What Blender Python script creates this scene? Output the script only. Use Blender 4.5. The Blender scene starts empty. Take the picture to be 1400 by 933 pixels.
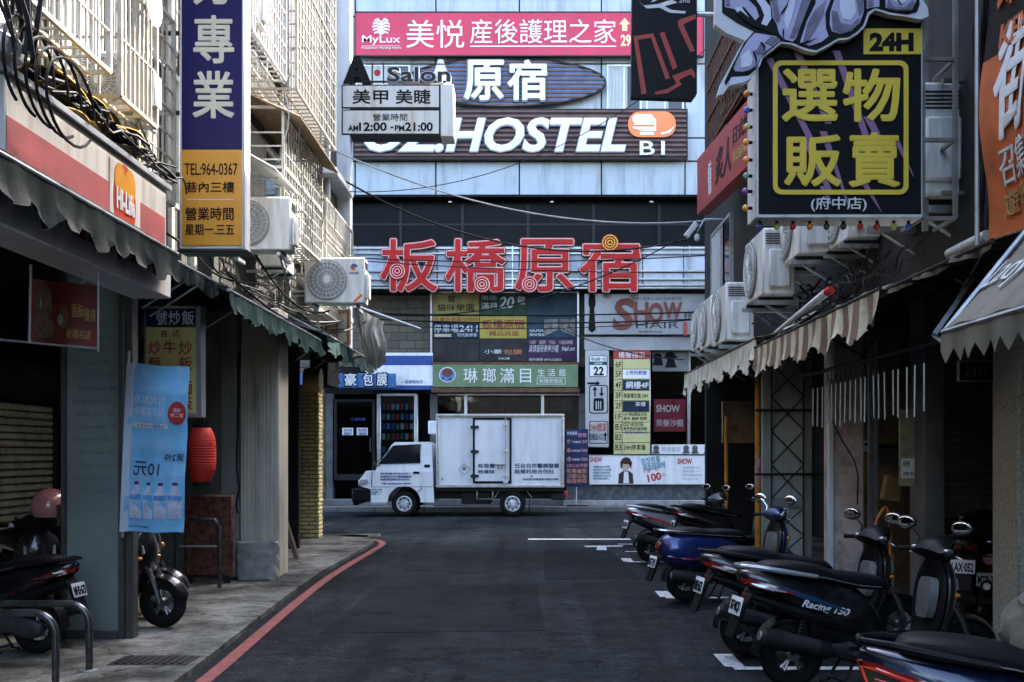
import bpy, bmesh, math, random
from math import sin, cos, pi, radians
from mathutils import Vector, Matrix
random.seed(7)
sc = bpy.context.scene
COL = sc.collection

# ------------------------------------------------------------ camera, light, exposure
cam = bpy.data.objects.new('camera', bpy.data.cameras.new('camera'))
COL.objects.link(cam)
cam.location = (0, 0, 1.5)
cam.rotation_euler = (radians(90), 0, 0)
cam.data.sensor_width = 36
cam.data.lens = 36 * 1500 / 1400
cam.data.shift_x = -22 / 1400
cam.data.shift_y = 155.5 / 1400
cam.data.clip_end = 500
sc.camera = cam

SUN_EL, SUN_AZ = 43, 47            # azimuth measured from +Y (away from the camera) towards +X
w = bpy.data.worlds.new('World'); sc.world = w; w.use_nodes = True
nt = w.node_tree
sky = nt.nodes.new('ShaderNodeTexSky'); sky.sky_type = 'NISHITA'; sky.sun_disc = False
sky.sun_elevation = radians(SUN_EL); sky.sun_rotation = radians(SUN_AZ)
sky.dust_density = 3.6; sky.ozone_density = .7
nt.links.new(sky.outputs[0], nt.nodes['Background'].inputs[0])
nt.nodes['Background'].inputs[1].default_value = 0.15
sl = bpy.data.lights.new('sun', 'SUN'); sl.energy = 2.0; sl.angle = radians(.5); sl.color = (1, .95, .87)
so = bpy.data.objects.new('sun', sl); COL.objects.link(so)
so.rotation_euler = (radians(90 - SUN_EL), 0, radians(180 - SUN_AZ))
sv = sc.view_settings
sv.view_transform = 'Standard'; sv.look = 'None'; sv.gamma = 1; sv.use_curve_mapping = False
sv.exposure = 3.4
sc.cycles.use_denoising = True
sc.cycles.max_bounces = 6; sc.cycles.diffuse_bounces = 4; sc.cycles.glossy_bounces = 3
sc.cycles.transparent_max_bounces = 6
sc.cycles.sample_clamp_indirect = 4
sc.cycles.caustics_reflective = False; sc.cycles.caustics_refractive = False

# ------------------------------------------------------------ pixel geometry of the photograph
F, CX, HY, CH = 1500., 722., 622., 1.5
def X(px, d): return (px - CX) / F * d
def Z(py, d): return CH + (HY - py) / F * d
def P(px, py, d): return Vector((X(px, d), d, Z(py, d)))
def G(px, py):
    d = F * CH / (py - HY); return Vector((X(px, d), d, 0))

# ------------------------------------------------------------ materials
def lin(h):
    h = h.lstrip('#')
    f = lambda c: c / 12.92 if c <= .04045 else ((c + .055) / 1.055) ** 2.4
    return tuple(f(int(h[i:i + 2], 16) / 255) for i in (0, 2, 4))
MATS = {}
def M(name, c, r=.6, metal=0., var=.15, scale=3., bump=0., dirt=None, damt=.5, streak=False, coat=0., bscale=30., spec=None):
    if name in MATS: return MATS[name]
    if isinstance(c, str): c = lin(c)
    m = bpy.data.materials.new(name); m.use_nodes = True; MATS[name] = m
    t = m.node_tree; N = t.nodes; L = t.links
    b = N['Principled BSDF']
    tc = N.new('ShaderNodeNewGeometry')
    tc2 = N.new('ShaderNodeTexCoord')
    n1 = N.new('ShaderNodeTexNoise'); n1.inputs['Scale'].default_value = scale; n1.inputs['Detail'].default_value = 6
    L.new(tc2.outputs['Object'], n1.inputs['Vector'])
    cr = N.new('ShaderNodeValToRGB'); e = cr.color_ramp.elements
    e[0].position = .3; e[1].position = .7
    e[0].color = tuple(max(0, x * (1 - var)) for x in c) + (1,)
    e[1].color = tuple(min(1, x * (1 + var)) for x in c) + (1,)
    L.new(n1.outputs['Fac'], cr.inputs['Fac'])
    out = cr.outputs['Color']
    if dirt is not None:
        if isinstance(dirt, str): dirt = lin(dirt)
        mp = N.new('ShaderNodeMapping'); mp.inputs['Scale'].default_value = (1, 1, .12) if streak else (1, 1, 1)
        L.new(tc2.outputs['Object'], mp.inputs['Vector'])
        n2 = N.new('ShaderNodeTexNoise'); n2.inputs['Scale'].default_value = scale * (3 if streak else 1.7); n2.inputs['Detail'].default_value = 8
        n2.inputs['Roughness'].default_value = .65
        L.new(mp.outputs[0], n2.inputs['Vector'])
        mr = N.new('ShaderNodeMapRange'); mr.inputs['From Min'].default_value = .48; mr.inputs['From Max'].default_value = .72
        mr.inputs['To Max'].default_value = damt
        L.new(n2.outputs['Fac'], mr.inputs['Value'])
        mx = N.new('ShaderNodeMix'); mx.data_type = 'RGBA'
        L.new(mr.outputs[0], mx.inputs[0]); L.new(out, mx.inputs[6]); mx.inputs[7].default_value = tuple(dirt) + (1,)
        out = mx.outputs[2]
    L.new(out, b.inputs['Base Color'])
    rr = N.new('ShaderNodeMapRange'); rr.inputs['To Min'].default_value = max(.02, r - .1); rr.inputs['To Max'].default_value = min(1, r + .1)
    if r < .06: rr.inputs['To Min'].default_value = r; rr.inputs['To Max'].default_value = r + .02
    L.new(n1.outputs['Fac'], rr.inputs['Value']); L.new(rr.outputs[0], b.inputs['Roughness'])
    b.inputs['Metallic'].default_value = metal
    b.inputs['Specular IOR Level'].default_value = spec if spec is not None else (.12 if max(c) < .1 and not coat and not metal else .35)
    if coat: b.inputs['Coat Weight'].default_value = coat; b.inputs['Coat Roughness'].default_value = .06
    if bump:
        n3 = N.new('ShaderNodeTexNoise'); n3.inputs['Scale'].default_value = bscale; n3.inputs['Detail'].default_value = 5
        L.new(tc2.outputs['Object'], n3.inputs['Vector'])
        bp = N.new('ShaderNodeBump'); bp.inputs['Strength'].default_value = bump; bp.inputs['Distance'].default_value = .02
        L.new(n3.outputs['Fac'], bp.inputs['Height']); L.new(bp.outputs[0], b.inputs['Normal'])
    N.remove(tc)
    return m
def brick_mat(name, c1, c2, mortar, bw, bh, ms=.012, r=.75, axis='XZ', dirt=None, var=.3):
    m = bpy.data.materials.new(name); m.use_nodes = True; MATS[name] = m
    t = m.node_tree; N = t.nodes; L = t.links; b = N['Principled BSDF']
    tc = N.new('ShaderNodeTexCoord'); sp = N.new('ShaderNodeSeparateXYZ'); cb = N.new('ShaderNodeCombineXYZ'); ad = N.new('ShaderNodeMath')
    L.new(tc.outputs['Object'], sp.inputs[0]); L.new(sp.outputs[0], ad.inputs[0]); L.new(sp.outputs[1], ad.inputs[1])
    L.new(ad.outputs[0], cb.inputs[0]); L.new(sp.outputs[2], cb.inputs[1])
    bk = N.new('ShaderNodeTexBrick'); bk.inputs['Scale'].default_value = 1
    bk.inputs['Brick Width'].default_value = bw; bk.inputs['Row Height'].default_value = bh; bk.inputs['Mortar Size'].default_value = ms
    bk.inputs['Color1'].default_value = lin(c1) + (1,); bk.inputs['Color2'].default_value = lin(c2) + (1,); bk.inputs['Mortar'].default_value = lin(mortar) + (1,)
    L.new(cb.outputs[0], bk.inputs['Vector'])
    n = N.new('ShaderNodeTexNoise'); n.inputs['Scale'].default_value = 1.3; n.inputs['Detail'].default_value = 8
    L.new(tc.outputs['Object'], n.inputs['Vector'])
    mr = N.new('ShaderNodeMapRange'); mr.inputs['From Min'].default_value = .4; mr.inputs['From Max'].default_value = .75; mr.inputs['To Max'].default_value = var
    L.new(n.outputs['Fac'], mr.inputs['Value'])
    mx = N.new('ShaderNodeMix'); mx.data_type = 'RGBA'; L.new(mr.outputs[0], mx.inputs[0]); L.new(bk.outputs['Color'], mx.inputs[6])
    mx.inputs[7].default_value = (lin(dirt) if dirt else (.05, .045, .04)) + (1,)
    L.new(mx.outputs[2], b.inputs['Base Color']); b.inputs['Roughness'].default_value = r
    bp = N.new('ShaderNodeBump'); bp.inputs['Strength'].default_value = .5; bp.inputs['Distance'].default_value = .01; bp.invert = True
    L.new(bk.outputs['Fac'], bp.inputs['Height']); L.new(bp.outputs[0], b.inputs['Normal'])
    return m
def glass_mat(name, tint=(.5, .55, .55), spec=.12):
    m = bpy.data.materials.new(name); m.use_nodes = True; MATS[name] = m
    t = m.node_tree; N = t.nodes; L = t.links; N.remove(N['Principled BSDF'])
    tr = N.new('ShaderNodeBsdfTransparent'); tr.inputs[0].default_value = tint + (1,)
    gl = N.new('ShaderNodeBsdfGlossy'); gl.inputs['Roughness'].default_value = .03
    lw = N.new('ShaderNodeFresnel'); lw.inputs[0].default_value = 1.5
    ad = N.new('ShaderNodeMath'); ad.inputs[1].default_value = spec; L.new(lw.outputs[0], ad.inputs[0])
    mx = N.new('ShaderNodeMixShader'); L.new(ad.outputs[0], mx.inputs[0]); L.new(tr.outputs[0], mx.inputs[1]); L.new(gl.outputs[0], mx.inputs[2])
    L.new(mx.outputs[0], N['Material Output'].inputs[0])
    return m

# ------------------------------------------------------------ objects
ORG = {}
def tag(o, label, cat, group=None):
    o['label'] = label; o['category'] = cat
    if group: o['group'] = group
    return o
def thing(name, label, cat, loc=(0, 0, 0), group=None):
    o = bpy.data.objects.new(name, None); COL.objects.link(o); o.location = loc; o.empty_display_size = .1
    ORG[o] = Vector(loc); return tag(o, label, cat, group)
def kids(o): return [c for c in COL.objects if c.parent == o]
def copy_tree(o, parent=None):
    c = o.copy(); COL.objects.link(c)
    if parent is not None: c.parent = parent
    for ch in kids(o): copy_tree(ch, c)
    return c
def place(o, loc, rz=0, s=1, tilt=0):
    o.location = loc; o.rotation_euler = (tilt, 0, rz); o.scale = (s, s, s); return o
def dup(o, loc, rz, label, s=1, tilt=0):
    c = copy_tree(o); c['label'] = label; return place(c, loc, rz, s, tilt)

TXT = {}
def text_mesh(s, bold=0., shear=0.):
    k = (s, bold, shear)
    if k in TXT: return TXT[k]
    c = bpy.data.curves.new('t', 'FONT'); c.body = s; c.offset = bold; c.resolution_u = 3; c.extrude = .5; c.shear = shear
    o = bpy.data.objects.new('t', c); COL.objects.link(o)
    m = bpy.data.meshes.new_from_object(o.evaluated_get(bpy.context.evaluated_depsgraph_get()))
    v = [tuple(q.co) for q in m.vertices]; f = [tuple(p.vertices) for p in m.polygons]
    bpy.data.objects.remove(o); bpy.data.curves.remove(c); bpy.data.meshes.remove(m)
    if not v: v = [(0, 0, 0)]
    x0 = min(q[0] for q in v); x1 = max(q[0] for q in v); y0 = min(q[1] for q in v); y1 = max(q[1] for q in v)
    v = [((q[0] - x0) / max(1e-6, x1 - x0), (q[1] - y0) / max(1e-6, y1 - y0), 1 if q[2] > 0 else 0) for q in v]
    TXT[k] = (v, f); return TXT[k]

ID = lambda u, v, w: (u, v, w)
def FR(d): return lambda u, v, w: (u, d - w, v)            # faces the camera (-Y)
def LW(x): return lambda u, v, w: (x + w, u, v)            # on the left wall, faces +X
def RW(x): return lambda u, v, w: (x - w, -u, v)           # on the right wall, faces -X
def PL(p, q):                                              # vertical plane through p and q (left to right as read)
    p = Vector((p[0], p[1], 0)); q = Vector((q[0], q[1], 0)); e = (q - p).normalized(); n = Vector((e.y, -e.x, 0))
    return lambda u, v, w: tuple(Vector((p.x, p.y, 0)) + e * u + n * w + Vector((0, 0, v)))

class MB:
    def __init__(s): s.v = []; s.f = []; s.mi = []; s.m = 0
    def add(s, vs, fs, m=None):
        b = len(s.v); s.v += [tuple(q) for q in vs]; s.f += [tuple(i + b for i in f) for f in fs]
        s.mi += [s.m if m is None else m] * len(fs); return s
    def fbox(s, fn, u0, u1, v0, v1, w0, w1, m=None):
        vs = [fn(u, v, w) for w in (w0, w1) for v in (v0, v1) for u in (u0, u1)]
        return s.add(vs, [(0, 1, 3, 2), (4, 5, 7, 6), (0, 1, 5, 4), (2, 3, 7, 6), (0, 2, 6, 4), (1, 3, 7, 5)], m)
    def box(s, x0, x1, y0, y1, z0, z1, bev=0, m=None, fn=ID):
        if not bev: return s.fbox(fn, x0, x1, y0, y1, z0, z1, m)
        vs = []; idx = {}
        for i, x in enumerate((x0, x1)):
            for j, y in enumerate((y0, y1)):
                for k, z in enumerate((z0, z1)):
                    bx = bev * (1 - 2 * i); by = bev * (1 - 2 * j); bz = bev * (1 - 2 * k)
                    for a, p in enumerate(((x, y + by, z + bz), (x + bx, y, z + bz), (x + bx, y + by, z))):
                        idx[i, j, k, a] = len(vs); vs.append(fn(*p))
        fs = []
        g = lambda i, j, k, a: idx[i, j, k, a]
        for i in (0, 1):
            fs.append((g(i, 0, 0, 0), g(i, 1, 0, 0), g(i, 1, 1, 0), g(i, 0, 1, 0)))
            fs.append((g(0, i, 0, 1), g(1, i, 0, 1), g(1, i, 1, 1), g(0, i, 1, 1)))
            fs.append((g(0, 0, i, 2), g(1, 0, i, 2), g(1, 1, i, 2), g(0, 1, i, 2)))
        for i in (0, 1):
            for j in (0, 1):
                fs.append((g(i, j, 0, 0), g(i, j, 1, 0), g(i, j, 1, 1), g(i, j, 0, 1)))
                fs.append((g(i, 0, j, 0), g(i, 1, j, 0), g(i, 1, j, 2), g(i, 0, j, 2)))
                fs.append((g(0, i, j, 1), g(1, i, j, 1), g(1, i, j, 2), g(0, i, j, 2)))
                for k in (0, 1): fs.append((g(i, j, k, 0), g(i, j, k, 1), g(i, j, k, 2)))
        return s.add(vs, fs, m)
    def obox(s, c, size, rot=(0, 0, 0), bev=0, m=None):
        from mathutils import Euler
        R = Euler(rot).to_matrix(); c = Vector(c); h = [q / 2 for q in size]
        return s.box(-h[0], h[0], -h[1], h[1], -h[2], h[2], bev, m, fn=lambda a, b, d: tuple(R @ Vector((a, b, d)) + c))
    def loft(s, rings, caps=True, closed=True, m=None):
        n = len(rings[0]); vs = [p for r in rings for p in r]; fs = []
        for i in range(len(rings) - 1):
            for j in range(n if closed else n - 1):
                k = (j + 1) % n; fs.append((i * n + j, i * n + k, (i + 1) * n + k, (i + 1) * n + j))
        if caps: fs.append(tuple(range(n))[::-1]); fs.append(tuple((len(rings) - 1) * n + j for j in range(n)))
        return s.add(vs, fs, m)
    def tube(s, pts, r, seg=6, closed=False, m=None):
        pts = [Vector(p) for p in pts]; n = len(pts); rings = []
        rs = r if isinstance(r, (list, tuple)) else [r] * n
        up = None
        for i, p in enumerate(pts):
            if closed: t = pts[(i + 1) % n] - pts[i - 1]
            else: t = pts[min(i + 1, n - 1)] - pts[max(i - 1, 0)]
            t.normalize()
            if up is None: up = Vector((0, 0, 1)) if abs(t.z) < .9 else Vector((1, 0, 0))
            a = t.cross(up).normalized(); bb = a.cross(t).normalized(); up = bb
            rings.append([p + (a * cos(2 * pi * k / seg) + bb * sin(2 * pi * k / seg)) * rs[i] for k in range(seg)])
        if closed: rings.append(rings[0])
        return s.loft(rings, caps=not closed, m=m)
    def cyl(s, p, q, r0, r1=None, seg=16, m=None): return s.tube([p, q], [r0, r0 if r1 is None else r1], seg, m=m)
    def poly(s, fn, pts, w0, w1, m=None):
        n = len(pts); vs = [fn(u, v, w0) for u, v in pts] + [fn(u, v, w1) for u, v in pts]
        fs = [tuple(range(n))[::-1], tuple(range(n, 2 * n))] + [(i, (i + 1) % n, n + (i + 1) % n, n + i) for i in range(n)]
        return s.add(vs, fs, m)
    def lathe(s, prof, c, axis='z', seg=20, m=None, caps=True):
        c = Vector(c); rings = []
        for r, h in prof:
            ring = []
            for k in range(seg):
                a = 2 * pi * k / seg; q = (r * cos(a), r * sin(a), h)
                if axis == 'y': q = (q[0], q[2], q[1])
                if axis == 'x': q = (q[2], q[0], q[1])
                ring.append(c + Vector(q))
            rings.append(ring)
        return s.loft(rings, caps=caps, m=m)
    def ell(s, c, rad, seg=14, rg=8, m=None, rot=None):
        c = Vector(c); rings = []
        R = Matrix.Identity(3) if rot is None else __import__('mathutils').Euler(rot).to_matrix()
        for i in range(rg + 1):
            t = -pi / 2 + pi * i / rg; t = max(-pi / 2 + .05, min(pi / 2 - .05, t))
            rings.append([c + R @ Vector((rad[0] * cos(t) * cos(2 * pi * k / seg), rad[1] * cos(t) * sin(2 * pi * k / seg), rad[2] * sin(t))) for k in range(seg)])
        return s.loft(rings, m=m)
    def torus(s, c, R, r, axis='y', seg=28, sub=10, m=None, flat=1.):
        c = Vector(c); rings = []
        for i in range(seg + 1):
            a = 2 * pi * i / seg; ring = []
            for k in range(sub):
                b = 2 * pi * k / sub; rr = R + r * cos(b); h = r * sin(b) * flat
                q = {'y': (rr * cos(a), h, rr * sin(a)), 'z': (rr * cos(a), rr * sin(a), h), 'x': (h, rr * cos(a), rr * sin(a))}[axis]
                ring.append(c + Vector(q))
            rings.append(ring)
        return s.loft(rings, caps=False, m=m)
    def grid(s, fn, nu, nv, thick=None, m=None):
        a = [[Vector(fn(i / nu, j / nv)) for j in range(nv + 1)] for i in range(nu + 1)]
        vs = [p for r in a for p in r]; n = nv + 1
        fs = [(i * n + j, (i + 1) * n + j, (i + 1) * n + j + 1, i * n + j + 1) for i in range(nu) for j in range(nv)]
        if thick is not None:
            t = Vector(thick); b = len(vs); vs = vs + [p + t for p in vs]
            fs = fs + [tuple(q + b for q in f)[::-1] for f in fs]
            bd = [(i, 0) for i in range(nu)] + [(nu, j) for j in range(nv)] + [(i, nv) for i in range(nu, 0, -1)] + [(0, j) for j in range(nv, 0, -1)]
            ids = [i * n + j for i, j in bd]
            for q in range(len(ids)):
                x, y = ids[q], ids[(q + 1) % len(ids)]; fs.append((x, y, y + b, x + b))
        return s.add(vs, fs, m)
    def text(s, fn, t, u0, u1, v0, v1, w0, w1, bold=.012, shear=0., mirror=False, rot=0., m=None):
        cjk = any(ord(c) > 0x2e00 for c in t)
        v, f = text_mesh(t, 0 if cjk else bold, shear); cu = (u0 + u1) / 2; cv = (v0 + v1) / 2
        bd = .6 * bold * min(v1 - v0, (u1 - u0) / len(t)) if cjk else 0
        n = 0 if bd <= 0 else (4 if bold < .03 else 8 if bold < .05 else 12)
        offs = [(0, 0)] + [(bd * cos(2 * pi * (k + .5) / n), bd * sin(2 * pi * (k + .5) / n)) for k in range(n)]
        W, H = u1 - u0 - 2 * bd, v1 - v0 - 2 * bd
        for i, (dx, dy) in enumerate(offs):
            out = []; top = w1 - (w1 - w0) * .3 * i / max(1, n)
            for a, b, d in v:
                if mirror: a = 1 - a
                x = (a - .5) * W + dx; y = (b - .5) * H + dy
                if rot: x, y = x * cos(rot) - y * sin(rot), x * sin(rot) + y * cos(rot)
                out.append(fn(cu + x, cv + y, w0 + (top - w0) * d))
            s.add(out, f, m)
        return s
    def build(s, name, mat, parent=None, smooth=True, angle=38, label=None):
        me = bpy.data.meshes.new(name)
        o0 = Vector((0, 0, 0)) if parent is None else ORG.get(parent, Vector((0, 0, 0)))
        me.from_pydata([(a - o0.x, b - o0.y, c - o0.z) for a, b, c in s.v], [], s.f)
        for mm in (mat if isinstance(mat, (list, tuple)) else [mat]): me.materials.append(mm)
        if any(s.mi): me.polygons.foreach_set('material_index', s.mi)
        bm = bmesh.new(); bm.from_mesh(me); bmesh.ops.recalc_face_normals(bm, faces=bm.faces); bm.to_mesh(me); bm.free()
        if smooth: me.shade_smooth(); me.set_sharp_from_angle(angle=radians(angle))
        ob = bpy.data.objects.new(name, me); COL.objects.link(ob)
        if parent is not None: ob.parent = parent; ORG[ob] = o0
        if label: ob['label'] = label
        return ob
    def struct(s, name, mat, kind='structure', **k):
        o = s.build(name, mat, **k); o['kind'] = kind; return o

class Sign:
    """A thing made of flat boards and raised lettering. rect = (left, right, top, bottom) in photo pixels at depth d, or metres."""
    def __init__(s, name, label, cat, d=None, fn=None, group=None, loc=None):
        s.d = d; s.fn = fn or FR(d)
        s.o = None; s.a = (name, label, cat, group); s.loc = loc
    def r(s, q):
        if s.d is None: return q[0], q[1], min(q[2], q[3]), max(q[2], q[3])
        return X(q[0], s.d), X(q[1], s.d), Z(q[3], s.d), Z(q[2], s.d)
    def pt(s, q): return q if s.d is None else (X(q[0], s.d), Z(q[1], s.d))
    def root(s, rect):
        if s.o is None:
            u0, u1, v0, v1 = s.r(rect); n, l, c, g = s.a
            s.o = thing(n, l, c, s.loc or s.fn((u0 + u1) / 2, v0, 0), g)
        return s.o
    def panel(s, name, rect, mat, w0=0, w1=.03, parent=None, bev=0, label=None):
        p = s.root(rect); u0, u1, v0, v1 = s.r(rect)
        return MB().box(u0, u1, v0, v1, w0, w1, bev, fn=s.fn).build(name, mat, parent or p, label=label)
    def frame(s, name, rect, mat, t=.02, w0=0, w1=.05, parent=None):
        p = s.root(rect); u0, u1, v0, v1 = s.r(rect); b = MB()
        b.fbox(s.fn, u0 - t, u1 + t, v0 - t, v0, w0, w1).fbox(s.fn, u0 - t, u1 + t, v1, v1 + t, w0, w1)
        b.fbox(s.fn, u0 - t, u0, v0, v1, w0, w1).fbox(s.fn, u1, u1 + t, v0, v1, w0, w1)
        return b.build(name, mat, parent or p, smooth=False)
    def shape(s, name, polys, mat, w0=.03, w1=.034, parent=None):
        b = MB()
        for i, q in enumerate(polys): b.poly(s.fn, [s.pt(x) for x in q], w0, w1 + i * .0004)
        return b.build(name, mat, parent or s.o, smooth=False)
    def text(s, mat, items, w0=.03, w1=.034, name='lettering', bold=.012, shear=0., parent=None, mirror=False, rot=0.):
        b = MB()
        for it in items:
            u0, u1, v0, v1 = s.r(it[1:5]); kw = it[5] if len(it) > 5 else {}
            b.text(s.fn, it[0], u0, u1, v0, v1, w0, w1, **{**dict(bold=bold, shear=shear, mirror=mirror, rot=rot), **kw})
        return b.build(name, mat, parent or s.o, smooth=False)

def circ(cx, cy, rx, ry=None, n=20, a0=0, a1=2 * pi):
    ry = rx if ry is None else ry
    return [(cx + rx * cos(a0 + (a1 - a0) * i / n), cy + ry * sin(a0 + (a1 - a0) * i / n)) for i in range(n + (abs(a1 - a0) < 6.2))]
def rrect(x0, x1, y0, y1, r, n=5):
    out = []
    for cx, cy, a in ((x1 - r, y1 - r, 0), (x0 + r, y1 - r, pi / 2), (x0 + r, y0 + r, pi), (x1 - r, y0 + r, 3 * pi / 2)):
        out += [(cx + r * cos(a + pi / 2 * i / n), cy + r * sin(a + pi / 2 * i / n)) for i in range(n + 1)]
    return out
def catenary(p, q, sag, n=14):
    p = Vector(p); q = Vector(q)
    return [p.lerp(q, i / n) - Vector((0, 0, sag * 4 * (i / n) * (1 - i / n))) for i in range(n + 1)]

# palette
white = M('white_paint', (.72, .74, .75), .45, var=.06, dirt=(.28, .25, .2), damt=.5, streak=True, scale=2)
wplast = M('white_acrylic', (.78, .79, .8), .3, var=.04, dirt=(.4, .37, .3), damt=.4, streak=True, scale=2)
ink = M('black_ink', (.007, .007, .008), .5, var=.1)
inkw = M('white_ink', (.7, .7, .69), .5, var=.05)
inkred = M('red_ink', (.45, .03, .03), .5, var=.1)
inkyel = M('yellow_ink', (.62, .45, .05), .5, var=.06)
inkblue = M('blue_ink', (.03, .08, .3), .5, var=.1)
steel = M('galvanised_steel', (.42, .44, .45), .42, .7, var=.2, dirt=(.12, .09, .06), damt=.5, scale=5)
chrome = M('chrome', (.75, .76, .78), .1, 1., var=.05)
darkmetal = M('dark_metal', (.016, .016, .017), .55, .2, var=.3, scale=6)
blackplast = M('black_plastic', (.008, .008, .009), .42, var=.3, scale=8, bump=.05, bscale=120)
rubber = M('tyre_rubber', (.012, .012, .012), .8, var=.3, scale=10)
alu = M('aluminium', (.6, .61, .62), .35, .8, var=.1, dirt=(.2, .19, .17), damt=.35)
rust = M('rusty_iron', (.12, .055, .03), .85, .1, var=.4, scale=6, bump=.3, bscale=60)
creambar = M('cream_painted_bar', (.4, .385, .34), .5, var=.15, dirt=(.2, .13, .07), damt=.6, scale=6)
whitebar = M('white_painted_bar', (.5, .5, .49), .5, var=.1, dirt=(.25, .17, .1), damt=.5, scale=6)
acwhite = M('ac_casing', (.78, .78, .75), .45, var=.06, dirt=(.3, .26, .19), damt=.6, streak=True, scale=2.5)
acdark = M('ac_grille_dark', (.04, .042, .042), .6, var=.2)
cable_m = M('cable_sheath', (.012, .012, .013), .55, var=.2)
cable_g = M('grey_cable_sheath', (.3, .3, .3), .55, var=.2)
concrete = M('concrete', (.3, .29, .27), .85, var=.25, dirt=(.1, .095, .085), damt=.8, scale=1.5, bump=.25, bscale=25)
darkwall = M('shade_dark_plaster', (.014, .014, .0135), .8, var=.4, scale=2)  # near-black base colour carries the shade of recesses and arcades
glass = glass_mat('window_glass', (.45, .5, .5), .02)
clear = glass_mat('clear_glass', (.8, .85, .85), .03)
glassdark = M('dark_glass', (.01, .012, .014), .06, var=.2, coat=.5)
# ------------------------------------------------------------ ground
def ground_mat(name, c, fine=220, patch=.5, r=.8, stain=(.3, .3, .3), wear=.35, gc=.55, mids=4):
    m = bpy.data.materials.new(name); m.use_nodes = True; MATS[name] = m
    t = m.node_tree; N = t.nodes; L = t.links; b = N['Principled BSDF']; tc = N.new('ShaderNodeTexCoord')
    def noise(sc_, det, ro=.6, mp=None):
        n = N.new('ShaderNodeTexNoise'); n.inputs['Scale'].default_value = sc_; n.inputs['Detail'].default_value = det; n.inputs['Roughness'].default_value = ro
        if mp:
            q = N.new('ShaderNodeMapping'); q.inputs['Scale'].default_value = mp; L.new(tc.outputs['Object'], q.inputs[0]); L.new(q.outputs[0], n.inputs['Vector'])
        else: L.new(tc.outputs['Object'], n.inputs['Vector'])
        return n
    def ramp(n, p0, p1, c0, c1):
        r_ = N.new('ShaderNodeValToRGB'); e = r_.color_ramp.elements; e[0].position = p0; e[1].position = p1
        e[0].color = tuple(c0) + (1,); e[1].color = tuple(c1) + (1,); L.new(n.outputs['Fac'], r_.inputs['Fac']); return r_
    def mul(a, b_):
        x = N.new('ShaderNodeMix'); x.data_type = 'RGBA'; x.blend_type = 'MULTIPLY'; x.inputs[0].default_value = 1
        L.new(a, x.inputs[6]); L.new(b_, x.inputs[7]); return x.outputs[2]
    big = ramp(noise(.35, 5), .35, .68, [x * (1 - patch) for x in c], [x * (1 + patch) for x in c])
    grain = ramp(noise(fine, 3, .8), .32, .7, (1 - gc,) * 3, (1 + gc * 1.3,) * 3)
    mid = ramp(noise(mids, 8, .7), .36, .62, stain, (1.05,) * 3)
    track = ramp(noise(1.1, 4, .6, (2.2, .07, 1)), .35, .7, (1 - wear,) * 3, (1 + wear,) * 3)
    spk = ramp(noise(9, 9, .85), .4, .66, (.62,) * 3, (1.45,) * 3)
    col = mul(mul(mul(mul(big.outputs[0], grain.outputs[0]), mid.outputs[0]), track.outputs[0]), spk.outputs[0])
    # cracks
    vo = N.new('ShaderNodeTexVoronoi'); vo.feature = 'DISTANCE_TO_EDGE'; vo.inputs['Scale'].default_value = .55
    wn = noise(2.5, 6); ad = N.new('ShaderNodeVectorMath'); ad.operation = 'MULTIPLY_ADD'; ad.inputs[1].default_value = (.9, .9, .9)
    L.new(wn.outputs['Color'], ad.inputs[0]); L.new(tc.outputs['Object'], ad.inputs[2]); L.new(ad.outputs[0], vo.inputs['Vector'])
    ck = N.new('ShaderNodeMapRange'); ck.inputs['From Max'].default_value = .02; ck.inputs['To Min'].default_value = .25
    L.new(vo.outputs['Distance'], ck.inputs['Value'])
    cm = N.new('ShaderNodeMix'); cm.data_type = 'RGBA'; cm.blend_type = 'MULTIPLY'; cm.inputs[0].default_value = 1
    L.new(col, cm.inputs[6]); L.new(ck.outputs[0], cm.inputs[7])
    L.new(cm.outputs[2], b.inputs['Base Color'])
    rr = N.new('ShaderNodeMapRange'); b.inputs['Specular IOR Level'].default_value = .06; rr.inputs['To Min'].default_value = r - .18; rr.inputs['To Max'].default_value = r + .1
    L.new(noise(1.7, 6).outputs['Fac'], rr.inputs['Value']); L.new(rr.outputs[0], b.inputs['Roughness'])
    bp = N.new('ShaderNodeBump'); bp.inputs['Strength'].default_value = .55; bp.inputs['Distance'].default_value = .012
    L.new(noise(fine * .7, 4, .8).outputs['Fac'], bp.inputs['Height']); L.new(bp.outputs[0], b.inputs['Normal'])
    return m
asphalt = ground_mat('asphalt', (.0195, .0235, .026), 34, .55, .72, (.4,) * 3, .5, .95)
paving = ground_mat('cement_paving', (.19, .195, .18), 120, .5, .8, (.16, .16, .15), .02, mids=1.3)
plain = ground_mat('bare_ground', (.12, .12, .11), 90)
MB().fbox(ID, -250, 250, -120, 380, -.5, -.01).struct('ground', plain)
MB().fbox(ID, -80, 80, -60, 28.7, -.009, 0).struct('road', asphalt)
redpaint = M('red_road_paint', (.22, .06, .055), .8, var=.3, dirt=(.05, .045, .045), damt=.95, scale=9)
whitepaint = M('white_road_paint', (.55, .56, .56), .75, var=.12, dirt=(.06, .06, .06), damt=.9, scale=9)
edge = [G(*q) for q in ((278, 933), (350, 872), (405, 825), (450, 790), (490, 765), (514, 751), (523, 744), (517, 739.5), (500, 737.5), (470, 736), (440, 735))]
edge = [Vector((-2.08, 3, 0)), Vector((-2.1, 5, 0))] + edge + [Vector((-8, 20.2, 0)), Vector((-60, 20.4, 0))]
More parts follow.
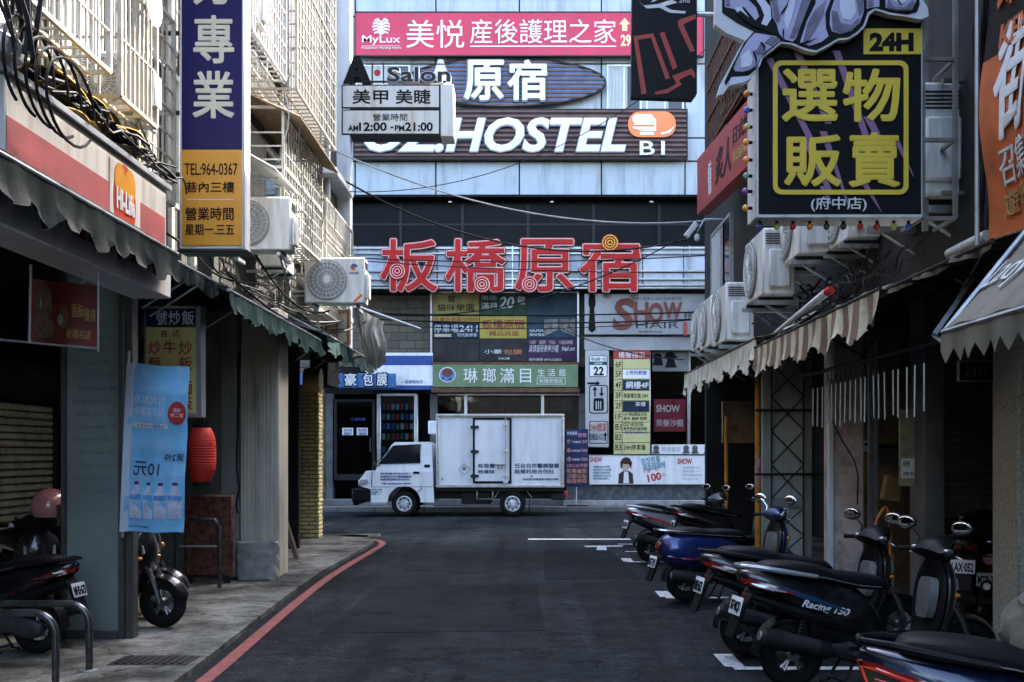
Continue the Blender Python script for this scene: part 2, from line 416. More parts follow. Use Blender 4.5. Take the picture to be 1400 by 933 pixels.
def resample(pts, n=6):
    out = []
    for i in range(len(pts) - 1):
        p0, p1, p2, p3 = pts[max(i - 1, 0)], pts[i], pts[i + 1], pts[min(i + 2, len(pts) - 1)]
        for k in range(n):
            t = k / n
            out.append(.5 * (2 * p1 + (p2 - p0) * t + (2 * p0 - 5 * p1 + 4 * p2 - p3) * t * t + (3 * p1 - p0 - 3 * p2 + p3) * t ** 3))
    return out + [pts[-1]]
edge = resample(edge)
def ribbon(path, wd, z, off=0):
    b = MB(); L_, R_ = [], []
    for i, p in enumerate(path):
        t = (path[min(i + 1, len(path) - 1)] - path[max(i - 1, 0)]).normalized(); n = Vector((t.y, -t.x, 0))
        L_.append(p + n * (off - wd / 2)); R_.append(p + n * (off + wd / 2))
    vs = [(q.x, q.y, z) for q in L_] + [(q.x, q.y, z) for q in R_]; n = len(path)
    return b.add(vs, [(i, i + 1, n + i + 1, n + i) for i in range(n - 1)])
ribbon(edge, .105, .006).struct('kerb_line', redpaint)
# left pavement: a low cement slab behind the red line
inner = []
for i, p in enumerate(edge):
    t = (edge[min(i + 1, len(edge) - 1)] - edge[max(i - 1, 0)]).normalized(); n = Vector((t.y, -t.x, 0)); inner.append(p - n * .14)
poly = [(q.x, q.y) for q in inner] + [(-60, 3)]
MB().poly(ID, poly, -.008, .045).struct('pavement', paving, smooth=False)
# right arcade pavement
MB().box(2.95, 60, 2, 20.6, -.008, .012, .004).struct('arcade_pavement', paving, smooth=False)
# white parking-bay corners and the stop line
b = MB()
def mark(b, x0, x1, y0, y1): b.add([(x0, y0, .006), (x1, y0, .006), (x1, y1, .006), (x0, y1, .006)], [(0, 1, 2, 3)])
for (px, py, ln) in ((1003, 915, .42), (910, 818, .85), (858, 769, .6)):
    g = G(px, py); mark(b, g.x, g.x + ln + .5, g.y - .05, g.y + .06); mark(b, g.x - .05, g.x + .09, g.y + .06, g.y + .55)
g = G(1003, 915); mark(b, g.x - .05, g.x + .9, 3.9, 4.02); mark(b, g.x - .05, g.x + .07, 4.02, 4.6)
g = G(722, 738); mark(b, g.x, X(862, g.y), g.y - .1, g.y + .16)
for y in (16.9, 18.3): mark(b, 1.5, 2.6, y, y + .1)
b.struct('parking_bay_marking', whitepaint, smooth=False)
b = MB(); g = G(825, 749); b.poly(lambda u, v, w: (g.x + u, g.y + v, w), [(-.3, .3), (.35, .35), (.3, .15), (.05, .12), (.02, -.5), (-.14, -.5), (-.1, .1), (-.28, .1)], .001, .006)
b.struct('road_arrow_marking', whitepaint, smooth=False)
b = MB()
for (px, py, w_, h_) in ((212, 912, .55, .35), ):
    g = G(px, py); b.fbox(ID, g.x - w_ / 2, g.x + w_ / 2, g.y - h_ / 2, g.y + h_ / 2, .03, .049)
    for k in range(9): b.fbox(ID, g.x - w_ / 2 + .04 + k * .055, g.x - w_ / 2 + .065 + k * .055, g.y - h_ / 2 + .03, g.y + h_ / 2 - .03, .049, .056)
tag(b.build('drain_grate', darkmetal, smooth=False), 'dark slotted drain grate set in the left pavement', 'drain grate')
# kerb and pavement in front of the far building
kerbm = M('granite_kerb', (.12, .12, .12), .7, var=.2, dirt=(.1, .1, .1), damt=.6, scale=4, bump=.15)
b = MB(); x = -30
while x < 30: b.box(x, x + .99, 28.7, 28.95, 0, .14, .012); x += 1
b.struct('kerb', kerbm)
MB().fbox(ID, -60, 60, 28.95, 30.2, 0, .135).struct('far_pavement', paving, smooth=False)

# ------------------------------------------------------------ far building across the street
D = 29.5
fz = lambda py: Z(py, D)
fx = lambda px: X(px, D)
panelm = M('pale_metal_panel', (.385, .43, .455), .5, var=.07, dirt=(.2, .2, .2), damt=.75, streak=True, scale=1.6)
tilem = brick_mat('brown_wall_tile', '#6d6656', '#5d574a', '#2e2b25', .45, .22, .008, dirt='#24221e')
far = thing('commercial_building', 'tall pale panelled commercial building across the far street, hung with signs', 'building', (fx(735), 30, 0))
MB().fbox(ID, -16, 8.5, 31.2, 44, .02, 21).fbox(ID, 8.5, 9.9, 31.2, 44, .02, 13.9).build('core', darkwall, far, smooth=False)  # low notch shaped to let a sun patch reach the left pavement
b = MB(); b.fbox(ID, -16, 8.5, 29.76, 31.19, fz(266), 21, 1).fbox(ID, 8.5, 9.9, 29.76, 31.19, fz(266), 13.9, 1)
xs = [fx(q) for q in (-91, 20, 140, 260, 372, 484, 595, 710, 823, 938, 1050, 1154)]
zs = [fz(265), fz(218), fz(186), fz(84), fz(19), fz(-60), fz(-140), fz(-220), 21]
for i in range(len(xs) - 1):
    for j in range(len(zs) - 1): b.box(xs[i] + .02, xs[i + 1] - .02, 29.7, 29.77, zs[j] + .02, zs[j + 1] - .02, .006, 0)
b.build('panel_wall', [panelm, darkmetal], far, smooth=False)
MB().fbox(ID, -16, 9.9, 30.2, 31.19, fz(400), fz(268)).build('recess', darkwall, far, smooth=False)  # shade of a deep recess put into the wall colour
b = MB()
for x in (-8, -6.6, -5.1, -3.5, -1.8, 0, 1.8, 3.6, 5.4, 7.2): b.box(x - .04, x + .04, 30.12, 30.2, fz(334), fz(272))
b.fbox(ID, -16, 9.9, 30.13, 30.19, fz(302), fz(299))
b.build('recess_window_frame', darkmetal, far, smooth=False)
MB().fbox(ID, -16, 9.9, 30.15, 30.17, fz(334), fz(272)).build('recess_window', M('recess_glass', (.006, .0065, .007), .45, var=.4, scale=1), far, smooth=False)
MB().fbox(ID, -16, 9.9, 29.95, 30.19, fz(500), fz(401)).build('tile_wall', tilem, far, smooth=False)
MB().fbox(ID, -16, fx(440), 29.95, 31.19, .14, fz(501)).build('side_wall', tilem, far, smooth=False)
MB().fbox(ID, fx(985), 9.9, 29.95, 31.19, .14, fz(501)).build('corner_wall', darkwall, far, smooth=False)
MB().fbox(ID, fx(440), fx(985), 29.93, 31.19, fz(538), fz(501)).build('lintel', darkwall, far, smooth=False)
for px in (448, 592, 797, 983): MB().box(fx(px) - .1, fx(px) + .1, 29.72, 30.2, .14, fz(538), .01).build('pier', M('dark_stone', (.1, .1, .1), .4, var=.3, scale=6), far)
NB = thing('sun_gap_block', 'plain dark block added unseen beside the far commercial building to narrow a sun gap', 'building', (15, 33, 0)); MB().fbox(ID, 9.95, 22, 29.8, 44, .02, 22).build('wall', panelm, NB, smooth=False)  # out of view, added to bound the gap that lets the sun patch through
# little ceiling lamps in the recess
for px in (614, 755, 893): MB().lathe([(.05, 0), (.05, -.03)], (fx(px), 29.9, fz(270) - .02), seg=10).build('ceiling_lamp', wplast, far)
# upper windows with white frames
def window(parent, fn, u0, u1, v0, v1, cols=2, fm=None, curtain=True, t=.05):
    fm = fm or alu; b = MB()
    for (a, c, d_, e) in ((u0, u1, v0, v0 + t), (u0, u1, v1 - t, v1), (u0, u0 + t, v0 + t, v1 - t), (u1 - t, u1, v0 + t, v1 - t)): b.fbox(fn, a, c, d_, e, 0, .07)
    for i in range(1, cols):
        u = u0 + (u1 - u0) * i / cols; b.fbox(fn, u - t / 2, u + t / 2, v0 + t, v1 - t, 0, .06)
    o = b.build('window', fm, parent, smooth=False)
    MB().fbox(fn, u0 + t, u1 - t, v0 + t, v1 - t, .03, .036).build('pane', glassdark, o, smooth=False)
    if curtain:
        MB().grid(lambda a, c: fn(u0 + t + (u1 - u0 - 2 * t) * a * .6, v0 + t + (v1 - v0 - 2 * t) * c, .037 + .012 * (1 + sin(a * 34))), 40, 1).build('curtain', M('pale_curtain', (.4, .41, .4), .8, var=.1), o)
    return o
for (x0, x1) in ((830, 878), (884, 936), (485, 560)): window(far, FR(29.7), fx(x0), fx(x1), fz(150), fz(86), 2, white)
# shopfronts: real recessed rooms with glass
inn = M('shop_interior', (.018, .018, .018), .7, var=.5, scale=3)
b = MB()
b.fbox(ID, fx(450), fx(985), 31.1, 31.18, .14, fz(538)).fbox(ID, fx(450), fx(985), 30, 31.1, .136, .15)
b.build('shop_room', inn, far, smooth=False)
frames = MB()
for px in (636, 742): frames.box(fx(px) - .04, fx(px) + .04, 29.78, 29.86, .4, fz(540))
frames.box(fx(592), fx(797), 29.78, 29.87, .14, .42); frames.box(fx(592), fx(797), 29.75, 29.9, fz(540), fz(538))
frames.build('shopfront_frame', alu, far, smooth=False)
MB().fbox(ID, fx(595), fx(795), 29.82, 29.826, .42, fz(542)).build('shopfront_glass', glass, far, smooth=False)
for i in range(8): MB().box(fx(600 + i * 24), fx(618 + i * 24), 30.6, 30.9, .15, random.uniform(.9, 1.9), .02).build('display_shelf', M('shelf_goods', (.14, .1, .07), .7, var=.6, scale=4), far)
for i in range(4): MB().box(fx(610 + i * 48), fx(640 + i * 48), 30.3, 30.4, fz(560), fz(548), .01).build('inner_lamp', M('shop_lamp', (.5, .5, .48), .4), far)
# left shop with glass door and phone-case window
b = MB()
for (x0, x1, y0, y1) in ((455, 511, 549, 657),): 
    b.box(fx(x0), fx(x0) + .07, 29.7, 29.8, fz(y1), fz(y0)); b.box(fx(x1) - .07, fx(x1), 29.7, 29.8, fz(y1), fz(y0)); b.box(fx(x0), fx(x1), 29.7, 29.8, fz(y0), fz(y0) + .07); b.box(fx(x0), fx(x1), 29.71, 29.79, fz(y1), fz(y1) + .16)
dr = b.build('door', darkmetal, far, smooth=False)
MB().fbox(ID, fx(456), fx(510), 29.74, 29.75, fz(656), fz(550)).build('pane', glass, dr, smooth=False)
MB().tube([(fx(505), 29.68, fz(618)), (fx(505), 29.64, fz(616)), (fx(505), 29.64, fz(600)), (fx(505), 29.68, fz(598))], .012).build('handle', chrome, dr)
for (x0, y0) in ((466, 585), (486, 585)): MB().fbox(FR(29.73), fx(x0), fx(x0 + 15), fz(y0 + 10), fz(y0), 0, .004).build('notice', wplast, dr, smooth=False)
b = MB(); FRs = FR(29.72)
for (t_, x0, x1, y0, y1) in (('店內', 468, 479, 586, 590), ('營業中', 468, 479, 591, 595), ('歡迎光臨', 488, 499, 586, 590), ('手機包膜', 488, 499, 591, 595), ('小豪包膜', 478, 498, 571, 575)):
    b.text(FRs, t_, fx(x0), fx(x1), fz(y1), fz(y0), 0, .003)
b.build('lettering', inkblue, dr, smooth=False)
b = MB()
for px in (517, 568): b.box(fx(px) - .05, fx(px) + .05, 29.62, 29.8, fz(660), fz(539), .01)
b.box(fx(517), fx(568), 29.64, 29.8, fz(660), fz(645), .01); b.box(fx(517), fx(568), 29.64, 29.8, fz(541), fz(538))
sw = b.build('display_window', alu, far)
MB().fbox(ID, fx(518), fx(567), 29.66, 29.665, fz(645), fz(541)).build('pane', clear, sw, smooth=False)
MB().fbox(ID, fx(518), fx(567), 29.76, 29.8, fz(645), fz(541)).build('backboard', M('black_felt', (.015, .015, .016), .9), sw, smooth=False)
cols = ['#4a74d0', '#e04a36', '#eef2f6', '#5ab4e8', '#c04a80', '#3a3a44', '#b8d4e8', '#fff8e4', '#4aa88a']  # case colours lightened in place of lighting inside the display
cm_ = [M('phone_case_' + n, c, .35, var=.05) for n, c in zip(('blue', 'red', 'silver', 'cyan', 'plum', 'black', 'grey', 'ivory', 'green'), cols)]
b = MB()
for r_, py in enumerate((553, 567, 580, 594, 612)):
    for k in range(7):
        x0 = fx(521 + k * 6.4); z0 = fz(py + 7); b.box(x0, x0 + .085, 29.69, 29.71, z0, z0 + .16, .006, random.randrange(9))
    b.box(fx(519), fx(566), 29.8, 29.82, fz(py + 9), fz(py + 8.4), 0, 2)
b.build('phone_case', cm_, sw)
# right shop: window above the poster, plinths and steps
b = MB(); b.box(fx(775), fx(1010), 29.45, 29.93, .136, fz(664), .01)
b.build('plinth', M('dark_granite', (.09, .1, .11), .25, var=.35, scale=7, coat=.2), far)
MB().box(fx(440), fx(775), 29.5, 29.95, .136, .3, .01).build('door_step', M('step_stone', (.14, .14, .14), .6, var=.3), far)
MB().box(fx(770), fx(1015), 29.2, 29.45, .136, fz(684), .01).build('bench_step', M('step_concrete', (.3, .3, .3), .7, var=.3, dirt=(.07, .07, .07), damt=.6), far)
MB().fbox(ID, fx(888), fx(985), 29.86, 29.87, fz(622), fz(480)).build('salon_glass', glass, far, smooth=False)
b = MB()
for px in (889, 944, 983): b.box(fx(px) - .04, fx(px) + .04, 29.78, 29.9, fz(622), fz(480), .01)
b.build('salon_frame', alu, far)
MB().fbox(FR(29.84), fx(896), fx(940), fz(590), fz(545), 0, .006).build('maroon_panel', M('maroon_film', (.12, .015, .025), .3), far, smooth=False)
MB().text(FR(29.84), 'SHOW', fx(899), fx(932), fz(563), fz(553), .007, .009, .03).text(FR(29.84), '剪髮沙龍', fx(899), fx(937), fz(583), fz(573), .007, .009, .02).build('window_lettering', inkwd if False else M('grey_lettering', (.3, .28, .26), .5), far, smooth=False)

# ------------------------------------------------------------ signs on the far building
pink = M('crimson_sign_face', (.5, .03, .07), .5, var=.12, scale=1, dirt=(.34, .06, .09), damt=.5, streak=True)
s = Sign('wall_sign', 'long crimson sign with white characters and a palm leaf emblem near the top', 'sign', 29.55)
s.panel('face', (487, 960, 20, 78), pink, 0, .12); s.frame('border', (487, 960, 20, 78), darkmetal, .03, -.02, .13)
s.text(inkw, [('美', 556, 594, 30, 68), ('悦', 597, 635, 30, 68), ('産後護理之家', 643, 842, 29, 62), ('MyLux', 496, 548, 51, 64, dict(bold=.006)), ('Postpartum Nursing Home', 495, 549, 66.5, 70)], .12, .128, bold=.0)
s.shape('underline', [[(643, 66.5), (842, 66.5), (842, 65), (643, 65)], [(496, 65.6), (548, 65.6), (548, 65.1), (496, 65.1)]], inkw, .12, .124)
lv = []
for k in range(5):
    for sgn in (-1, 1):
        y0 = 28 + k * 4.2; w_ = 9 + 2.5 * sin(k * .8)
        lv.append([(522 + sgn * .8, y0 + 3.4), (522 + sgn * w_ * .5, y0 - .6 + k * .2), (522 + sgn * w_, y0 + 1.6), (522 + sgn * (w_ + 1), y0 + 4.2), (522 + sgn * w_ * .55, y0 + 2.6), (522 + sgn * .8, y0 + 5.6)])
lv.append([(521, 32), (523, 32), (524.5, 49), (519.5, 49)])
s.shape('emblem', lv, inkw, .12, .124)
s.shape('house_icon', [[(850, 45), (857, 45), (857, 36), (861, 36), (853.5, 27), (846, 36), (850, 36)]], M('gold_ink', (.7, .55, .3), .5), .12, .124)
s.text(M('gold_ink', (.7, .55, .3)), [('29', 848, 862, 50, 66)], .12, .126, bold=.03)

slatm = M('brown_slat', (.12, .062, .05), .6, var=.25, scale=5)
slatd = M('navy_slat', (.04, .026, .026), .6, var=.25, scale=5)
slatd2 = M('slate_blue_slat', (.075, .13, .28), .55, var=.25, scale=5)
s = Sign('ellipse_sign', 'brown and blue slatted ellipse sign with two white raised characters', 'sign', 29.58)
o = s.root((554, 827, 82, 147)); b = MB()
cx_, cy_, rx, ry = X(690, 29.58), Z(114.5, 29.58), 137 / F * 29.58, 32.5 / F * 29.58
n_ = 22
for k in range(n_):
    v0 = -1 + 2 * k / n_; v1 = v0 + 2 / n_ * .96
    if k % 2 == 0:
        q = [(cx_ + rx * sgn * math.sqrt(max(0, 1 - v * v)), cy_ + ry * v) for v, sgn in ((v0, 1), (v1, 1), (v1, -1), (v0, -1))]
        b.poly(s.fn, q, .02, .1, 0)
    else:
        q = [(cx_ + rx * sgn * math.sqrt(max(0, 1 - v * v)), cy_ + ry * v) for v, sgn in ((v0, 1), (v1, 1), (v1, -1), (v0, -1))]
        b.poly(s.fn, q, .02, .075, 1)
b.build('slat', [slatm, slatd2], o, smooth=False)
rim_ = [s.fn(u, v, .06) for u, v in circ(cx_, cy_, rx, ry, 64)]
MB().tube(rim_, .045, 6, True).build('border', darkmetal, o)
s.text(M('letter_side_grey', (.2, .22, .24), .5), [('原', 633, 690, 84, 142), ('宿', 693, 749, 84, 142)], .1, .16, bold=.06, name='letter_side')  # plain grey for the sides of the raised letters
s.text(inkw, [('原', 635, 689, 85, 140), ('宿', 694, 748, 85, 140)], .16, .17, bold=.045)

s = Sign('slatted_sign', 'wide brown slatted sign with slanted white Latin letters and orange capsule logo', 'sign', 29.58)
o = s.root((485, 938, 152, 218)); b = MB(); u0, u1, v0, v1 = s.r((485, 938, 152, 218)); n_ = 20
for k in range(n_):
    a = v0 + (v1 - v0) * k / n_; c = a + (v1 - v0) / n_ * .95
    b.fbox(s.fn, u0, u1, a, c, .02, .1 if k % 2 else .075, k % 2)
b.build('slat', [slatd, slatm], o, smooth=False)
s.frame('border', (485, 938, 152, 218), darkmetal, .03, 0, .11)
s.text(M('letter_side_grey', (.2, .22, .24)), [('OZ.HOSTEL', 498, 856, 163.5, 211.5)], .1, .15, bold=.045, shear=.22, name='letter_side')
s.text(inkw, [('OZ.HOSTEL', 499, 855, 163, 210)], .15, .16, bold=.03, shear=.22)
s.text(inkw, [('B1', 874, 908, 195, 214)], .1, .15, bold=.008)
orange = M('orange_acrylic', (.72, .2, .06), .4, var=.05)
s.shape('capsule_logo', [rrect(858, 923, 155, 190, 16)], orange, .1, .16)
s.shape('capsule_detail', [rrect(864, 893, 159, 172, 6), [(864, 176), (893, 176), (893, 165), (896, 165), (896, 182), (880, 182), (864, 178)], [(874, 187), (893, 187), (893, 183), (874, 183)], [(903, 187), (915, 184), (921, 175), (917, 178), (912, 182), (903, 184)]], inkw, .16, .168)
s.shape('capsule_bed', [[(864, 174), (893, 174), (893, 171), (884, 172), (870, 171)], ], M('gold_ink', (.7, .55, .3)), .17, .174)

# neon name over the street on its pale light box
dn = 29.2
lb = Sign('light_box', 'long pale light box with horizontal rails behind the red neon characters', 'light box', dn + .1)
lightbox = M('light_box_face', (.52, .57, .62), .4, var=.1, dirt=(.2, .24, .26), damt=.5, streak=True, scale=1)
o = lb.root((440, 990, 337, 394)); b = MB(); 
for i in range(10):
    x0 = 430 + i * 56; q = lb.r((x0 + .6, x0 + 55.4, 338.5, 396)); b.box(q[0], q[1], q[2], q[3], 0, .1, .01, fn=lb.fn)
b.build('face', lightbox, o)
b = MB()
for py in (340, 347, 371, 382, 390, 394):
    q = lb.r((430, 990, py, py + 2.2)); b.box(*q, .1, .16, .008, fn=lb.fn)
for px in (700, 941, 486): q = lb.r((px, px + 1.6, 338, 396)); b.fbox(lb.fn, *q, .12, .15)
b.build('rail', alu, o)
q = lb.r((430, 990, 336, 397)); MB().fbox(lb.fn, *q, -.5, 0).build('box', darkmetal, o, smooth=False)
neon = M('red_neon_letter', (.42, .025, .022), .5, var=.15, spec=.1)
neonrim = M('pale_pink_rim', (.75, .42, .38), .5, var=.1)
neondk = M('dark_red_return', (.12, .012, .012), .5)
for ch, x0, x1, desc in (('板', 520, 600, 'first and leftmost'), ('橋', 608, 693, 'second'), ('原', 703, 785, 'third'), ('宿', 791, 876, 'fourth and rightmost')):
    s = Sign('neon_letter', 'big red neon character with pink outline, %s of the four' % desc, 'neon letter', dn - .08, group='big red neon characters')
    s.root((x0, x1, 327, 402))
    s.text(neondk, [(ch, x0 - 1, x1 + 1, 326, 402)], -.02, .12, bold=.066, name='return')
    s.text(neonrim, [(ch, x0, x1, 327, 401)], .12, .128, bold=.058, name='rim')
    s.text(neon, [(ch, x0 + 1.3, x1 - 1.3, 328.3, 399.7)], .128, .15, bold=.022, name='face')
    cc = {'板': (543, 371), '橋': (659, 389), '原': (724, 389), '宿': (834, 332)}[ch]; b = MB(); d2 = s.d - .17
    for rr in (3, 6.5, 10): b.torus(P(cc[0], cc[1], d2), rr / F * d2, .014, 'y', 20, 6)
    b.build('ring_tube', neonrim if ch != '宿' else inkyel, s.o)
    b = MB(); b.lathe([(.23, 0), (.23, .03)], P(cc[0], cc[1], d2) + Vector((0, .01, 0)), 'y', 20); b.build('disc', neon, s.o)

# directory board
dd = 29.6
s = Sign('shop_directory_board', 'dark board of small shop adverts in three columns below the neon characters', 'sign board', dd)
s.root((590, 790, 400, 497)); s.panel('backing', (590, 790, 400, 497), darkmetal, -.08, 0); s.frame('border', (591, 789, 401, 496), alu, .05, -.05, .06)
olive = M('olive_yellow_panel', (.26, .22, .06), .5, var=.2); darkgreen = M('dark_green_panel', (.03, .06, .04), .5, var=.25)
navyp = M('navy_panel', (.02, .03, .05), .45, var=.3); tealp = M('dark_teal_panel', (.03, .055, .075), .5, var=.3)
yellowp = M('mustard_panel', (.38, .29, .05), .5, var=.12); greyp = M('charcoal_panel', (.035, .035, .035), .5, var=.3); purp = M('purple_panel', (.05, .025, .06), .5, var=.3)
for n_, rc, mt in (('panel', (592, 655, 402, 431), olive), ('panel', (656, 720, 402, 431), darkgreen), ('panel', (721, 788, 402, 431), tealp), ('panel', (592, 655, 433, 441), yellowp), ('panel', (592, 655, 442, 463), navyp), ('panel', (656, 720, 433, 463), yellowp), ('panel', (721, 788, 434, 462), tealp), ('panel', (592, 655, 464, 494), greyp), ('panel', (656, 720, 464, 494), greyp), ('panel', (721, 788, 463, 494), purp)):
    s.panel(n_, rc, mt, 0, .03)
s.text(M('dim_white_ink', (.5, .52, .52), .5), [('琳瑯', 658, 679, 404, 411), ('滿目', 658, 679, 414, 423), ('20', 682, 703, 406, 422, dict(shear=.2, bold=.02)), ('館', 707, 718, 405, 417), ('停車場', 593, 627, 444, 455), ('24H', 628, 653, 445, 454), ('可代客停車', 625, 652, 456, 461), ('小豪', 662, 686, 478, 484, dict(bold=.03)), ('HOB', 682, 697, 489, 492), ('真情藝術美甲沙龍', 723, 764, 472, 482, dict(shear=.25)), ('預約專線 0975222825', 723, 768, 490, 494, dict(shear=.2)), ('Nail art', 768, 786, 474, 480, dict(shear=.25)), ('GOGO', 724, 746, 449, 454), ('美味餐點', 724, 746, 456, 460)], bold=.016)
s.text(M('dark_red_ink', (.2, .03, .02), .5), [('板橋原宿', 659, 717, 437, 450, dict(bold=.03)), ('精品商圈', 669, 709, 453, 460, dict(bold=.01)), ('永慶房屋最佳特約', 594, 653, 434, 440)], bold=.012)
s.text(M('dull_orange_ink', (.4, .15, .06), .5), [('包膜', 688, 714, 478, 485)], bold=.03)
s.text(ink, [('貓', 612, 622, 404, 414), ('貓咪樂園', 598, 648, 416, 426)], bold=.02)
s.shape('photo_patch', [[(744, 437), (763, 437), (763, 451), (744, 460)], [(765, 437), (786, 437), (786, 460), (765, 452)], [(724, 466), (733, 466), (733, 471), (724, 471)], [(737, 466), (746, 466), (746, 471), (737, 471)], [(750, 466), (759, 466), (759, 471), (750, 471)], [(764, 466), (783, 466), (783, 471), (764, 471)]], M('dull_photo_print', (.16, .15, .13), .5, var=.7, scale=9), .03, .034)
s.shape('price_tag', [[(594, 457), (617, 457), (617, 461), (594, 461)]], M('beige_tag', (.5, .4, .25), .5), .03, .034)

# green shop sign
s = Sign('shop_sign', 'green shop sign with white characters under the dark advert board', 'sign', 29.45)
green = M('sage_green_sign_face', (.13, .2, .1), .5, var=.12, dirt=(.07, .1, .05), damt=.5, scale=2)
s.panel('face', (592, 790, 499, 530), green, 0, .1, bev=.01); s.panel('rusted_edge', (590, 792, 531, 537), rust, .0, .12); s.panel('rusted_top', (590, 792, 495.5, 498.5), rust, 0, .09)
s.text(inkw, [('琳', 634, 653, 504, 524), ('瑯', 660, 678, 504, 524), ('滿', 684, 703, 504, 524), ('目', 711, 726, 505, 524), ('生', 735, 745, 505, 515), ('活', 749, 759, 505, 515), ('館', 764, 773, 505, 515), ('板橋原宿店', 737, 769, 518.5, 524, dict(bold=0))], .1, .106, bold=.0)
fr_ = [[(734, 526), (773, 526), (773, 525.4), (734, 525.4)], [(734, 517.4), (773, 517.4), (773, 516.8), (734, 516.8)], [(734, 526), (734.6, 526), (734.6, 517), (734, 517)], [(772.4, 526), (773, 526), (773, 517), (772.4, 517)]]
s.shape('caption_border', fr_, inkw, .1, .104)
s.shape('round_emblem', [circ(612, 513, 11.5, 10.5), ], inkw, .1, .104)
s.shape('emblem_disc', [circ(612, 513, 10.3, 9.3)], M('emblem_blue', (.08, .22, .5), .5), .104, .108)
s.shape('emblem_shape', [circ(612, 510, 7.5, 6), circ(606, 518, 2.3, 2), circ(616, 519, 2.3, 2)], M('emblem_brown', (.15, .05, .03), .5), .108, .11)

# blue and white sign, phone film sign
s = Sign('shop_sign', 'blue and white striped sign board left of the green sign', 'sign', 29.5)
bluep = M('royal_blue_panel', (.03, .07, .25), .45, var=.1)
s.panel('face', (500, 592, 483, 533), wplast, 0, .1); s.panel('blue_band', (500, 592, 487, 500), bluep, .1, .104); s.panel('blue_foot', (500, 592, 527.5, 533), bluep, .1, .104)
s.text(bluep, [('—板橋後站店—', 549, 584, 520, 525)], .1, .104)
s = Sign('shop_sign', 'bright blue sign with white outlined characters over the left shop door', 'sign', 29.3)
s.panel('face', (398, 542, 511, 531), M('speckled_blue_face', (.05, .13, .32), .45, var=.35, scale=9), 0, .1, bev=.02)
s.text(ink, [('小', 446, 466, 509, 530), ('豪', 470, 490, 509, 530), ('包', 495, 513, 509, 530), ('膜', 514, 532, 509, 530)], .1, .104, bold=.075, name='letter_outline')
s.text(inkw, [('小', 448, 464, 511, 528), ('豪', 472, 488, 511, 528), ('包', 497, 511, 511, 528), ('膜', 516, 530, 511, 528)], .104, .112, bold=.03)

# brushed metal salon sign
s = Sign('salon_sign', 'brushed metal salon sign with brown letters and a comb shape', 'sign', 29.5)
brushed = M('brushed_metal_face', (.34, .34, .35), .4, .5, var=.2, scale=1.2)
s.panel('face', (799, 990, 403, 458), brushed, 0, .12); s.panel('lower_face', (799, 990, 461, 479), brushed, -.1, .02)
s.shape('comb_shape', [circ(809, 414, 5, 11), [(806, 422), (812, 422), (814, 452), (809, 456), (804, 452)]], ink, .12, .126)
brown = M('brown_letter', (.16, .045, .03), .5, var=.1)
s.text(brown, [('S', 837, 866, 409, 452, dict(shear=.1)), ('H', 866, 886, 414, 442), ('O', 886, 906, 415, 443), ('W', 906, 932, 414, 437)], .12, .16, bold=.03)
s.text(M('red_brown_ink', (.35, .06, .04), .5), [('100', 934, 975, 441, 460)], .12, .15, bold=.02)
s.text(M('charcoal_ink', (.05, .05, .05), .5), [('HAIR', 869, 928, 441, 450, dict(bold=0)), ('台灣第一家男仕100元快剪專門店', 858, 932, 407, 412, dict(bold=0)), ('精緻', 934, 960, 428, 437), ('板橋原宿店', 872, 905, 453, 456)], .12, .124)

# silver direction column and yellow floor list
s = Sign('direction_sign', 'silver upright direction sign with lift arrows and number 22', 'sign', 29.45)
s.panel('face', (800, 832, 480, 612), M('silver_board', (.42, .43, .42), .45, .2, var=.12), 0, .12, bev=.02); o = s.o
s.shape('number_plate', [rrect(805, 830, 487, 516, 2)], M('plate_edge', (.08, .09, .09), .5), .12, .124)
s.shape('number_plate_face', [rrect(806, 829, 488, 515, 1.5)], wplast, .124, .127)
s.shape('green_band', [[(806, 500), (829, 500), (829, 495), (806, 495)]], M('dark_green_band', (.03, .1, .08), .5), .127, .13)
s.text(ink, [('中山路一段', 808, 828, 489, 494, dict(bold=0)), ('22', 811, 825, 502, 514, dict(bold=.03))], .127, .132)
s.text(inkw, [('6號巷', 812, 823, 496, 499.5)], .13, .133)
s.shape('lift_symbol', [rrect(805, 831, 527, 566, 4)], ink, .12, .124)
s.shape('lift_symbol_ground', [rrect(806.3, 829.7, 528.3, 564.7, 3.5)], M('silver_board', (.42, .43, .42)), .124, .127)
s.shape('lift_arrow', [[(812, 543), (814, 543), (814, 534), (816.5, 534), (813, 529), (809.5, 534), (812, 534)], [(821, 530), (823, 530), (823, 538), (825.5, 538), (822, 543), (818.5, 538), (821, 538)], rrect(811, 825, 545, 562, 2.5), [(803, 526), (815, 526), (815, 528.5), (820, 525), (815, 521), (815, 523.5), (803, 523.5)]], ink, .127, .131)
s.shape('lift_people', [[(814 + k * 3, 560), (815.5 + k * 3, 560), (815.5 + k * 3, 549), (814 + k * 3, 549)] for k in range(3)], M('silver_board', (.42, .43, .42)), .132, .134)
s.shape('parking_frame', [rrect(805, 831, 576, 607, 3)], ink, .12, .123); s.shape('parking_ground', [rrect(806, 830, 577, 606, 2.5)], M('silver_board', (.42, .43, .42)), .123, .126)
s.text(inkred, [('24H營業', 806, 829, 579, 590), ], .126, .131, bold=.02)
s.text(ink, [('自動出入口', 806, 824, 593, 602)], .126, .131, bold=.015)
s.shape('up_arrow', [[(826, 603), (828, 603), (828, 596), (830, 596), (827, 591), (824, 596), (826, 596)]], ink, .126, .13)
s = Sign('floor_directory', 'pale yellow floor directory board with a red header strip', 'sign', 29.45)
s.panel('face', (839, 888, 480, 621), M('pale_yellow_board', (.55, .52, .24), .5, var=.06), 0, .1); s.panel('header', (839, 888, 480, 491.5), M('header_red', (.33, .04, .03), .5), .1, .106)
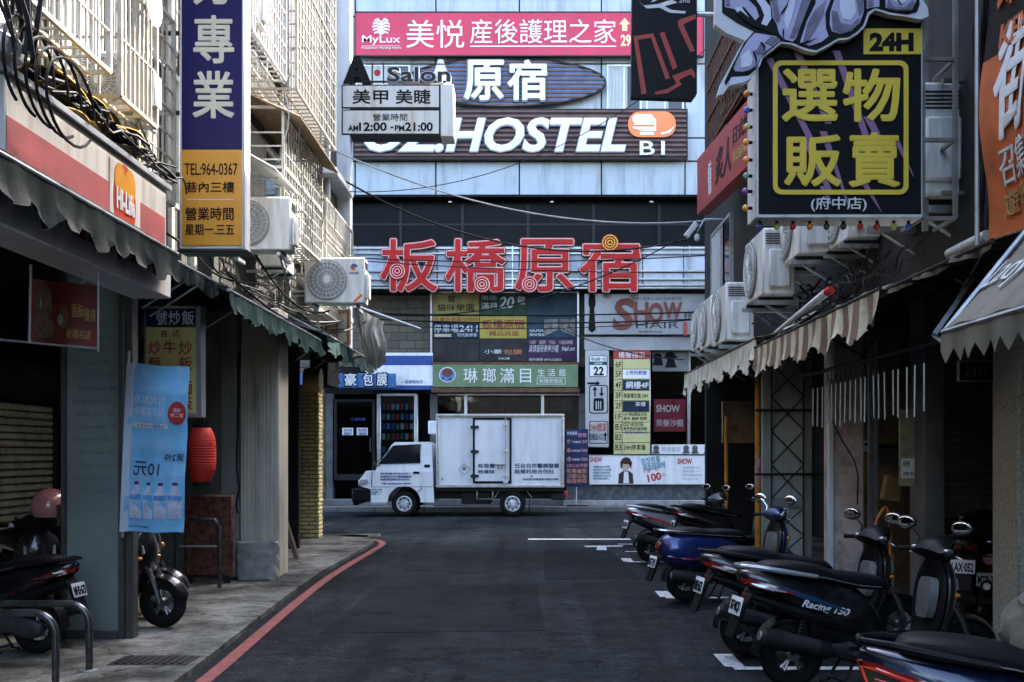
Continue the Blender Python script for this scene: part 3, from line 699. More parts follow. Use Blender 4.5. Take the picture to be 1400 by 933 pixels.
s.text(inkw, [('樓層指示', 845, 881, 482, 490)], .106, .11, bold=.01)
s.text(ink, [('6F', 841, 849, 495, 503), ('5F', 841, 849, 508, 516), ('4F', 841, 849, 523, 531), ('3F', 841, 849, 537, 545), ('2F', 841, 849, 551, 559), ('1F', 841, 849, 566, 574), ('B1', 841, 849, 580, 588), ('B2', 841, 849, 594, 602), ('B3', 841, 849, 608, 616), ('美髮養生館 24H', 852, 885, 538, 545), ('3.5F 精品飾品 包包', 852, 884, 564, 569), ('美甲 服飾 鞋類', 852, 884, 570, 575), ('OZ HOSTEL', 852, 880, 578, 583), ('背包客民宿旅館', 852, 884, 584, 589), ('24H停車場', 852, 882, 608, 616, dict(bold=.02))], .1, .104, bold=.006)
s.shape('entry_panel', [[(851, 518), (887, 518), (887, 506), (851, 506)]], wplast, .1, .103); s.shape('entry_panel_dark', [[(851, 534), (887, 534), (887, 520), (851, 520)], [(851, 563), (887, 563), (887, 549), (851, 549)]], navyp, .1, .103)
s.shape('grid_line', [[(839, y + .5), (888, y + .5), (888, y), (839, y)] for y in (505, 519, 534, 548, 563, 577, 591, 605)] + [[(850, 620), (850.5, 620), (850.5, 492), (850, 492)]], ink, .1, .1045)
s.text(inkblue, [('上帝的教會', 854, 884, 507, 513), ('歡迎參觀本社', 854, 884, 590, 593, dict(bold=0))], .104, .107)
s.text(inkw, [('網樓4F', 855, 886, 522, 532, dict(bold=.03)), ('茶樓', 868, 882, 550, 556)], .104, .107)

# salon poster strip with printed figures
s = Sign('poster_board', 'long white salon poster below the floor directory with two printed portraits', 'poster', 29.4)
s.panel('face', (806, 985, 623, 662), wplast, 0, .03); s.frame('border', (806, 985, 623, 662), alu, .015, 0, .04)
s.text(inkred, [('SHOW', 807, 823, 625, 632, dict(bold=.02)), ('100', 885, 904, 647, 658, dict(rot=.2, bold=.03)), ('SHOW', 926, 946, 627, 635, dict(bold=.03)), ('只要一次', 879, 900, 640, 646, dict(rot=.2, bold=0))])
s.text(M('teal_ink', (.03, .2, .3), .5), [('造型剪髮', 876, 903, 625, 634, dict(rot=.16)), ('喝香醇咖啡', 879, 910, 633, 642, dict(rot=.16)), ('專業設計師群', 811, 834, 637, 640), ('給您最好的服務', 811, 836, 641, 644), ('燙髮染髮護髮', 811, 834, 645, 648), ('結婚造型設計', 811, 836, 649, 652), ('歡迎電話預約', 811, 832, 653, 656), ('元', 905, 909, 647, 651)], bold=.012)
s.text(M('faint_ink', (.45, .5, .52), .5), [('精緻剪髮 100', 933, 957, 638, 641), ('優質洗髮 150', 933, 957, 643, 646), ('時尚燙髮染髮', 933, 960, 648, 651), ('歡迎光臨', 933, 955, 653, 656)], bold=0)
skin = M('printed_skin', (.55, .38, .3), .6); hair = M('printed_hair', (.05, .03, .025), .6, var=.4, scale=20); vest = M('printed_vest', (.05, .04, .04), .6)
s.shape('portrait_body', [[(845, 661.5), (866, 661.5), (865, 648), (860, 644), (852, 644), (846, 648)]], vest, .03, .034)
s.shape('portrait_shirt', [[(852, 661), (860, 661), (858.5, 645), (853, 645)]], inkw, .034, .036)
s.shape('portrait_face', [circ(855.5, 637, 5, 7)], skin, .035, .037)
s.shape('portrait_hair', [[(848.5, 640), (848, 632), (851, 627), (856, 625), (861, 627), (864, 633), (862.5, 642), (860.5, 637), (859, 634.5), (855, 635), (851.5, 634), (850.5, 640)]], hair, .037, .039)
s.shape('second_portrait', [[(971, 661), (976, 661), (975, 650), (980, 640), (984, 640), (984, 626), (978, 625), (973, 630), (970, 640), (972, 650)]], M('printed_auburn_hair', (.22, .07, .04), .6), .03, .034)
s.shape('second_face', [circ(980.5, 636, 3, 6)], skin, .034, .036); s.shape('second_dress', [[(973, 661), (978, 661), (977, 651), (974, 651)]], inkblue, .034, .036)
s = Sign('window_poster', 'narrow black and white portrait strip along the salon window sill', 'poster', 29.7)
s.panel('face', (891, 980, 608, 621), wplast, 0, .02)
pp = []
for k, px in enumerate((897, 938, 950, 967, 976)): pp += [circ(px, 613, 4, 4), [(px - 5, 620.5), (px + 5, 620.5), (px + 3, 615), (px - 3, 615)]]
s.shape('printed_head', pp, M('printed_grey', (.1, .1, .1), .6, var=.6, scale=20), .02, .022)
s.text(M('faint_ink', (.45, .5, .52)), [('時尚髮型', 905, 930, 611, 618)], .02, .023)
s = Sign('window_poster', 'dark portrait print with two hatted heads high in the salon window', 'poster', 29.7)
s.panel('face', (892, 940, 482, 508), M('grey_print', (.16, .165, .16), .5, var=.3), 0, .02)
s.shape('printed_head', [circ(899, 488, 6, 5), [(892, 500), (907, 500), (904, 490), (895, 490)], circ(916, 486, 7, 4), [(907, 490), (927, 490), (925, 487), (909, 487)], [(909, 503), (925, 503), (921, 490), (913, 490)]], ink, .02, .022)
# standing menu banner
s = Sign('standing_banner', 'dark blue upright menu banner standing beside the truck box', 'banner', 28.9)
s.panel('face', (773, 804, 587, 666), M('navy_print', (.025, .035, .09), .5, var=.3), 0, .02); o = s.o
s.shape('food_photo', [circ(778, 604, 3), circ(778, 616, 3), circ(778, 628, 3)] + [rrect(775 + 7 * i, 781 + 7 * i, 641 + 7 * j, 647 + 7 * j, 1) for i in range(4) for j in range(3)], M('food_print', (.3, .14, .1), .5, var=.8, scale=14), .02, .022)
s.text(M('pink_ink', (.6, .25, .3), .5), [('套餐', 790, 802, 592, 598), ('150', 794, 803, 602, 606), ('180', 794, 803, 614, 618), ('200', 794, 803, 626, 630), ('CIRCLES', 775, 792, 635, 639), ('特價', 793, 803, 634, 639)], .02, .023)
s.text(inkw, [('美食推薦', 775, 789, 590, 595), ('牛肉麵套餐', 782, 793, 603, 606), ('排骨飯套餐', 782, 793, 615, 618), ('炸雞套餐', 782, 793, 627, 630)], .02, .023, bold=.0)
MB().tube([P(788, 587, 28.93), P(788, 691, 28.93)], .015).build('pole', steel, o)
MB().box(X(775, 28.93), X(803, 28.93), 28.88, 29.15, .136, .17, .01).build('base', blackplast, o)

# patched asphalt, oil stains and a manhole
patchm = ground_mat('patched_asphalt', (.0155, .0185, .0205), 80, .3, .8, (.6,) * 3, .1, .8)
oldm = ground_mat('worn_grey_asphalt', (.023, .0275, .03), 60, .4, .8, (.5,) * 3, .1, .9)
def blob(cx, cy, rx, ry, k, seed):
    r_ = random.Random(seed); return [(cx + rx * cos(a) * (1 + r_.uniform(-k, k)), cy + ry * sin(a) * (1 + r_.uniform(-k, k))) for a in [2 * pi * i / 26 for i in range(26)]]
b = MB(); b.poly(ID, [(-1.75, 9.2), (.15, 9.35), (.1, 12.6), (-1.7, 12.45)], .0, .003); b.poly(ID, [(.2, 13.2), (1.35, 13.25), (1.3, 17.3), (.25, 17.2)], 0, .003); b.poly(ID, [(-7, 22.2), (6.5, 22.6), (6.5, 23.5), (-7, 23.1)], 0, .003)
b.struct('road_patch', patchm, smooth=False)
b = MB(); b.poly(ID, [(-.9, 5.2), (.7, 5.1), (.8, 8.4), (-.8, 8.6)], 0, .002); b.poly(ID, [(-1.6, 14.2), (-.6, 14.1), (-.5, 19.5), (-1.7, 19.4)], 0, .002)
b.struct('worn_road_patch', oldm, smooth=False)
# ------------------------------------------------------------ left building
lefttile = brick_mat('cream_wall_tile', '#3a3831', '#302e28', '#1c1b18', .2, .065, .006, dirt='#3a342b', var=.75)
leftgrey = M('grey_green_panel', (.25, .26, .235), .6, var=.2, dirt=(.07, .07, .06), damt=.7, streak=True, scale=1.5, bump=.05)
corr = M('cream_sheet_cladding', (.52, .49, .39), .6, var=.15, dirt=(.13, .12, .1), damt=.7, streak=True, scale=2)
LB = thing('apartment_building', 'old cream tiled apartment building along the left side of the alley', 'building', (-3.6, 12, 0))
MB().fbox(ID, -12, -3.5, -9, 20.3, 3.25, 10.5).build('upper_wall', lefttile, LB, smooth=False)
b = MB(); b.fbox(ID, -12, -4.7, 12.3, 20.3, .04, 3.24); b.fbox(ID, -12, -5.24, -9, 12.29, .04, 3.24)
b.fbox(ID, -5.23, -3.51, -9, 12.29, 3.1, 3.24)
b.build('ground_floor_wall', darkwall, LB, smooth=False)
b = MB(); b.box(-3.41, -2.95, 13.0, 13.5, .045, 3.24, .015)
for k in range(10): b.box(-3.4 + k * .046, -3.372 + k * .046, 12.985, 13.0, .35, 2.7)
b.build('pillar', corr, LB)
b = MB(); b.box(-3.62, -3.42, 12.9, 13.1, .045, 3.2, .01).box(-4.7, -3.63, 13.3, 13.4, .045, 3.2); b.build('partition', leftgrey, LB)
bw = brick_mat('yellow_brick', '#e6cf94', '#cdb67c', '#82765a', .24, .068, .012, dirt='#3c331f', var=.5)
b = MB(); 
for k in range(34):
    z0 = .045 + k * .079; j = random.uniform(-.006, .006)
    b.box(X(409, 19.1) + j, X(437, 19.1) + j, 19.05 + j, 19.4, z0, z0 + .07, .008)
b.box(X(410, 19.1), X(436, 19.1), 19.07, 19.4, .045, 2.72, m=0)
b.build('brick_pillar', bw, LB)
b = MB(); b.box(X(385, 17), X(408, 17), 17, 17.12, .045, 3.2); b.build('rear_wall', darkwall, LB); MB().box(-3.8, -3.5, 19.1, 20.3, 2.73, 3.24).build('lintel', darkwall, LB)
for (y0, y1, z0, z1) in ((5.2, 7.2, 4.5, 5.9), (8, 9, 4.3, 5.6), (9.3, 10.8, 3.9, 5.2), (11.8, 13.2, 6.2, 7.6), (13.2, 15.2, 4.5, 5.6), (15.8, 17.6, 4.4, 5.4), (13.6, 15.6, 6.7, 8.2)):
    window(LB, LW(-3.49), y0, y1, z0, z1, 2, alu)
for y in (10.4, 11.1, 15.5, 18.6, 20.1): MB().tube([(-3.4, y, 3.3), (-3.4, y, 10.4)], .05, 8).build('drain_pipe', M('grey_pvc_pipe', (.35, .35, .33), .5, var=.15, dirt=(.15, .12, .08), damt=.6), LB)
for y, z in ((19.2, 3.9), (19.2, 6.2)): MB().box(-3.5, -3.2, y - .9, y + .9, z, z + .1, .01).build('window_canopy', white, LB)
# white painted end wall slab at the far corner
MB().fbox(ID, -3.49, -3.25, 20.0, 20.3, 3.25, 10.5).build('corner_strip', white, LB, smooth=False)

# roller shutter inside the arcade
b = MB()
n_ = 26
for k in range(n_):
    z0 = .08 + k * .075; b.box(-5.22, -5.195, 7.0, 12.0, z0, z0 + .066, .012)
sh = thing('roller_shutter', 'closed cream roller shutter behind the parked scooter at far left', 'shutter', (-5.2, 9.5, .045))
b.build('slat', M('cream_shutter_slat', (.74, .67, .46), .5, var=.12, dirt=(.14, .11, .06), damt=.6, scale=3), sh)
b = MB(); b.box(-5.24, -5.15, 12.0, 12.2, .05, 3, .008).box(-5.24, -5.1, 6, 12.0, 2.06, 2.45, .01); b.build('frame', darkmetal, sh)
MB().text(LW(-5.1), '小心電動捲門', 11, 11.8, 2.2, 2.35, 0, .004).build('lettering', M('faded_grey_ink', (.08, .08, .075), .6), sh, smooth=False)

# glass shop wall facing the camera
d = 8.7
s = Sign('glass_partition', 'dark glass partition printed with small grey repeated lettering, beside the blue banner', 'partition', d)
s.root((90, 166, 360, 880)); o = s.o
MB().fbox(FR(d), X(92, d), X(164, d), .1, 2.95, -.03, 0).build('pane', M('smoky_glass', (.22, .25, .23), .14, var=.25, scale=1.2, coat=.4), o, smooth=False)
b = MB(); b.box(X(164, d), X(172, d), d - .04, d + .06, .045, 3.1, .006).box(X(172, d), X(183, d), d - .02, d + .1, .045, 3.1, .006).box(X(86, d), X(92, d), d - .05, d + .05, .045, 3.1, .006).box(X(92, d), X(164, d), d - .04, d + .02, .045, .11, .004)
b.build('frame', M('brushed_bronze_frame', (.09, .09, .085), .4, .5, var=.2), o)
b = MB()
for r_ in range(14):
    x0 = 97 + (r_ * 5) % 14; py = 440 + r_ * 17.5; b.text(FR(d), 'Enjoy your life', X(x0, d), X(x0 + 52, d), Z(py + 8, d), Z(py, d), .001, .002, 0)
b.build('lettering', M('etched_grey', (.11, .125, .12), .6), o, smooth=False)

# blue banner flag seen from behind (print shows through mirrored)
d = 8.45
s = Sign('banner_flag', 'light blue upright fabric banner with mirrored print and four water bottles', 'banner', d)
o = s.root((178, 258, 497, 730))
pq = [P(178, 497, d), P(258, 502, d), P(250, 729, d), P(168, 727, d)]
def flag(u, v, w=0):
    p = pq[0].lerp(pq[1], u).lerp(pq[3].lerp(pq[2], u), v)
    return (p.x, d - w + .012 * sin(v * 13 + u * 2) + .02 * (u - .5) ** 2 + .007 * abs(sin(v * 19)) + .006 * abs(sin(u * 6.3)), p.z + .004 * sin(u * 9))
flagm = M('light_blue_banner_cloth', (.2, .5, .76), .7, var=.2, scale=3, dirt=(.5, .62, .72), damt=.6, bump=.1, bscale=30)
MB().grid(flag, 24, 90, (0, .004, 0)).build('cloth', flagm, o)
FL = lambda u, v, w: flag(u, 1 - v, w)
b = MB(); b.fbox(FL, -.06, .075, .0, 1, .004, .012); b.build('sleeve', M('pale_sleeve_cloth', (.55, .62, .75), .7, var=.1), o, smooth=False)
b = MB()
b.text(FL, '10元', .12, .56, .335, .42, .004, .006, .03, mirror=True); b.text(FL, '第2件', .62, .97, .425, .475, .004, .006, .02, mirror=True)
b.text(FL, 'www.', .1, .16, .027, .034, .004, .006, 0, mirror=True); b.text(FL, '活動詳情請洽門市', .16, .42, .025, .036, .004, .006, 0, mirror=True)
b.build('lettering', M('navy_print_ink', (.03, .04, .1), .6), o, smooth=False)
b = MB(); b.text(FL, '台灣加油', .1, .62, .765, .82, .004, .006, .0, mirror=True); b.text(FL, '海洋深層水', .1, .62, .695, .745, .004, .006, .0, mirror=True); b.poly(FL, rrect(.1, .68, .62, .648, .012), .004, .006)
b.build('pale_lettering', M('pale_print', (.62, .72, .8), .6), o, smooth=False)
b = MB(); b.poly(FL, circ(.83, .715, .155, .07, 28), .004, .006); b.text(FL, '好水好料', .16, .62, .625, .643, .0065, .007, .01, mirror=True); b.build('red_badge', inkred, o, smooth=False)
b = MB(); b.text(FL, '第二件', .72, .94, .69, .715, .0065, .008, .01, mirror=True); b.text(FL, '特價', .77, .89, .72, .745, .0065, .008, .01, mirror=True); b.build('badge_lettering', inkw, o, smooth=False)
b = MB(); bc = MB(); bl = MB()
for uc, wd in ((.19, .095), (.395, .075), (.6, .1), (.84, .115)):
    z1 = .28; b.poly(FL, [(uc - wd, .09), (uc - wd * 1.02, .19), (uc - wd, .225), (uc - wd * .4, .262), (uc - wd * .4, z1), (uc + wd * .4, z1), (uc + wd * .4, .262), (uc + wd, .225), (uc + wd * 1.02, .19), (uc + wd, .09), (uc + wd * .8, .08), (uc - wd * .8, .08)], .004, .0055)
    bc.poly(FL, [(uc - wd * .4, .28), (uc + wd * .4, .28), (uc + wd * .4, .298), (uc - wd * .4, .298)], .004, .006)
    bl.poly(FL, [(uc - wd, .195), (uc + wd, .195), (uc + wd, .222), (uc - wd, .222)], .006, .007)
b.build('printed_bottle', M('pale_bottle_print', (.52, .55, .68), .5, var=.25, scale=12), o, smooth=False)
bc.build('printed_cap', M('navy_print_ink', (.03, .04, .1)), o, smooth=False); bl.build('printed_label', M('label_print', (.1, .3, .6), .5, var=.5, scale=25), o, smooth=False)
MB().tube([P(176, 480, d + .03), P(167, 735, d + .03)], .012).build('pole', steel, o)

# fried rice box sign
d = 10.5
s = Sign('box_sign', 'yellow and navy fried rice box sign partly behind the blue banner', 'sign', d)
o = s.root((196, 272, 419, 570))
MB().box(X(196, d), X(275, d), d, d + .16, Z(571, d), Z(418, d), .01).build('case', alu, o)
s.panel('yellow_face', (200, 268, 448, 566), M('old_yellow_face', (.74, .63, .24), .45, var=.12, dirt=(.25, .2, .08), damt=.4), 0, .008); s.panel('navy_face', (200, 268, 422, 447), M('navy_face', (.015, .02, .06), .4), 0, .008)
s.text(inkw, [('號', 214, 229, 425, 445), ('炒', 231, 247, 425, 445), ('飯', 249, 266, 425, 445)], .008, .012, bold=.02)
s.text(inkred, [('各', 220, 230, 452, 461), ('式', 236, 246, 452, 461), ('炒', 203, 220, 466, 485), ('牛', 224, 241, 466, 485), ('炒', 245, 263, 466, 485), ('麵', 203, 220, 488, 507), ('飯', 245, 263, 488, 507), ('燴', 203, 220, 512, 530), ('麵', 245, 263, 520, 540), ('飯', 245, 263, 543, 561)], .008, .012, bold=.015)
MB().tube([(X(236, d), d + .08, Z(418, d)), (X(236, d), d + .08, 3.2)], .02).build('hanger', darkmetal, o)

# lantern
d = 10.6
o = thing('paper_lantern', 'red ribbed paper lantern hanging below the fried rice sign', 'lantern', P(276, 662, d))
c = P(276, 622, d); prof = []
for k in range(41):
    t = -1 + k / 20; prof.append((.135 * (1 - abs(t) ** 3.2 * .42) * (1 + .018 * (1 if k % 2 else -1)), t * .265))
MB().lathe(prof, c, seg=24).build('shade', M('red_lantern_paper', (.55, .03, .015), .6, var=.12, scale=5), o)
b = MB(); b.lathe([(.085, .262), (.085, .3)], c, seg=20).lathe([(.085, -.3), (.085, -.262)], c, seg=20); b.build('end_ring', ink, o)
MB().tube([c + Vector((0, 0, .3)), c + Vector((0, 0, .9))], .006).build('cord', cable_m, o)

# food banner hung under the soffit
d = 7.0
s = Sign('food_banner', 'small red food banner hanging from a pole under the dark green awning', 'banner', d)
o = s.root((42, 134, 378, 475))
pq2 = [P(44, 381, d), P(134, 391, d), P(133, 474, d), P(42, 466, d)]
def fl2(u, v, w=0):
    p = pq2[0].lerp(pq2[1], u).lerp(pq2[3].lerp(pq2[2], u), 1 - v); return (p.x, d - w + .015 * sin(u * 8), p.z)
MB().grid(lambda a, b_: fl2(a, b_), 12, 8, (0, .004, 0)).build('cloth', M('red_food_print', (.14, .018, .014), .6, var=.5, scale=9), o)
b = MB(); b.poly(fl2, circ(.18, .62, .13, .3), .004, .006).poly(fl2, circ(.2, .25, .16, .18), .0045, .0065).poly(fl2, circ(.5, .4, .08, .2), .004, .006); b.build('food_photo', M('brown_food_print', (.12, .065, .03), .6, var=.7, scale=14), o, smooth=False)
b = MB(); b.poly(fl2, circ(.17, .62, .05, .16), .007, .0075).poly(fl2, circ(.45, .38, .05, .09), .007, .0075); b.build('plate_photo', M('pale_food_print', (.25, .23, .2), .6, var=.3, scale=14), o, smooth=False)
b = MB(); b.text(fl2, '香酥', .62, .8, .44, .66, .004, .006, .02).text(fl2, '雞排', .8, .96, .4, .62, .004, .006, .02).text(fl2, '板橋名店', .55, .9, .1, .25, .004, .006, .01, .2); b.build('lettering', M('dark_gold_ink', (.4, .25, .06), .5), o, smooth=False)
b = MB(); b.tube([P(-20, 463, d), P(134, 477, d)], .008).tube([P(42, 362, d), P(40, 470, d)], .01).tube([P(134, 372, d), P(134, 481, d)], .006); b.build('pole', alu, o)

# convenience-store fascia and soffit board
fasc = M('store_fascia_white', (.68, .66, .6), .5, var=.08, dirt=(.3, .25, .18), damt=.7, streak=True, scale=2)
s = Sign('store_fascia', 'long white and red store fascia sign above the dark green awning', 'sign', fn=LW(-2.95), loc=(-2.95, 7.6, 3.05))
o = s.root((6.2, 8.95, 3.05, 3.66))
s.panel('face', (6.2, 8.95, 3.05, 3.66), fasc, -.25, 0, bev=.012)
s.panel('red_band', (6.2, 8.9, 3.05, 3.42), M('faded_red_band', (.46, .12, .115), .5, var=.15, dirt=(.25, .12, .1), damt=.7), 0, .004)
s.panel('cap', (6.15, 9.0, 3.661, 3.7), alu, -.26, .03)
s.panel('logo_ground', (7.72, 8.32, 3.05, 3.6), fasc, .004, .008)
s.shape('logo', [circ(8.0, 3.34, .22, .27, 28)], M('logo_red', (.6, .06, .02), .4), .008, .012)
s.shape('logo_top', [circ(7.9, 3.48, .11, .12), circ(8.1, 3.48, .11, .12)], M('logo_amber', (.75, .32, .02), .4), .012, .014)
s.text(inkw, [('Hi-Life', 7.82, 8.18, 3.26, 3.42)], .014, .02, bold=.03)
s = Sign('soffit_board', 'white sign strip with red lettering hidden under the dark green awning', 'sign', fn=LW(-2.75), loc=(-2.75, 7.5, 2.75))
s.root((6.0, 8.85, 2.76, 3.02)); s.panel('face', (5.2, 8.45, 2.7, 2.92), white, -.3, 0, bev=.01)
s.text(inkred, [('營業中歡迎光臨', 6.6, 8.3, 2.83, 2.91)], 0, .006, bold=.03)

# awnings
greencloth = M('dark_green_tarpaulin', (.006, .012, .0115), .6, var=.4, scale=2, dirt=(.025, .034, .033), damt=.5, bump=.25, bscale=14)
tealcloth = M('faded_teal_tarpaulin', (.016, .04, .038), .6, var=.35, scale=2, dirt=(.09, .13, .125), damt=.5, bump=.25, bscale=14)
def awning(label, side, xb, zb, xf, zf, y0, y1, drop, mats, scal=.22, scd=.06, curl=.0, stripe=0., fm=None, name='awning', parts=True, group=None, sag=.04, rag=.02):
    rnd = random.Random(int(y0 * 100)); o = thing(name, label, 'awning', (xf, (y0 + y1) / 2, zf - drop), group)
    nu = max(8, int((y1 - y0) / .06)); ph = rnd.random() * 6
    def cloth(u, v):
        y = y0 + (y1 - y0) * u; x = xb + (xf - xb) * v; z = zb + (zf - zb) * v - sag * sin(pi * v) * (1 + .6 * sin(u * (y1 - y0) * 3.1 + ph))
        return (x, y, z + .012 * sin(y * 9 + ph) * v)
    mm = mats if isinstance(mats, (list, tuple)) else [mats]
    MB().grid(cloth, nu // 2, 8, (0, 0, -.008)).build('canopy', mm[0], o)
    b = MB(); L_ = y1 - y0; n = max(2, round(L_ / scal)); per = L_ / n; st = max(1, int(per / .03))
    def val(y, v):
        t = ((y - y0) / per) % 1; dd = drop * (1 + rag * sin(y * 7.3 + ph) * 3) - scd * (1 - math.sqrt(max(0, 1 - (2 * t - 1) ** 2)))
        x = xf + side * (.006 + .018 * sin(y * 11 + ph) * v + .012 * sin(y * 29) * v + curl * v ** 3 * (1.3 if t < .5 else .7)); return (x, y, zf + .012 * sin(y * 9 + ph) - dd * v + curl * .4 * v ** 4)
    N_ = int(L_ / .025)
    for i in range(N_):
        ya = y0 + L_ * i / N_; yb = y0 + L_ * (i + 1) / N_
        m_ = 0 if not stripe else int(((ya + yb) / 2 - y0) / stripe) % len(mm)
        b.grid(lambda a, c: val(ya + (yb - ya) * a, c), 1, 5, None, m_)
    for i in range(N_):
        pass
    b.build('valance', mm, o)
    b = MB(); b.tube([(xf, y0, zf - .01), (xf, y1, zf - .01)], .016, 8)
    for y in [y0 + .05, y1 - .05] + [y0 + (y1 - y0) * k / 3 for k in (1, 2)]:
        b.tube([(xb, y, zb - .03), (xf, y, zf - .02)], .011, 6); b.tube([(xb, y, zf - .25), (xf + (xb - xf) * .3, y, zf + (zb - zf) * .3 - .03)], .01, 6)
    b.build('frame', fm or steel, o); return o
awning('dark green tarpaulin awning with curled scalloped hem at the upper left', 1, -2.92, 3.2, -2.66, 3.03, 4.3, 8.32, .3, greencloth, .36, .1, .05)
awning('short dark awning beside the navy and orange vertical sign', 1, -3.5, 3.3, -2.85, 3.08, 8.5, 10.0, .16, greencloth, .3, .05)
awning('faded teal awning with tattered hem under the caged windows', 1, -3.5, 3.4, -2.76, 3.03, 10.1, 14.6, .25, tealcloth, .26, .05, .03, rag=.05)
awning('dark teal awning with rusty frame at the far end of the left row', 1, -3.5, 3.55, -2.76, 3.16, 15.0, 19.4, .27, tealcloth, .5, .03, .02, rag=.05)

# tall vertical sign
d = 10
s = Sign('vertical_sign', 'tall navy and orange vertical sign projecting over the left awnings', 'sign', d)
o = s.root((245, 340, -120, 340))
MB().box(X(245, d), X(334, d), d, d + .22, Z(341, d), Z(-130, d), .01).build('case', white, o)
navy = M('navy_sign_face', (.016, .014, .085), .4, var=.12, scale=2); org = M('orange_sign_face', (.68, .3, .025), .4, var=.08, scale=2, dirt=(.4, .16, .02), damt=.4)
s.panel('navy_face', (249, 331, -120, 205), navy, 0, .012); s.panel('orange_face', (249, 331, 205.5, 336), org, 0, .012)
ivory = M('ivory_lettering', (.6, .56, .45), .5, var=.1)
s.text(ivory, [('方', 265, 321, -52, 8), ('專', 265, 321, 22, 88), ('業', 264, 321, 98, 163)], .012, .02, bold=.035)
s.text(ink, [('TEL:964-0367', 253, 325, 224, 240, dict(bold=.0)), ('巷內三樓', 254, 321, 249, 264), ('營業時間', 254, 320, 284, 302), ('星期一.三五', 254, 321, 307, 322)], .012, .018, bold=.02)
s.shape('rule', [[(256, 274), (320, 274), (320, 273), (256, 273)]], inkw, .012, .016)
b = MB(); b.box(X(244, d), X(338, d), d - .01, d + .24, Z(345, d), Z(341, d), .006); b.build('base_rim', darkmetal, o)
for py in (150, 40, 235): MB().tube([(-3.5, d + .1, Z(py, d)), (X(245, d), d + .1, Z(py, d))], .022, 6).build('bracket', darkmetal, o)

# ------------------------------------------------------------ air-conditioner units
def make_ac(name='ac_unit', fan=True):
    o = thing(name, 'x', 'air conditioner')
    MB().box(-.41, .41, -.15, .15, .03, .65, .018).build('casing', acwhite, o)
    b = MB(); b.lathe([(.255, 0), (.27, -.008), (.27, -.02), (.25, -.02)], (-.1, -.15, .345), 'y', 32); b.build('fan_surround', M('ac_surround_grey', (.3, .3, .29), .6, var=.1), o)
    b = MB()
    for R_ in (.07, .13, .19, .245): b.torus((-.1, -.178, .345), R_, .0045, 'y', 28, 5)
    for k in range(24):
        a = 2 * pi * k / 24; b.tube([(-.1 + .05 * cos(a), -.185, .345 + .05 * sin(a)), (-.1 + .26 * cos(a + .25), -.172, .345 + .26 * sin(a + .25))], .0035, 4)
    b.lathe([(.055, 0), (.05, -.012)], (-.1, -.178, .345), 'y', 18)
    b.build('fan_grille', acwhite, o)
    b = MB()
    for k in range(4):
        a = pi / 2 * k; b.add([(-.1 + r_ * cos(a + t), -.168 + .008 * (t > .3), .345 + r_ * sin(a + t)) for r_ in (.04, .23) for t in (0, .75)], [(0, 1, 3, 2)])
    b.build('fan', M('grey_fan_blade', (.1, .1, .1), .6), o)
    b = MB(); b.box(.411, .455, -.1, .1, .1, .45, .015); b.build('side_cover', acwhite, o)
    b = MB()
    for k in range(5): b.box(.4105, .416, -.12, .12, .5 + k * .022, .51 + k * .022)
    b.build('vent', acdark, o)
    b = MB(); b.box(-.3, -.26, -.16, .16, 0, .03).box(.26, .3, -.16, .16, 0, .03); b.build('foot', darkmetal, o)
    b = MB()
    for x in (-.28, .28): b.box(x - .02, x + .02, -.2, .42, -.04, -.001).tube([(x, -.1, -.04), (x, .4, -.35)], .014, 5)
    b.build('bracket', steel, o)
    return o
ac = make_ac()
place(ac, (X(460, 15.4), 15.4, Z(422, 15.4) + .02), 0, 1.03); ac['label'] = 'white air conditioner with a round fan facing the camera above the teal awning'; ac['group'] = 'wall mounted air conditioners'
GR = MB(); GR.text(FR(-.15), 'GREE', .2, .33, .42, .455, .0, .004, .03); GR.build('lettering', M('logo_blue', (.05, .09, .3), .4), ac, smooth=False)
b = MB(); b.poly(FR(-.15), circ(.265, .52, .05, .045, 20, 0, pi), .0, .003).poly(FR(-.15), circ(.25, .52, .035, .045, 20, pi, 2 * pi), 0, .003, 1); b.poly(FR(-.15), [(.25, .06), (.36, .16), (.38, .13), (.28, .05)], 0, .003, 1); b.build('emblem', [M('logo_blue', (.05, .09, .3)), M('logo_orange', (.7, .14, .01))], ac, smooth=False)
def plain_ac(loc, rz, label, s_=1):
    c = copy_tree(ac); c['label'] = label; place(c, loc, rz, s_)
    for ch in kids(c):
        if ch.name.startswith(('lettering', 'emblem')): bpy.data.objects.remove(ch)
    return c
RZ = -pi / 2
for (px0, px1, pyb, d, s_, lab) in (
        (1040, 1090, 408, 11.6, 1.15, 'tall white air conditioner hanging below the left corner of the claw sign'),
        (1094, 1140, 352, 10.9, 1.15, 'white air conditioner on a steel arm below the middle of the claw sign'),
        (990, 1033, 470, 14.1, 1.22, 'white air conditioner nearest the camera in the row of three above the pale awning'),
        (972, 1004, 476, 15.4, 1.15, 'middle white air conditioner in the row of three above the pale awning'),
        (956, 985, 478, 16.6, 1.0, 'farthest and smallest air conditioner in the row of three above the pale awning'),
        (1268, 1306, 274, 8.4, 1.4, 'large white air conditioner behind the steel frame beside the claw sign'),
        (1160, 1205, 330, 10.2, 1.0, 'white air conditioner half hidden under the right part of the claw sign')):
    xc = X((px0 + px1) / 2, d); plain_ac((xc, d + .41 * s_, Z(pyb, d)), RZ, lab, s_)
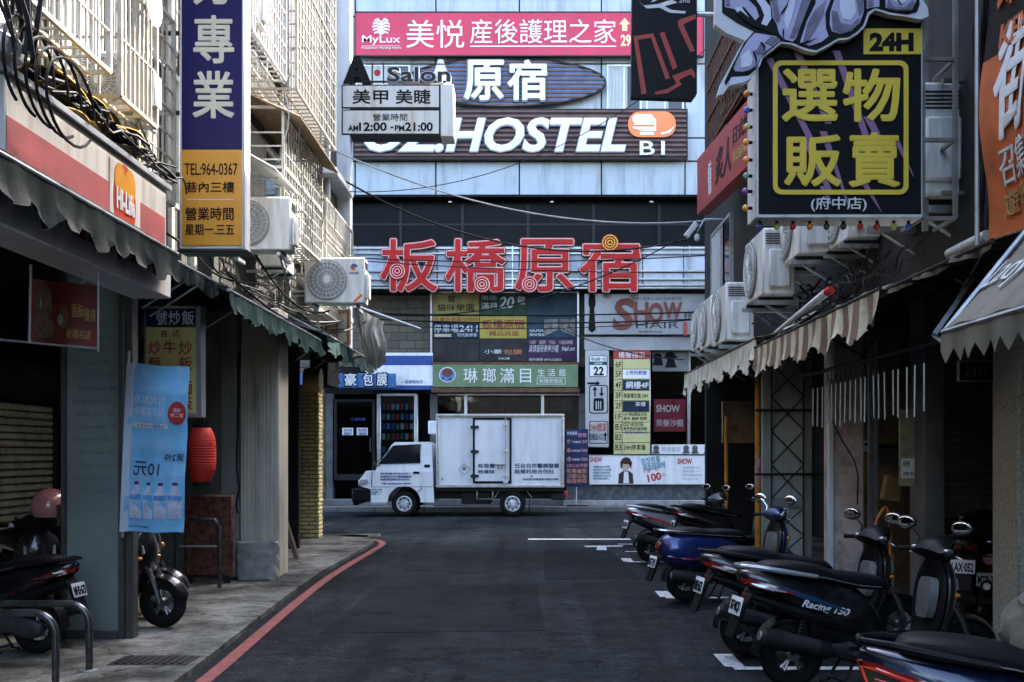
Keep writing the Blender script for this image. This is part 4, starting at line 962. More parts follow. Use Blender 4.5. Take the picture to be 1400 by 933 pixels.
for (xc, y, z, rz, s_, lab) in (
        (-3.22, 8.55, 4.12, 0, .75, 'grimy air conditioner below the second window cage from the left'),
        (-3.0, 12.2, 3.72, 0, .95, 'grey air conditioner right behind the orange foot of the vertical sign'),
        (-3.2, 6.3, 4.25, pi / 2, 1.1, 'air conditioner inside the cage at the top left corner'),
        (-3.2, 11.9, 6.1, 0, .8, 'air conditioner inside the high cage right of the vertical sign'),
        (-3.18, 13.9, 3.8, pi / 2, .9, 'air conditioner on the wall left of the one with the fan'),
        (-3.15, 17.4, 4.5, pi / 2, 1., 'white air conditioner near the far corner of the left building')):
    plain_ac((xc, y, z), rz, lab, s_)

# ------------------------------------------------------------ window cages
def cage(label, x0, x1, y0, y1, z0, z1, mat, pv=.11, ph=.3, lattice=False, roof=False, tray=True, r=.008):
    o = thing('window_cage', label, 'window cage', ((x0 + x1) / 2, (y0 + y1) / 2, z0), 'iron window cages on the left building')
    b = MB()
    for (xa, ya) in ((x1, y0), (x1, y1), (x0, y0), (x0, y1)): b.box(xa - .016, xa + .016, ya - .016, ya + .016, z0, z1)
    for z in (z0, z1, (z0 + z1) / 2):
        b.box(x1 - .014, x1 + .014, y0, y1, z - .014, z + .014); b.box(x0, x1, y0 - .014, y0 + .014, z - .014, z + .014); b.box(x0, x1, y1 - .014, y1 + .014, z - .014, z + .014)
    b.build('frame', mat, o, smooth=False)
    b = MB()
    if lattice:
        q = ph
        n = int((y1 - y0) / q)
        for k in range(1, n + 1): b.box(x1 - r, x1 + r, y0 + k * q - r, y0 + k * q + r, z0, z1)
        for k in range(1, int((z1 - z0) / q) + 1): b.box(x1 - r * .8, x1 + r * .8, y0, y1, z0 + k * q - r, z0 + k * q + r)
        for k in range(1, int((z1 - z0) / .16)): b.box(x0, x1, y0 - r, y0 + r, z0 + k * .16 - r, z0 + k * .16 + r)
    else:
        for k in range(1, int((y1 - y0) / pv)): b.box(x1 - r, x1 + r, y0 + k * pv - r, y0 + k * pv + r, z0, z1)
        for k in range(1, int((z1 - z0) / ph)): b.box(x1 - r, x1 + r, y0, y1, z0 + k * ph - r, z0 + k * ph + r)
        for k in range(1, int((x1 - x0) / pv)): 
            for ye in (y0, y1): b.box(x0 + k * pv - r, x0 + k * pv + r, ye - r, ye + r, z0, z1)
        for k in range(1, int((z1 - z0) / ph)): b.box(x0, x1, y0 - r, y0 + r, z0 + k * ph - r, z0 + k * ph + r)
    b.build('bar', mat, o, smooth=False)
    b = MB()
    for k in range(1, int((y1 - y0) / .16)): b.box(x0, x1, y0 + k * .16 - r, y0 + k * .16 + r, z0 - r, z0 + r)
    for k in range(1, 4): b.box(x0 + (x1 - x0) * k / 4 - r, x0 + (x1 - x0) * k / 4 + r, y0, y1, z0 - r * 1.2, z0 + r * 1.2)
    b.build('floor_grid', mat, o, smooth=False)
    if roof:
        b = MB()
        b.grid(lambda u, v: (x0 + (x1 + .22 - x0) * v, y0 - .1 + (y1 - y0 + .2) * u, z1 + .22 - .36 * v + .02 * (1 if int(u * 60) % 2 else 0)), 60, 6, (0, 0, -.012))
        b.build('roof_sheet', M('rusty_corrugated_sheet', (.12, .085, .05), .7, var=.4, dirt=(.1, .05, .03), damt=.8, streak=True, scale=4), o)
    return o
cage('white cage with ornate scrolls at the top left corner', -3.5, -2.9, 4.9, 7.6, 4.15, 6.6, whitebar, .1, .28)
cage('narrow cream cage between the corner cage and the vertical sign', -3.5, -2.9, 7.8, 8.55, 4.05, 6.8, creambar, .09, .42)
cage('low dark cage just behind the vertical sign', -3.5, -3.2, 9.0, 9.9, 3.75, 5.4, creambar, .12, .2)
cage('high white cage right of the vertical sign at the top', -3.5, -2.92, 11.6, 13.2, 6.0, 8.6, whitebar, .12, .2)
cage('tall cream cage reaching out of the picture beside the salon sign', -3.5, -2.85, 13.5, 16.2, 6.0, 9.0, creambar, .11, .19, lattice=True)
cage('dense lattice cage under a rusty corrugated roof', -3.5, -2.9, 13.0, 15.4, 4.2, 5.62, creambar, .1, .15, lattice=True, roof=True)
cage('small cream cage near the far corner of the left building', -3.5, -2.92, 15.8, 18.2, 4.1, 5.2, creambar, .12, .16)
cage('second storey lattice cage above the corrugated roof', -3.5, -3.0, 10.9, 11.5, 5.5, 8.2, whitebar, .1, .2)
cage('low lattice cage hanging behind the air conditioner with the fan', -3.5, -3.0, 15.6, 18.0, 3.6, 4.05, creambar, .12, .12, lattice=True)

# salon sign hung from the left building
d = 20
s = Sign('salon_box_sign', 'white salon box sign with opening hours and letter A on top', 'sign', d)
o = s.root((468, 620, 76, 186))
cs = M('aged_white_face', (.66, .64, .58), .5, var=.06, dirt=(.4, .25, .1), damt=.6, streak=True, scale=2)
for (y0, y1) in ((118, 148), (152, 184)):
    s.panel('case', (467, 602, y0 - 2, y1 + 1), darkmetal, -.45, 0); s.panel('face', (469, 600, y0, y1 - 1), cs, 0, .02)
MB().box(X(602.5, d), X(620, d), d - .02, d + .5, Z(187, d), Z(116, d), .01).build('end_case', cs, o)
s.text(ink, [('美甲', 482, 531, 123, 143), ('美睫', 541, 589, 123, 143), ('營業時間', 510, 557, 156, 166, dict(bold=0)), ('AM', 476, 490, 172, 180), ('12:00', 491, 529, 168, 180), ('-', 534, 538, 174, 176), ('PM', 540, 553, 172, 180), ('21:00', 554, 592, 168, 180)], .02, .026, bold=.03)
s.text(ink, [('A', 469, 508, 77, 115, dict(bold=.1))], -.2, .02, name='raised_letter'); s.text(inkw, [('A', 585, 618, 76, 116, dict(bold=.1))], -.35, -.2, name='pale_letter')
s.text(inkw, [('Salon', 528, 617, 91, 113, dict(bold=.045))], -.05, .0, name='salon_outline'); s.text(darkmetal, [('Salon', 529.5, 615.5, 92, 112, dict(bold=.015))], 0, .02, name='salon_lettering')
s.shape('red_dot', [circ(516, 100, 4.5)], inkred, 0, .02)
q = [MB().tube([P(470, 112, d + .1), P(615, 112, d + .1)], .02).tube([P(509, 86, d + .1), P(509, 115, d + .1)], .015).tube([P(524, 86, d + .1), P(524, 115, d + .1)], .015).tube([P(500, 88, d + .1), P(615, 88, d + .1)], .012).tube([P(380, 150, d + .1), P(470, 150, d + .1)], .03).tube([P(380, 186, d + .1), P(470, 186, d + .1)], .03)]
q[0].build('frame', darkmetal, o)

# clutter on the left
d = 17.5
o = thing('old_window_sash', 'old wooden window sash leaning on top of the far teal awning', 'window sash', P(462, 472, d))
b = MB(); fnS = PL(P(444, 470, d), P(484, 462, d - .3)); b.fbox(fnS, 0, .5, Z(474, d), Z(474, d) + .05, -.04, 0).fbox(fnS, 0, .5, Z(430, d), Z(430, d) + .05, -.04, 0).fbox(fnS, 0, .05, Z(474, d) + .05, Z(430, d), -.04, 0).fbox(fnS, .45, .5, Z(474, d) + .05, Z(430, d), -.04, 0)
b.build('frame', M('worn_wood', (.22, .13, .06), .7, var=.3, scale=6), o, smooth=False)
MB().fbox(fnS, .05, .45, Z(474, d) + .05, Z(430, d), -.03, -.02).build('pane', M('milky_pane', (.5, .47, .38), .4), o, smooth=False)
b = MB(); b.fbox(fnS, .24, .26, Z(474, d) + .05, Z(430, d), -.019, -.005).fbox(fnS, .05, .24, Z(453, d), Z(451, d), -.019, -.005).fbox(fnS, .26, .45, Z(453, d), Z(451, d), -.019, -.005); b.build('glazing_bar', M('worn_wood', (.22, .13, .06)), o, smooth=False)
o = thing('tarpaulin', 'crumpled white tarpaulin draped over the end of the left awning row', 'tarpaulin', P(512, 500, 17.2))
tq = [P(490, 424, 17.0), P(524, 440, 17.0), P(532, 500, 17.2), P(500, 505, 17.4)]
tp = MB().grid(lambda u, v: tuple(tq[0].lerp(tq[1], u).lerp(tq[3].lerp(tq[2], u), v) + Vector((.025 * sin(v * 9 + u * 3), .09 * sin(u * 15 + v * 2) + .05 * sin(u * 31 + v * 5) - .12 * sin(v * pi), .06 * sin(u * 9) * v))), 40, 24, (0, .01, 0))
tp.build('sheet', M('grubby_white_tarpaulin', (.5, .5, .46), .5, var=.15, dirt=(.2, .17, .12), damt=.6, bump=.4, bscale=9), o)
MB().tube([P(486, 418, 17.1), P(575, 450, 17.1)], .02).build('pole', steel, o)
# bracket arm, junk boards
o = thing('scrap_board', 'stack of dark scrap boards under the old window sash', 'scrap boards', P(430, 480, 17)); b = MB()
for k in range(6): b.obox(P(425 + k * 9, 470 + k * 4, 17.2), (.5, .3, .03), (random.uniform(-.4, .4), random.uniform(-.5, .2), random.uniform(-.5, .5)))
b.build('board', M('worn_dark_wood', (.1, .07, .05), .8, var=.4), o, smooth=False)

# bike racks
for i, (px, py, lab) in enumerate(((122, 927, 'steel hoop bike rack farther from the camera, at lower left'), (76, 946, 'steel hoop bike rack nearest the camera, at lower left'))):
    g = G(px, py); o = thing('bike_rack', lab, 'bike rack', g, 'steel hoop bike racks'); x0 = g.x - .95; H = .5
    pts = [(g.x, g.y, .04), (g.x, g.y, H - .14)] + [(g.x - .14 + .14 * cos(a), g.y, H - .14 + .14 * sin(a)) for a in [pi / 2 * k / 6 for k in range(1, 7)]]
    pts += [(x0 + .14, g.y, H)] + [(x0 + .14 - .14 * sin(a), g.y, H - .14 + .14 * cos(a)) for a in [pi / 2 * k / 6 for k in range(1, 7)]] + [(x0, g.y, .04)]
    MB().tube(pts, .024, 10).build('hoop', M('worn_steel_tube', (.1, .1, .105), .28, .8, var=.25, scale=8), o)
    b = MB(); b.lathe([(.06, .04), (.06, .052), (.03, .058)], (g.x, g.y, 0)).lathe([(.06, .04), (.06, .052), (.03, .058)], (x0, g.y, 0)); b.build('foot_plate', steel, o)
# rail and patterned board
o = thing('patterned_board', 'upright dark red patterned board leaning behind the rail', 'board', P(286, 800, 12.4))
MB().box(X(252, 12.4), X(318, 12.4), 12.4, 12.5, .12, Z(677, 12.4), .02).build('panel', M('red_brown_pattern', (.13, .05, .035), .8, var=.85, scale=14, dirt=(.03, .02, .02), damt=.6), o)
b = MB(); b.box(X(255, 12.4), X(262, 12.4), 12.42, 12.48, .045, .12).box(X(306, 12.4), X(313, 12.4), 12.42, 12.48, .045, .12); b.build('leg', darkmetal, o)
o = thing('bike_rack', 'dark hoop rail in front of the red patterned board', 'rail', G(300, 808), 'steel hoop bike racks'); g = G(300, 810)
MB().tube([(g.x, g.y, .04), (g.x, g.y, .72), (g.x - .05, g.y, .79), (g.x - .42, g.y, .8), (g.x - .47, g.y, .75), (g.x - .47, g.y, .04)], .022, 10).build('hoop', M('worn_steel_tube', (.4, .41, .42)), o)
MB().tube([(g.x - .44, g.y, .5), (g.x - .03, g.y, .5)], .012, 8).build('cross_bar', steel, o)
# plastic wrapped sack at pillar foot, leaning plank, bag
o = thing('wrapped_bundle', 'plastic wrapped bundle at the foot of the cream clad pillar', 'bundle', P(352, 800, 12.85))
rg = []
for k in range(9):
    z = .045 + k * .055; rg.append([(X(352, 12.8) + (.24 + .015 * sin(k * 2 + a * 3)) * (abs(cos(a)) ** .5) * (1 if cos(a) > 0 else -1), 12.83 + (.12 + .012 * sin(k * 3 + a * 5)) * (abs(sin(a)) ** .5) * (1 if sin(a) > 0 else -1), z + .012 * sin(a * 4)) for a in [2 * pi * j / 28 for j in range(28)]])
MB().loft(rg).build('wrap', M('cloudy_plastic_wrap', (.3, .3, .27), .3, var=.3, scale=8, bump=.4, bscale=14), o)
o = thing('leaning_plank', 'dark plank leaning against the gap left of the brick pillar', 'plank', P(405, 775, 15.6))
b = MB(); b.tube([P(384, 695, 16.0), P(410, 776, 15.2)], .045, 4); b.build('plank', M('worn_dark_wood', (.1, .07, .05)), o, smooth=False)
o = thing('wall_lamp', 'old brass coloured cylinder lamp above the brick pillar', 'lamp', P(432, 536, 18.6))
MB().lathe([(.2, -.14), (.22, 0), (.2, .14)], P(428, 520, 18.7), 'x', 20).build('shade', M('dull_brass', (.35, .25, .1), .4, .6, var=.2), o)
MB().tube([P(428, 505, 18.7), P(428, 480, 18.9)], .02).build('stem', darkmetal, o)

# more clutter over the fascia and between the cages
o = thing('folded_tarpaulin', 'folded yellow and green striped tarpaulin lying on top of the store fascia', 'tarpaulin', (-3.1, 7.6, 3.72))
b = MB()
for k in range(7): b.grid(lambda u, v: (-3.25 + .3 * v + .03 * sin(u * 9 + k), 6.9 + 1.5 * u, 3.73 + .03 * k + .05 * sin(u * 7 + k * 1.3) * v + .04 * sin(v * 5 + k)), 14, 5, (0, 0, .006), k % 2)
b.build('cloth', [M('dull_yellow_tarp', (.42, .26, .05), .6, var=.3, scale=5), greencloth], o)
o = thing('exhaust_hood', 'dented grey metal exhaust hood under the cable bundle at upper left', 'exhaust hood', (-3.0, 6.15, 3.7))
MB().loft([[(-3.05 + r_ * cos(a), 6.15 + r_ * sin(a), z) for a in [2 * pi * k / 18 for k in range(18)]] for z, r_ in ((3.72, .2), (3.8, .21), (3.95, .12), (4.3, .1))]).build('hood', steel, o)
for (y, z, lab) in ((8.75, 4.9, 'round white dish fixed to the narrow cream cage'),):
    o = thing('satellite_dish', lab, 'dish', (-2.86, y - .5, z)); MB().lathe([(.01, 0), (.1, .012), (.17, .05), (.175, .052), (.1, .02)], (-2.86, y - .5, z), 'x', 22).build('bowl', white, o); MB().tube([(-2.86, y - .5, z), (-3.0, y - .4, z - .1)], .012).build('arm', steel, o)
rn = random.Random(9)
b = MB()
for k in range(6):
    p0 = Vector((-2.86, 12.9 + k * .5, 5.75 - .1 * k)); p1 = Vector((-2.84, 13.3 + k * .7, 4.1 + .1 * k))
    b.tube([p0.lerp(p1, t / 12) + Vector((.05 * sin(t * .8 + k), .18 * sin(pi * t / 12) * (1 if k % 2 else -1), 0)) for t in range(13)], .008, 5)
tag(b.build('cable_bundle', cable_g), 'pale loose cables looping in front of the corrugated roof cage', 'cable')
o = thing('awning', 'small sloping pale sheet canopy over the grey air conditioner by the vertical sign', 'awning', (-3.0, 12.3, 4.6))
MB().grid(lambda u, v: (-3.45 + .75 * u, 11.7 + 1.2 * v, 4.98 - .42 * u + .01 * (int(v * 24) % 2)), 6, 24, (0, 0, -.01)).build('sheet', white, o)
MB().tube([(-3.5, 12.3, 4.6), (-2.8, 12.3, 4.6)], .012).build('arm', steel, o)
# ------------------------------------------------------------ right building
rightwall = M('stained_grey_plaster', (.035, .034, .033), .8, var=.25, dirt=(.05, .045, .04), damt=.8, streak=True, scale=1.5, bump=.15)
RBd = thing('arcade_building', 'dark plastered arcade building along the right side of the alley', 'building', (3.6, 12, 0))
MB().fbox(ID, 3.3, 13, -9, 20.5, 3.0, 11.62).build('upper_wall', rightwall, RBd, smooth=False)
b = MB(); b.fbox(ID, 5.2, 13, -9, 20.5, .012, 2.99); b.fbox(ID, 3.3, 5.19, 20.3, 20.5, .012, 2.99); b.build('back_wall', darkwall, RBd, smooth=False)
pinkc = M('stained_pink_plaster', (.62, .5, .46), .75, var=.2, dirt=(.13, .085, .06), damt=.8, streak=False, scale=3, bump=.1)
greyc = M('speckled_terrazzo', (.42, .39, .32), .75, var=.35, scale=40, dirt=(.1, .085, .06), damt=.7, bump=.2, bscale=70)
d = 11.7
b = MB(); b.box(X(1140, d), X(1181, d), d, d + .4, .012, 2.99, .012); b.build('pink_pillar', pinkc, RBd)
MB().box(X(1132, d), X(1139, d), d - .03, d + .03, .06, 2.3, .006).build('corner_trim', M('pale_blue_trim', (.7, .76, .82), .4, var=.06), RBd)
d = 8.0
MB().box(3.573, 4.02, d, d + .45, .012, 2.99, .015).build('terrazzo_pillar', greyc, RBd)
b = MB(); b.box(X(1188, 12), X(1194, 12), 12, 12.05, .06, 2.8).box(X(1197, 12), X(1201, 12), 12, 12.05, .06, 2.8); b.build('conduit', steel, RBd)
MB().box(X(1264, 10.2), X(1292, 10.2), 10.2, 10.6, .012, 2.99, .01).build('slate_pillar', M('slate_pillar', (.13, .13, .135), .7, var=.3), RBd)
MB().box(X(1181, 12.6), X(1262, 12.6), 12.6, 12.7, .012, 2.99).build('brown_partition', M('brown_partition', (.24, .16, .09), .7, var=.35, dirt=(.03, .02, .015), damt=.6, scale=3), RBd)
b = MB()
for k in range(24): b.obox((X(1320, 11.2), 11.2, .9 + k * .075), (X(1356, 11.2) - X(1288, 11.2), .03, .06), (.5, 0, 0))
b.build('louvre', M('dark_louvre', (.1, .095, .09), .5, var=.3), RBd, smooth=False)
b = MB(); b.box(X(1286, 11.2), X(1290, 11.2), 11.15, 11.25, .06, 2.8).box(X(1338, 11.2), X(1342, 11.2), 11.13, 11.18, .06, 2.8).box(X(1286, 11.3), X(1360, 11.3), 11.3, 11.35, .06, .85); b.build('louvre_frame', rust, RBd)
# grille gate with crossed bars
d = 13.6
b = MB(); fn = FR(d)
x0, x1 = X(1043, d), X(1110, d)
b.fbox(fn, x0, x0 + .1, .012, 2.9, -.1, 0).fbox(fn, x1 - .1, x1, .012, 2.9, -.1, 0)
for z in (.06, .86, 2.6): b.fbox(fn, x0 + .1, x1 - .1, z, z + .1, -.09, -.004)
g_ = thing('panel_gate', 'grey green panel gate with black crossed bars behind the blue scooter', 'gate', (x0 / 2 + x1 / 2, d, .06))
b.build('frame', leftgrey, g_, smooth=False)
MB().fbox(fn, x0 + .1, x1 - .1, .08, 2.6, -.11, -.07).build('panel', M('sage_metal_sheet', (.42, .45, .4), .55, var=.15, dirt=(.08, .08, .07), damt=.6, streak=True, scale=2), g_, smooth=False)
b = MB(); cs_ = [.96 + k * .42 for k in range(5)]
for z0 in cs_[:4]:
    b.tube([(x0 + .1, d - .01, z0), (x1 - .1, d - .01, z0 + .42)], .009, 5).tube([(x1 - .1, d - .012, z0), (x0 + .1, d - .012, z0 + .42)], .009, 5)
for z0 in (.16, .5): b.tube([(x0 + .1, d - .01, z0), (x1 - .1, d - .01, z0 + .34)], .009, 5).tube([(x1 - .1, d - .012, z0), (x0 + .1, d - .012, z0 + .34)], .009, 5)
for z in (1.26, 2.05): b.tube([(x0 - .1, d - .03, z), (x1 + .12, d - .03, z)], .018, 6)
for x in (x0 + .105, x1 - .105): b.tube([(x, d - .01, .1), (x, d - .01, 2.6)], .01, 5)
b.build('crossed_bar', darkmetal, g_)
# orange pole with sticker
d = 14.4
o = thing('orange_pole', 'orange painted pole standing between the salon window and the grey gate', 'pole', G(1037, 770) * 1)
o.location = (X(1037, d), d, .06); ORG[o] = Vector(o.location)
MB().tube([(X(1036.5, d), d, .06), (X(1036.5, d), d, 2.6)], .042, 10).build('shaft', M('peeling_orange_paint', (.5, .21, .03), .6, var=.2, dirt=(.12, .07, .04), damt=.7, scale=7), o)
b = MB(); b.lathe([(.044, -.2), (.044, .2)], (X(1036.5, d), d, Z(645, d)), seg=12); b.build('sticker', M('red_white_sticker', (.5, .25, .22), .5, var=.7, scale=9), o)
o = thing('orange_pole', 'thin orange door post right at the edge of the salon window', 'pole', (X(1002, 17), 17, .06))
MB().tube([(X(993, 17), 17, .06), (X(993, 17), 17, 2.1)], .03, 8).build('shaft', M('peeling_orange_paint', (.5, .21, .03)), o)
MB().fbox(ID, X(988, 18.5), X(1040, 18.5), 18.5, 18.6, 1.7, 2.4).build('header_board', M('brown_partition', (.1, .065, .035)), RBd, smooth=False)
# notice board, meter boxes, folded carton, hose, grate
d = 10.5
s = Sign('notice_board', 'stained olive board with a small white no parking notice', 'notice board', d)
s.root((1228, 1270, 560, 665)); s.panel('board', (1228, 1270, 560, 665), M('stained_olive_board', (.34, .32, .2), .7, var=.25, dirt=(.05, .045, .03), damt=.7, scale=4), 0, .03, bev=.012); s.panel('paper', (1230, 1269, 627, 654), wplast, .03, .034)
s.text(ink, [('騎樓', 1233, 1242, 630, 638), ('樓', 1259, 1268, 630, 638), ('請勿停車', 1233, 1267, 645, 651)], .034, .036)
d = 12.3
for (x0, x1, y0, y1, lab, mt) in ((1176, 1187, 603, 618, 'small cream switch box hanging beside the pink pillar', acwhite), (1192, 1224, 606, 632, 'dull grey meter box on the brown partition', M('dull_grey_box', (.08, .08, .075), .5, var=.2))):
    o = thing('meter_box', lab, 'meter box', P((x0 + x1) / 2, y1, d)); fn = FR(d)
    MB().box(X(x0, d), X(x1, d), Z(y1, d), Z(y0, d), 0, .12, .01, fn=fn).build('case', mt, o)
    MB().box(X(x0 + 2, d), X(x1 - 2, d), Z(y0 + 7, d), Z(y0 + 3, d), .12, .126, fn=fn).build('display', ink, o)
d = 11
o = thing('carton', 'small brown folded carton stuck beside the notice board', 'carton', P(1218, 690, d))
MB().obox(P(1219, 668, d), (.17, .1, .24), (.1, .15, .1), .004).build('board', M('brown_cardboard', (.24, .15, .07), .8, var=.15), o)
MB().obox(P(1219, 650.5, d) + Vector((0, .06, 0)), (.17, .004, .06), (.7, .15, .1)).build('flap', M('brown_cardboard', (.24, .15, .07)), o, smooth=False)
d = 9.9
o = thing('hose', 'orange rubber hose looped on a hook behind the black scooter', 'hose', P(1205, 780, d))
hp = [P(*q, d) for q in ((1205, 816), (1200, 790), (1194, 755), (1196, 720), (1205, 700), (1212, 695), (1216, 715), (1217, 750), (1215, 790), (1214, 815))]
MB().tube(resample(hp, 5), .013, 8).build('tube', M('orange_rubber', (.55, .14, .03), .5, var=.1), o)
o = thing('wire_grate', 'yellowed wire mesh grate standing beside the pink pillar', 'grate', P(1202, 816, 11.2)); d = 11.2; b = MB()
for k in range(9): b.tube([P(1184 + k * 4.6, 818, d), P(1184 + k * 4.6, 758, d)], .004, 4)
for k in range(13): b.tube([P(1184, 818 - k * 5, d), P(1221, 818 - k * 5, d)], .004, 4)
b.build('mesh', M('yellowed_wire', (.36, .3, .16), .5, .3), o)
b = MB(); b.tube([P(1184, 818, d), P(1184, 758, d), P(1221, 758, d), P(1221, 818, d)], .008, 5, closed=True); b.build('frame', M('yellowed_wire', (.36, .3, .16)), o)
# dark sign under the near awning
s = Sign('small_sign', 'small dark framed sign reading 24H above the terrazzo pillar', 'sign', 9.2)
s.panel('face', (1310, 1356, 496, 520), ink, 0, .03); s.frame('border', (1310, 1356, 496, 520), steel, .012, 0, .04); s.text(M('dim_ink', (.16, .16, .15)), [('24H', 1316, 1346, 500, 516)], .03, .034)
# hanging tubes
rodm = M('bright_steel_tube', (.55, .56, .56), .35, .6, var=.08)
xs_ = [1112, 1118, 1124.5, 1131, 1137, 1143, 1149.5, 1156, 1163, 1170, 1177, 1183, 1194, 1201, 1209, 1221, 1228, 1240, 1251, 1263.5]
X0 = 2.9
o = thing('tube_rail', 'dark rail carrying the hanging metal tubes under the right awnings', 'rail', (X0, 9.6, 2.3)); b = MB()
b.tube([(X0, 7.7, 2.3), (X0, 11.6, 2.33)], .02, 6)
for y in (7.9, 9.6, 11.4): b.tube([(X0, y, 2.3), (3.32, y, 3.02)], .014, 5)
b.build('bar', darkmetal, o)
for k, px in enumerate(xs_):
    y = F * X0 / (px - CX); o = thing('hanging_tube', 'bright slim steel tube hanging in the row under the right awning', 'hanging tube', (X0, y, 1.77), 'steel tubes hanging in a row')
    top = 2.29; bo = 1.79 + random.uniform(-.03, .03); dx = random.uniform(-.012, .012)
    MB().tube([(X0 + dx, y + dx, bo), (X0, y, top - .12)], .0075, 8).build('tube', rodm, o)
    MB().tube([(X0, y, top - .12), (X0, y, top)], .004, 4).build('cord', cable_m, o)

# awnings on the right
khaki = M('dusty_brown_canvas', (.15, .12, .09), .8, var=.3, scale=3, dirt=(.05, .04, .03), damt=.7, bump=.2, bscale=20)
cream = M('cream_canvas', (.66, .59, .42), .8, var=.15, scale=3, dirt=(.2, .15, .08), damt=.75, streak=False, bump=.2, bscale=20)
brownst = M('brown_stripe_canvas', (.24, .16, .11), .8, var=.2, scale=3, dirt=(.08, .05, .04), damt=.6, bump=.2, bscale=20)
greyv = M('grey_brown_canvas', (.19, .172, .13), .8, var=.2, scale=2, dirt=(.08, .07, .055), damt=.6, streak=True, bump=.35, bscale=7)
pale = M('weathered_pale_canvas', (.66, .62, .5), .8, var=.2, scale=4, dirt=(.16, .14, .1), damt=.85, streak=True, bump=.3, bscale=14)
awning('brown and cream striped awning in the middle of the right row', -1, 3.3, 3.03, 2.52, 2.7, 7.85, 12.2, .32, [cream, brownst], .17, .045, .02, stripe=.155, rag=.05, fm=darkmetal)
awning('pale weathered awning with a tattered hem at the far end of the right row', -1, 3.3, 3.15, 2.6, 2.84, 12.5, 18.2, .34, pale, .14, .05, .02, rag=.06, fm=darkmetal)
awning('bare dark canopy edge between the striped awning and the grey one', -1, 3.3, 3.0, 2.54, 2.68, 6.0, 7.8, .05, khaki, .3, .01, fm=darkmetal)
# near steep awning with pointed scallops
o = thing('awning', 'grey brown steep awning with pointed scallops and white script at far right', 'awning', (2.2, 5, 2.0))
y0_, y1_ = 3.6, 5.82
def steep(u, v): return (2.2 + (2.95 - 2.2) * v, y0_ + (y1_ - y0_) * u, 2.17 + (3.1 - 2.17) * v - .05 * sin(pi * v) + .006 * sin(u * 30))
MB().grid(steep, 40, 8, (.008, 0, -.006)).build('canopy', greyv, o)
def val2(u, v):
    t = (u * 15) % 1; dd = .115 + .075 * (1 - abs(2 * t - 1)); return (2.195 - .01 * sin(u * 40) * v, y0_ + (y1_ - y0_) * u, 2.168 - dd * v)
MB().grid(val2, 240, 5, (.004, 0, 0)).build('valance', greyv, o)
# end cheek of the awning
MB().poly(lambda u, v, w: (u, y1_ + w, v), [(2.2, 2.16), (2.95, 3.09), (3.25, 3.09), (3.25, 2.5), (2.5, 2.16)], .0, .006).build('end_cheek', greyv, o, smooth=False)
def sfn(u, v, w): q = Vector(steep((u - y0_) / (y1_ - y0_), v)); return tuple(q + Vector((-.01 - w, 0, .008)))
b = MB(); b.text(lambda u, v, w: sfn(-u, v, w), 'Lady Chips', -5.78, -4.7, .2, .42, .0, .004, .0, shear=.3); b.build('lettering', inkw, o, smooth=False)
b = MB()
for y in (y0_ + .1, y1_ - .02): b.tube([(2.2, y, 2.15), (2.96, y, 3.09)], .015, 6).tube([(2.2, y, 2.15), (3.3, y, 2.2)], .015, 6)
b.tube([(2.2, y0_, 2.15), (2.2, y1_, 2.15)], .015, 6); b.build('frame', steel, o)
o = thing('steel_arm', 'bent galvanised arm bracing the steep grey awning', 'bracket arm', P(1275, 468, 6.6))
MB().tube([P(1335, 375, 6.9), P(1277, 458, 6.6), P(1290, 468, 6.6)], .02, 4).build('arm', steel, o, smooth=False)
# rolled tarpaulin and folded white board on the canopy
o = thing('rolled_banner', 'rolled white tarpaulin lying above the dark canopy at right', 'roll', P(1325, 335, 6.9))
MB().tube([P(1298, 348, 7.0), P(1350, 322, 6.6)], .035, 10).build('roll', M('grubby_white_tarpaulin', (.5, .5, .46)), o)
o = thing('white_board', 'pale rolled board with red tip lying on top of the striped awning', 'board', P(1090, 420, 9.6))
MB().tube([P(1060, 455, 10.2), P(1130, 400, 9.2)], [.015, .035], 8).build('roll', white, o); MB().tube([P(1130, 400, 9.2), P(1137, 396, 9.15)], .037, 8).build('tip', inkred, o)

# big claw sign
d = 8.0
s = Sign('claw_sign', 'big black sign with yellow framed characters, purple hand and coloured bulbs', 'sign', d)
o = s.root((1035, 1262, -170, 296))
MB().box(X(1033, d), X(1262, d), d, d + .3, Z(298, d), Z(-170, d), .008).build('case', white, o)
blk = M('black_sign_face', (.007, .007, .009), .6, var=.2)
s.panel('face', (1037, 1259, -170, 293), blk, 0, .006)
purp_s = M('mauve_stripe', (.26, .13, .24), .5, var=.1)
st = []
for (xa, ya, xb, yb, w1, w2) in ((1046, 80, 1103, 190, 10, 9), (1084, 70, 1128, 170, 10, 9), (1120, 180, 1160, 285, 10, 2), (1138, 70, 1180, 190, 10, 9), (1180, 160, 1202, 200, 12, 8), (1120, 255, 1134, 280, 9, 3), (1176, 250, 1204, 290, 9, 1), (1220, 190, 1248, 242, 8, 1), (1095, 190, 1130, 262, 8, 8)):
    st.append([(xa, ya), (xa + w1, ya), (xb + w2, yb), (xb, yb)])
s.shape('claw_stripe', st, purp_s, .006, .008)
yel = M('mustard_yellow_lettering', (.7, .51, .05), .45, var=.06)
ring_o = [s.pt(q) for q in rrect(1056, 1241, 84, 267, 12, 6)]; ring_i = [s.pt(q) for q in rrect(1062.5, 1234.5, 90.5, 260.5, 7, 6)]
b = MB(); n_ = len(ring_o); vs = [s.fn(u, v, .012) for u, v in ring_o + ring_i] + [s.fn(u, v, .018) for u, v in ring_o + ring_i]
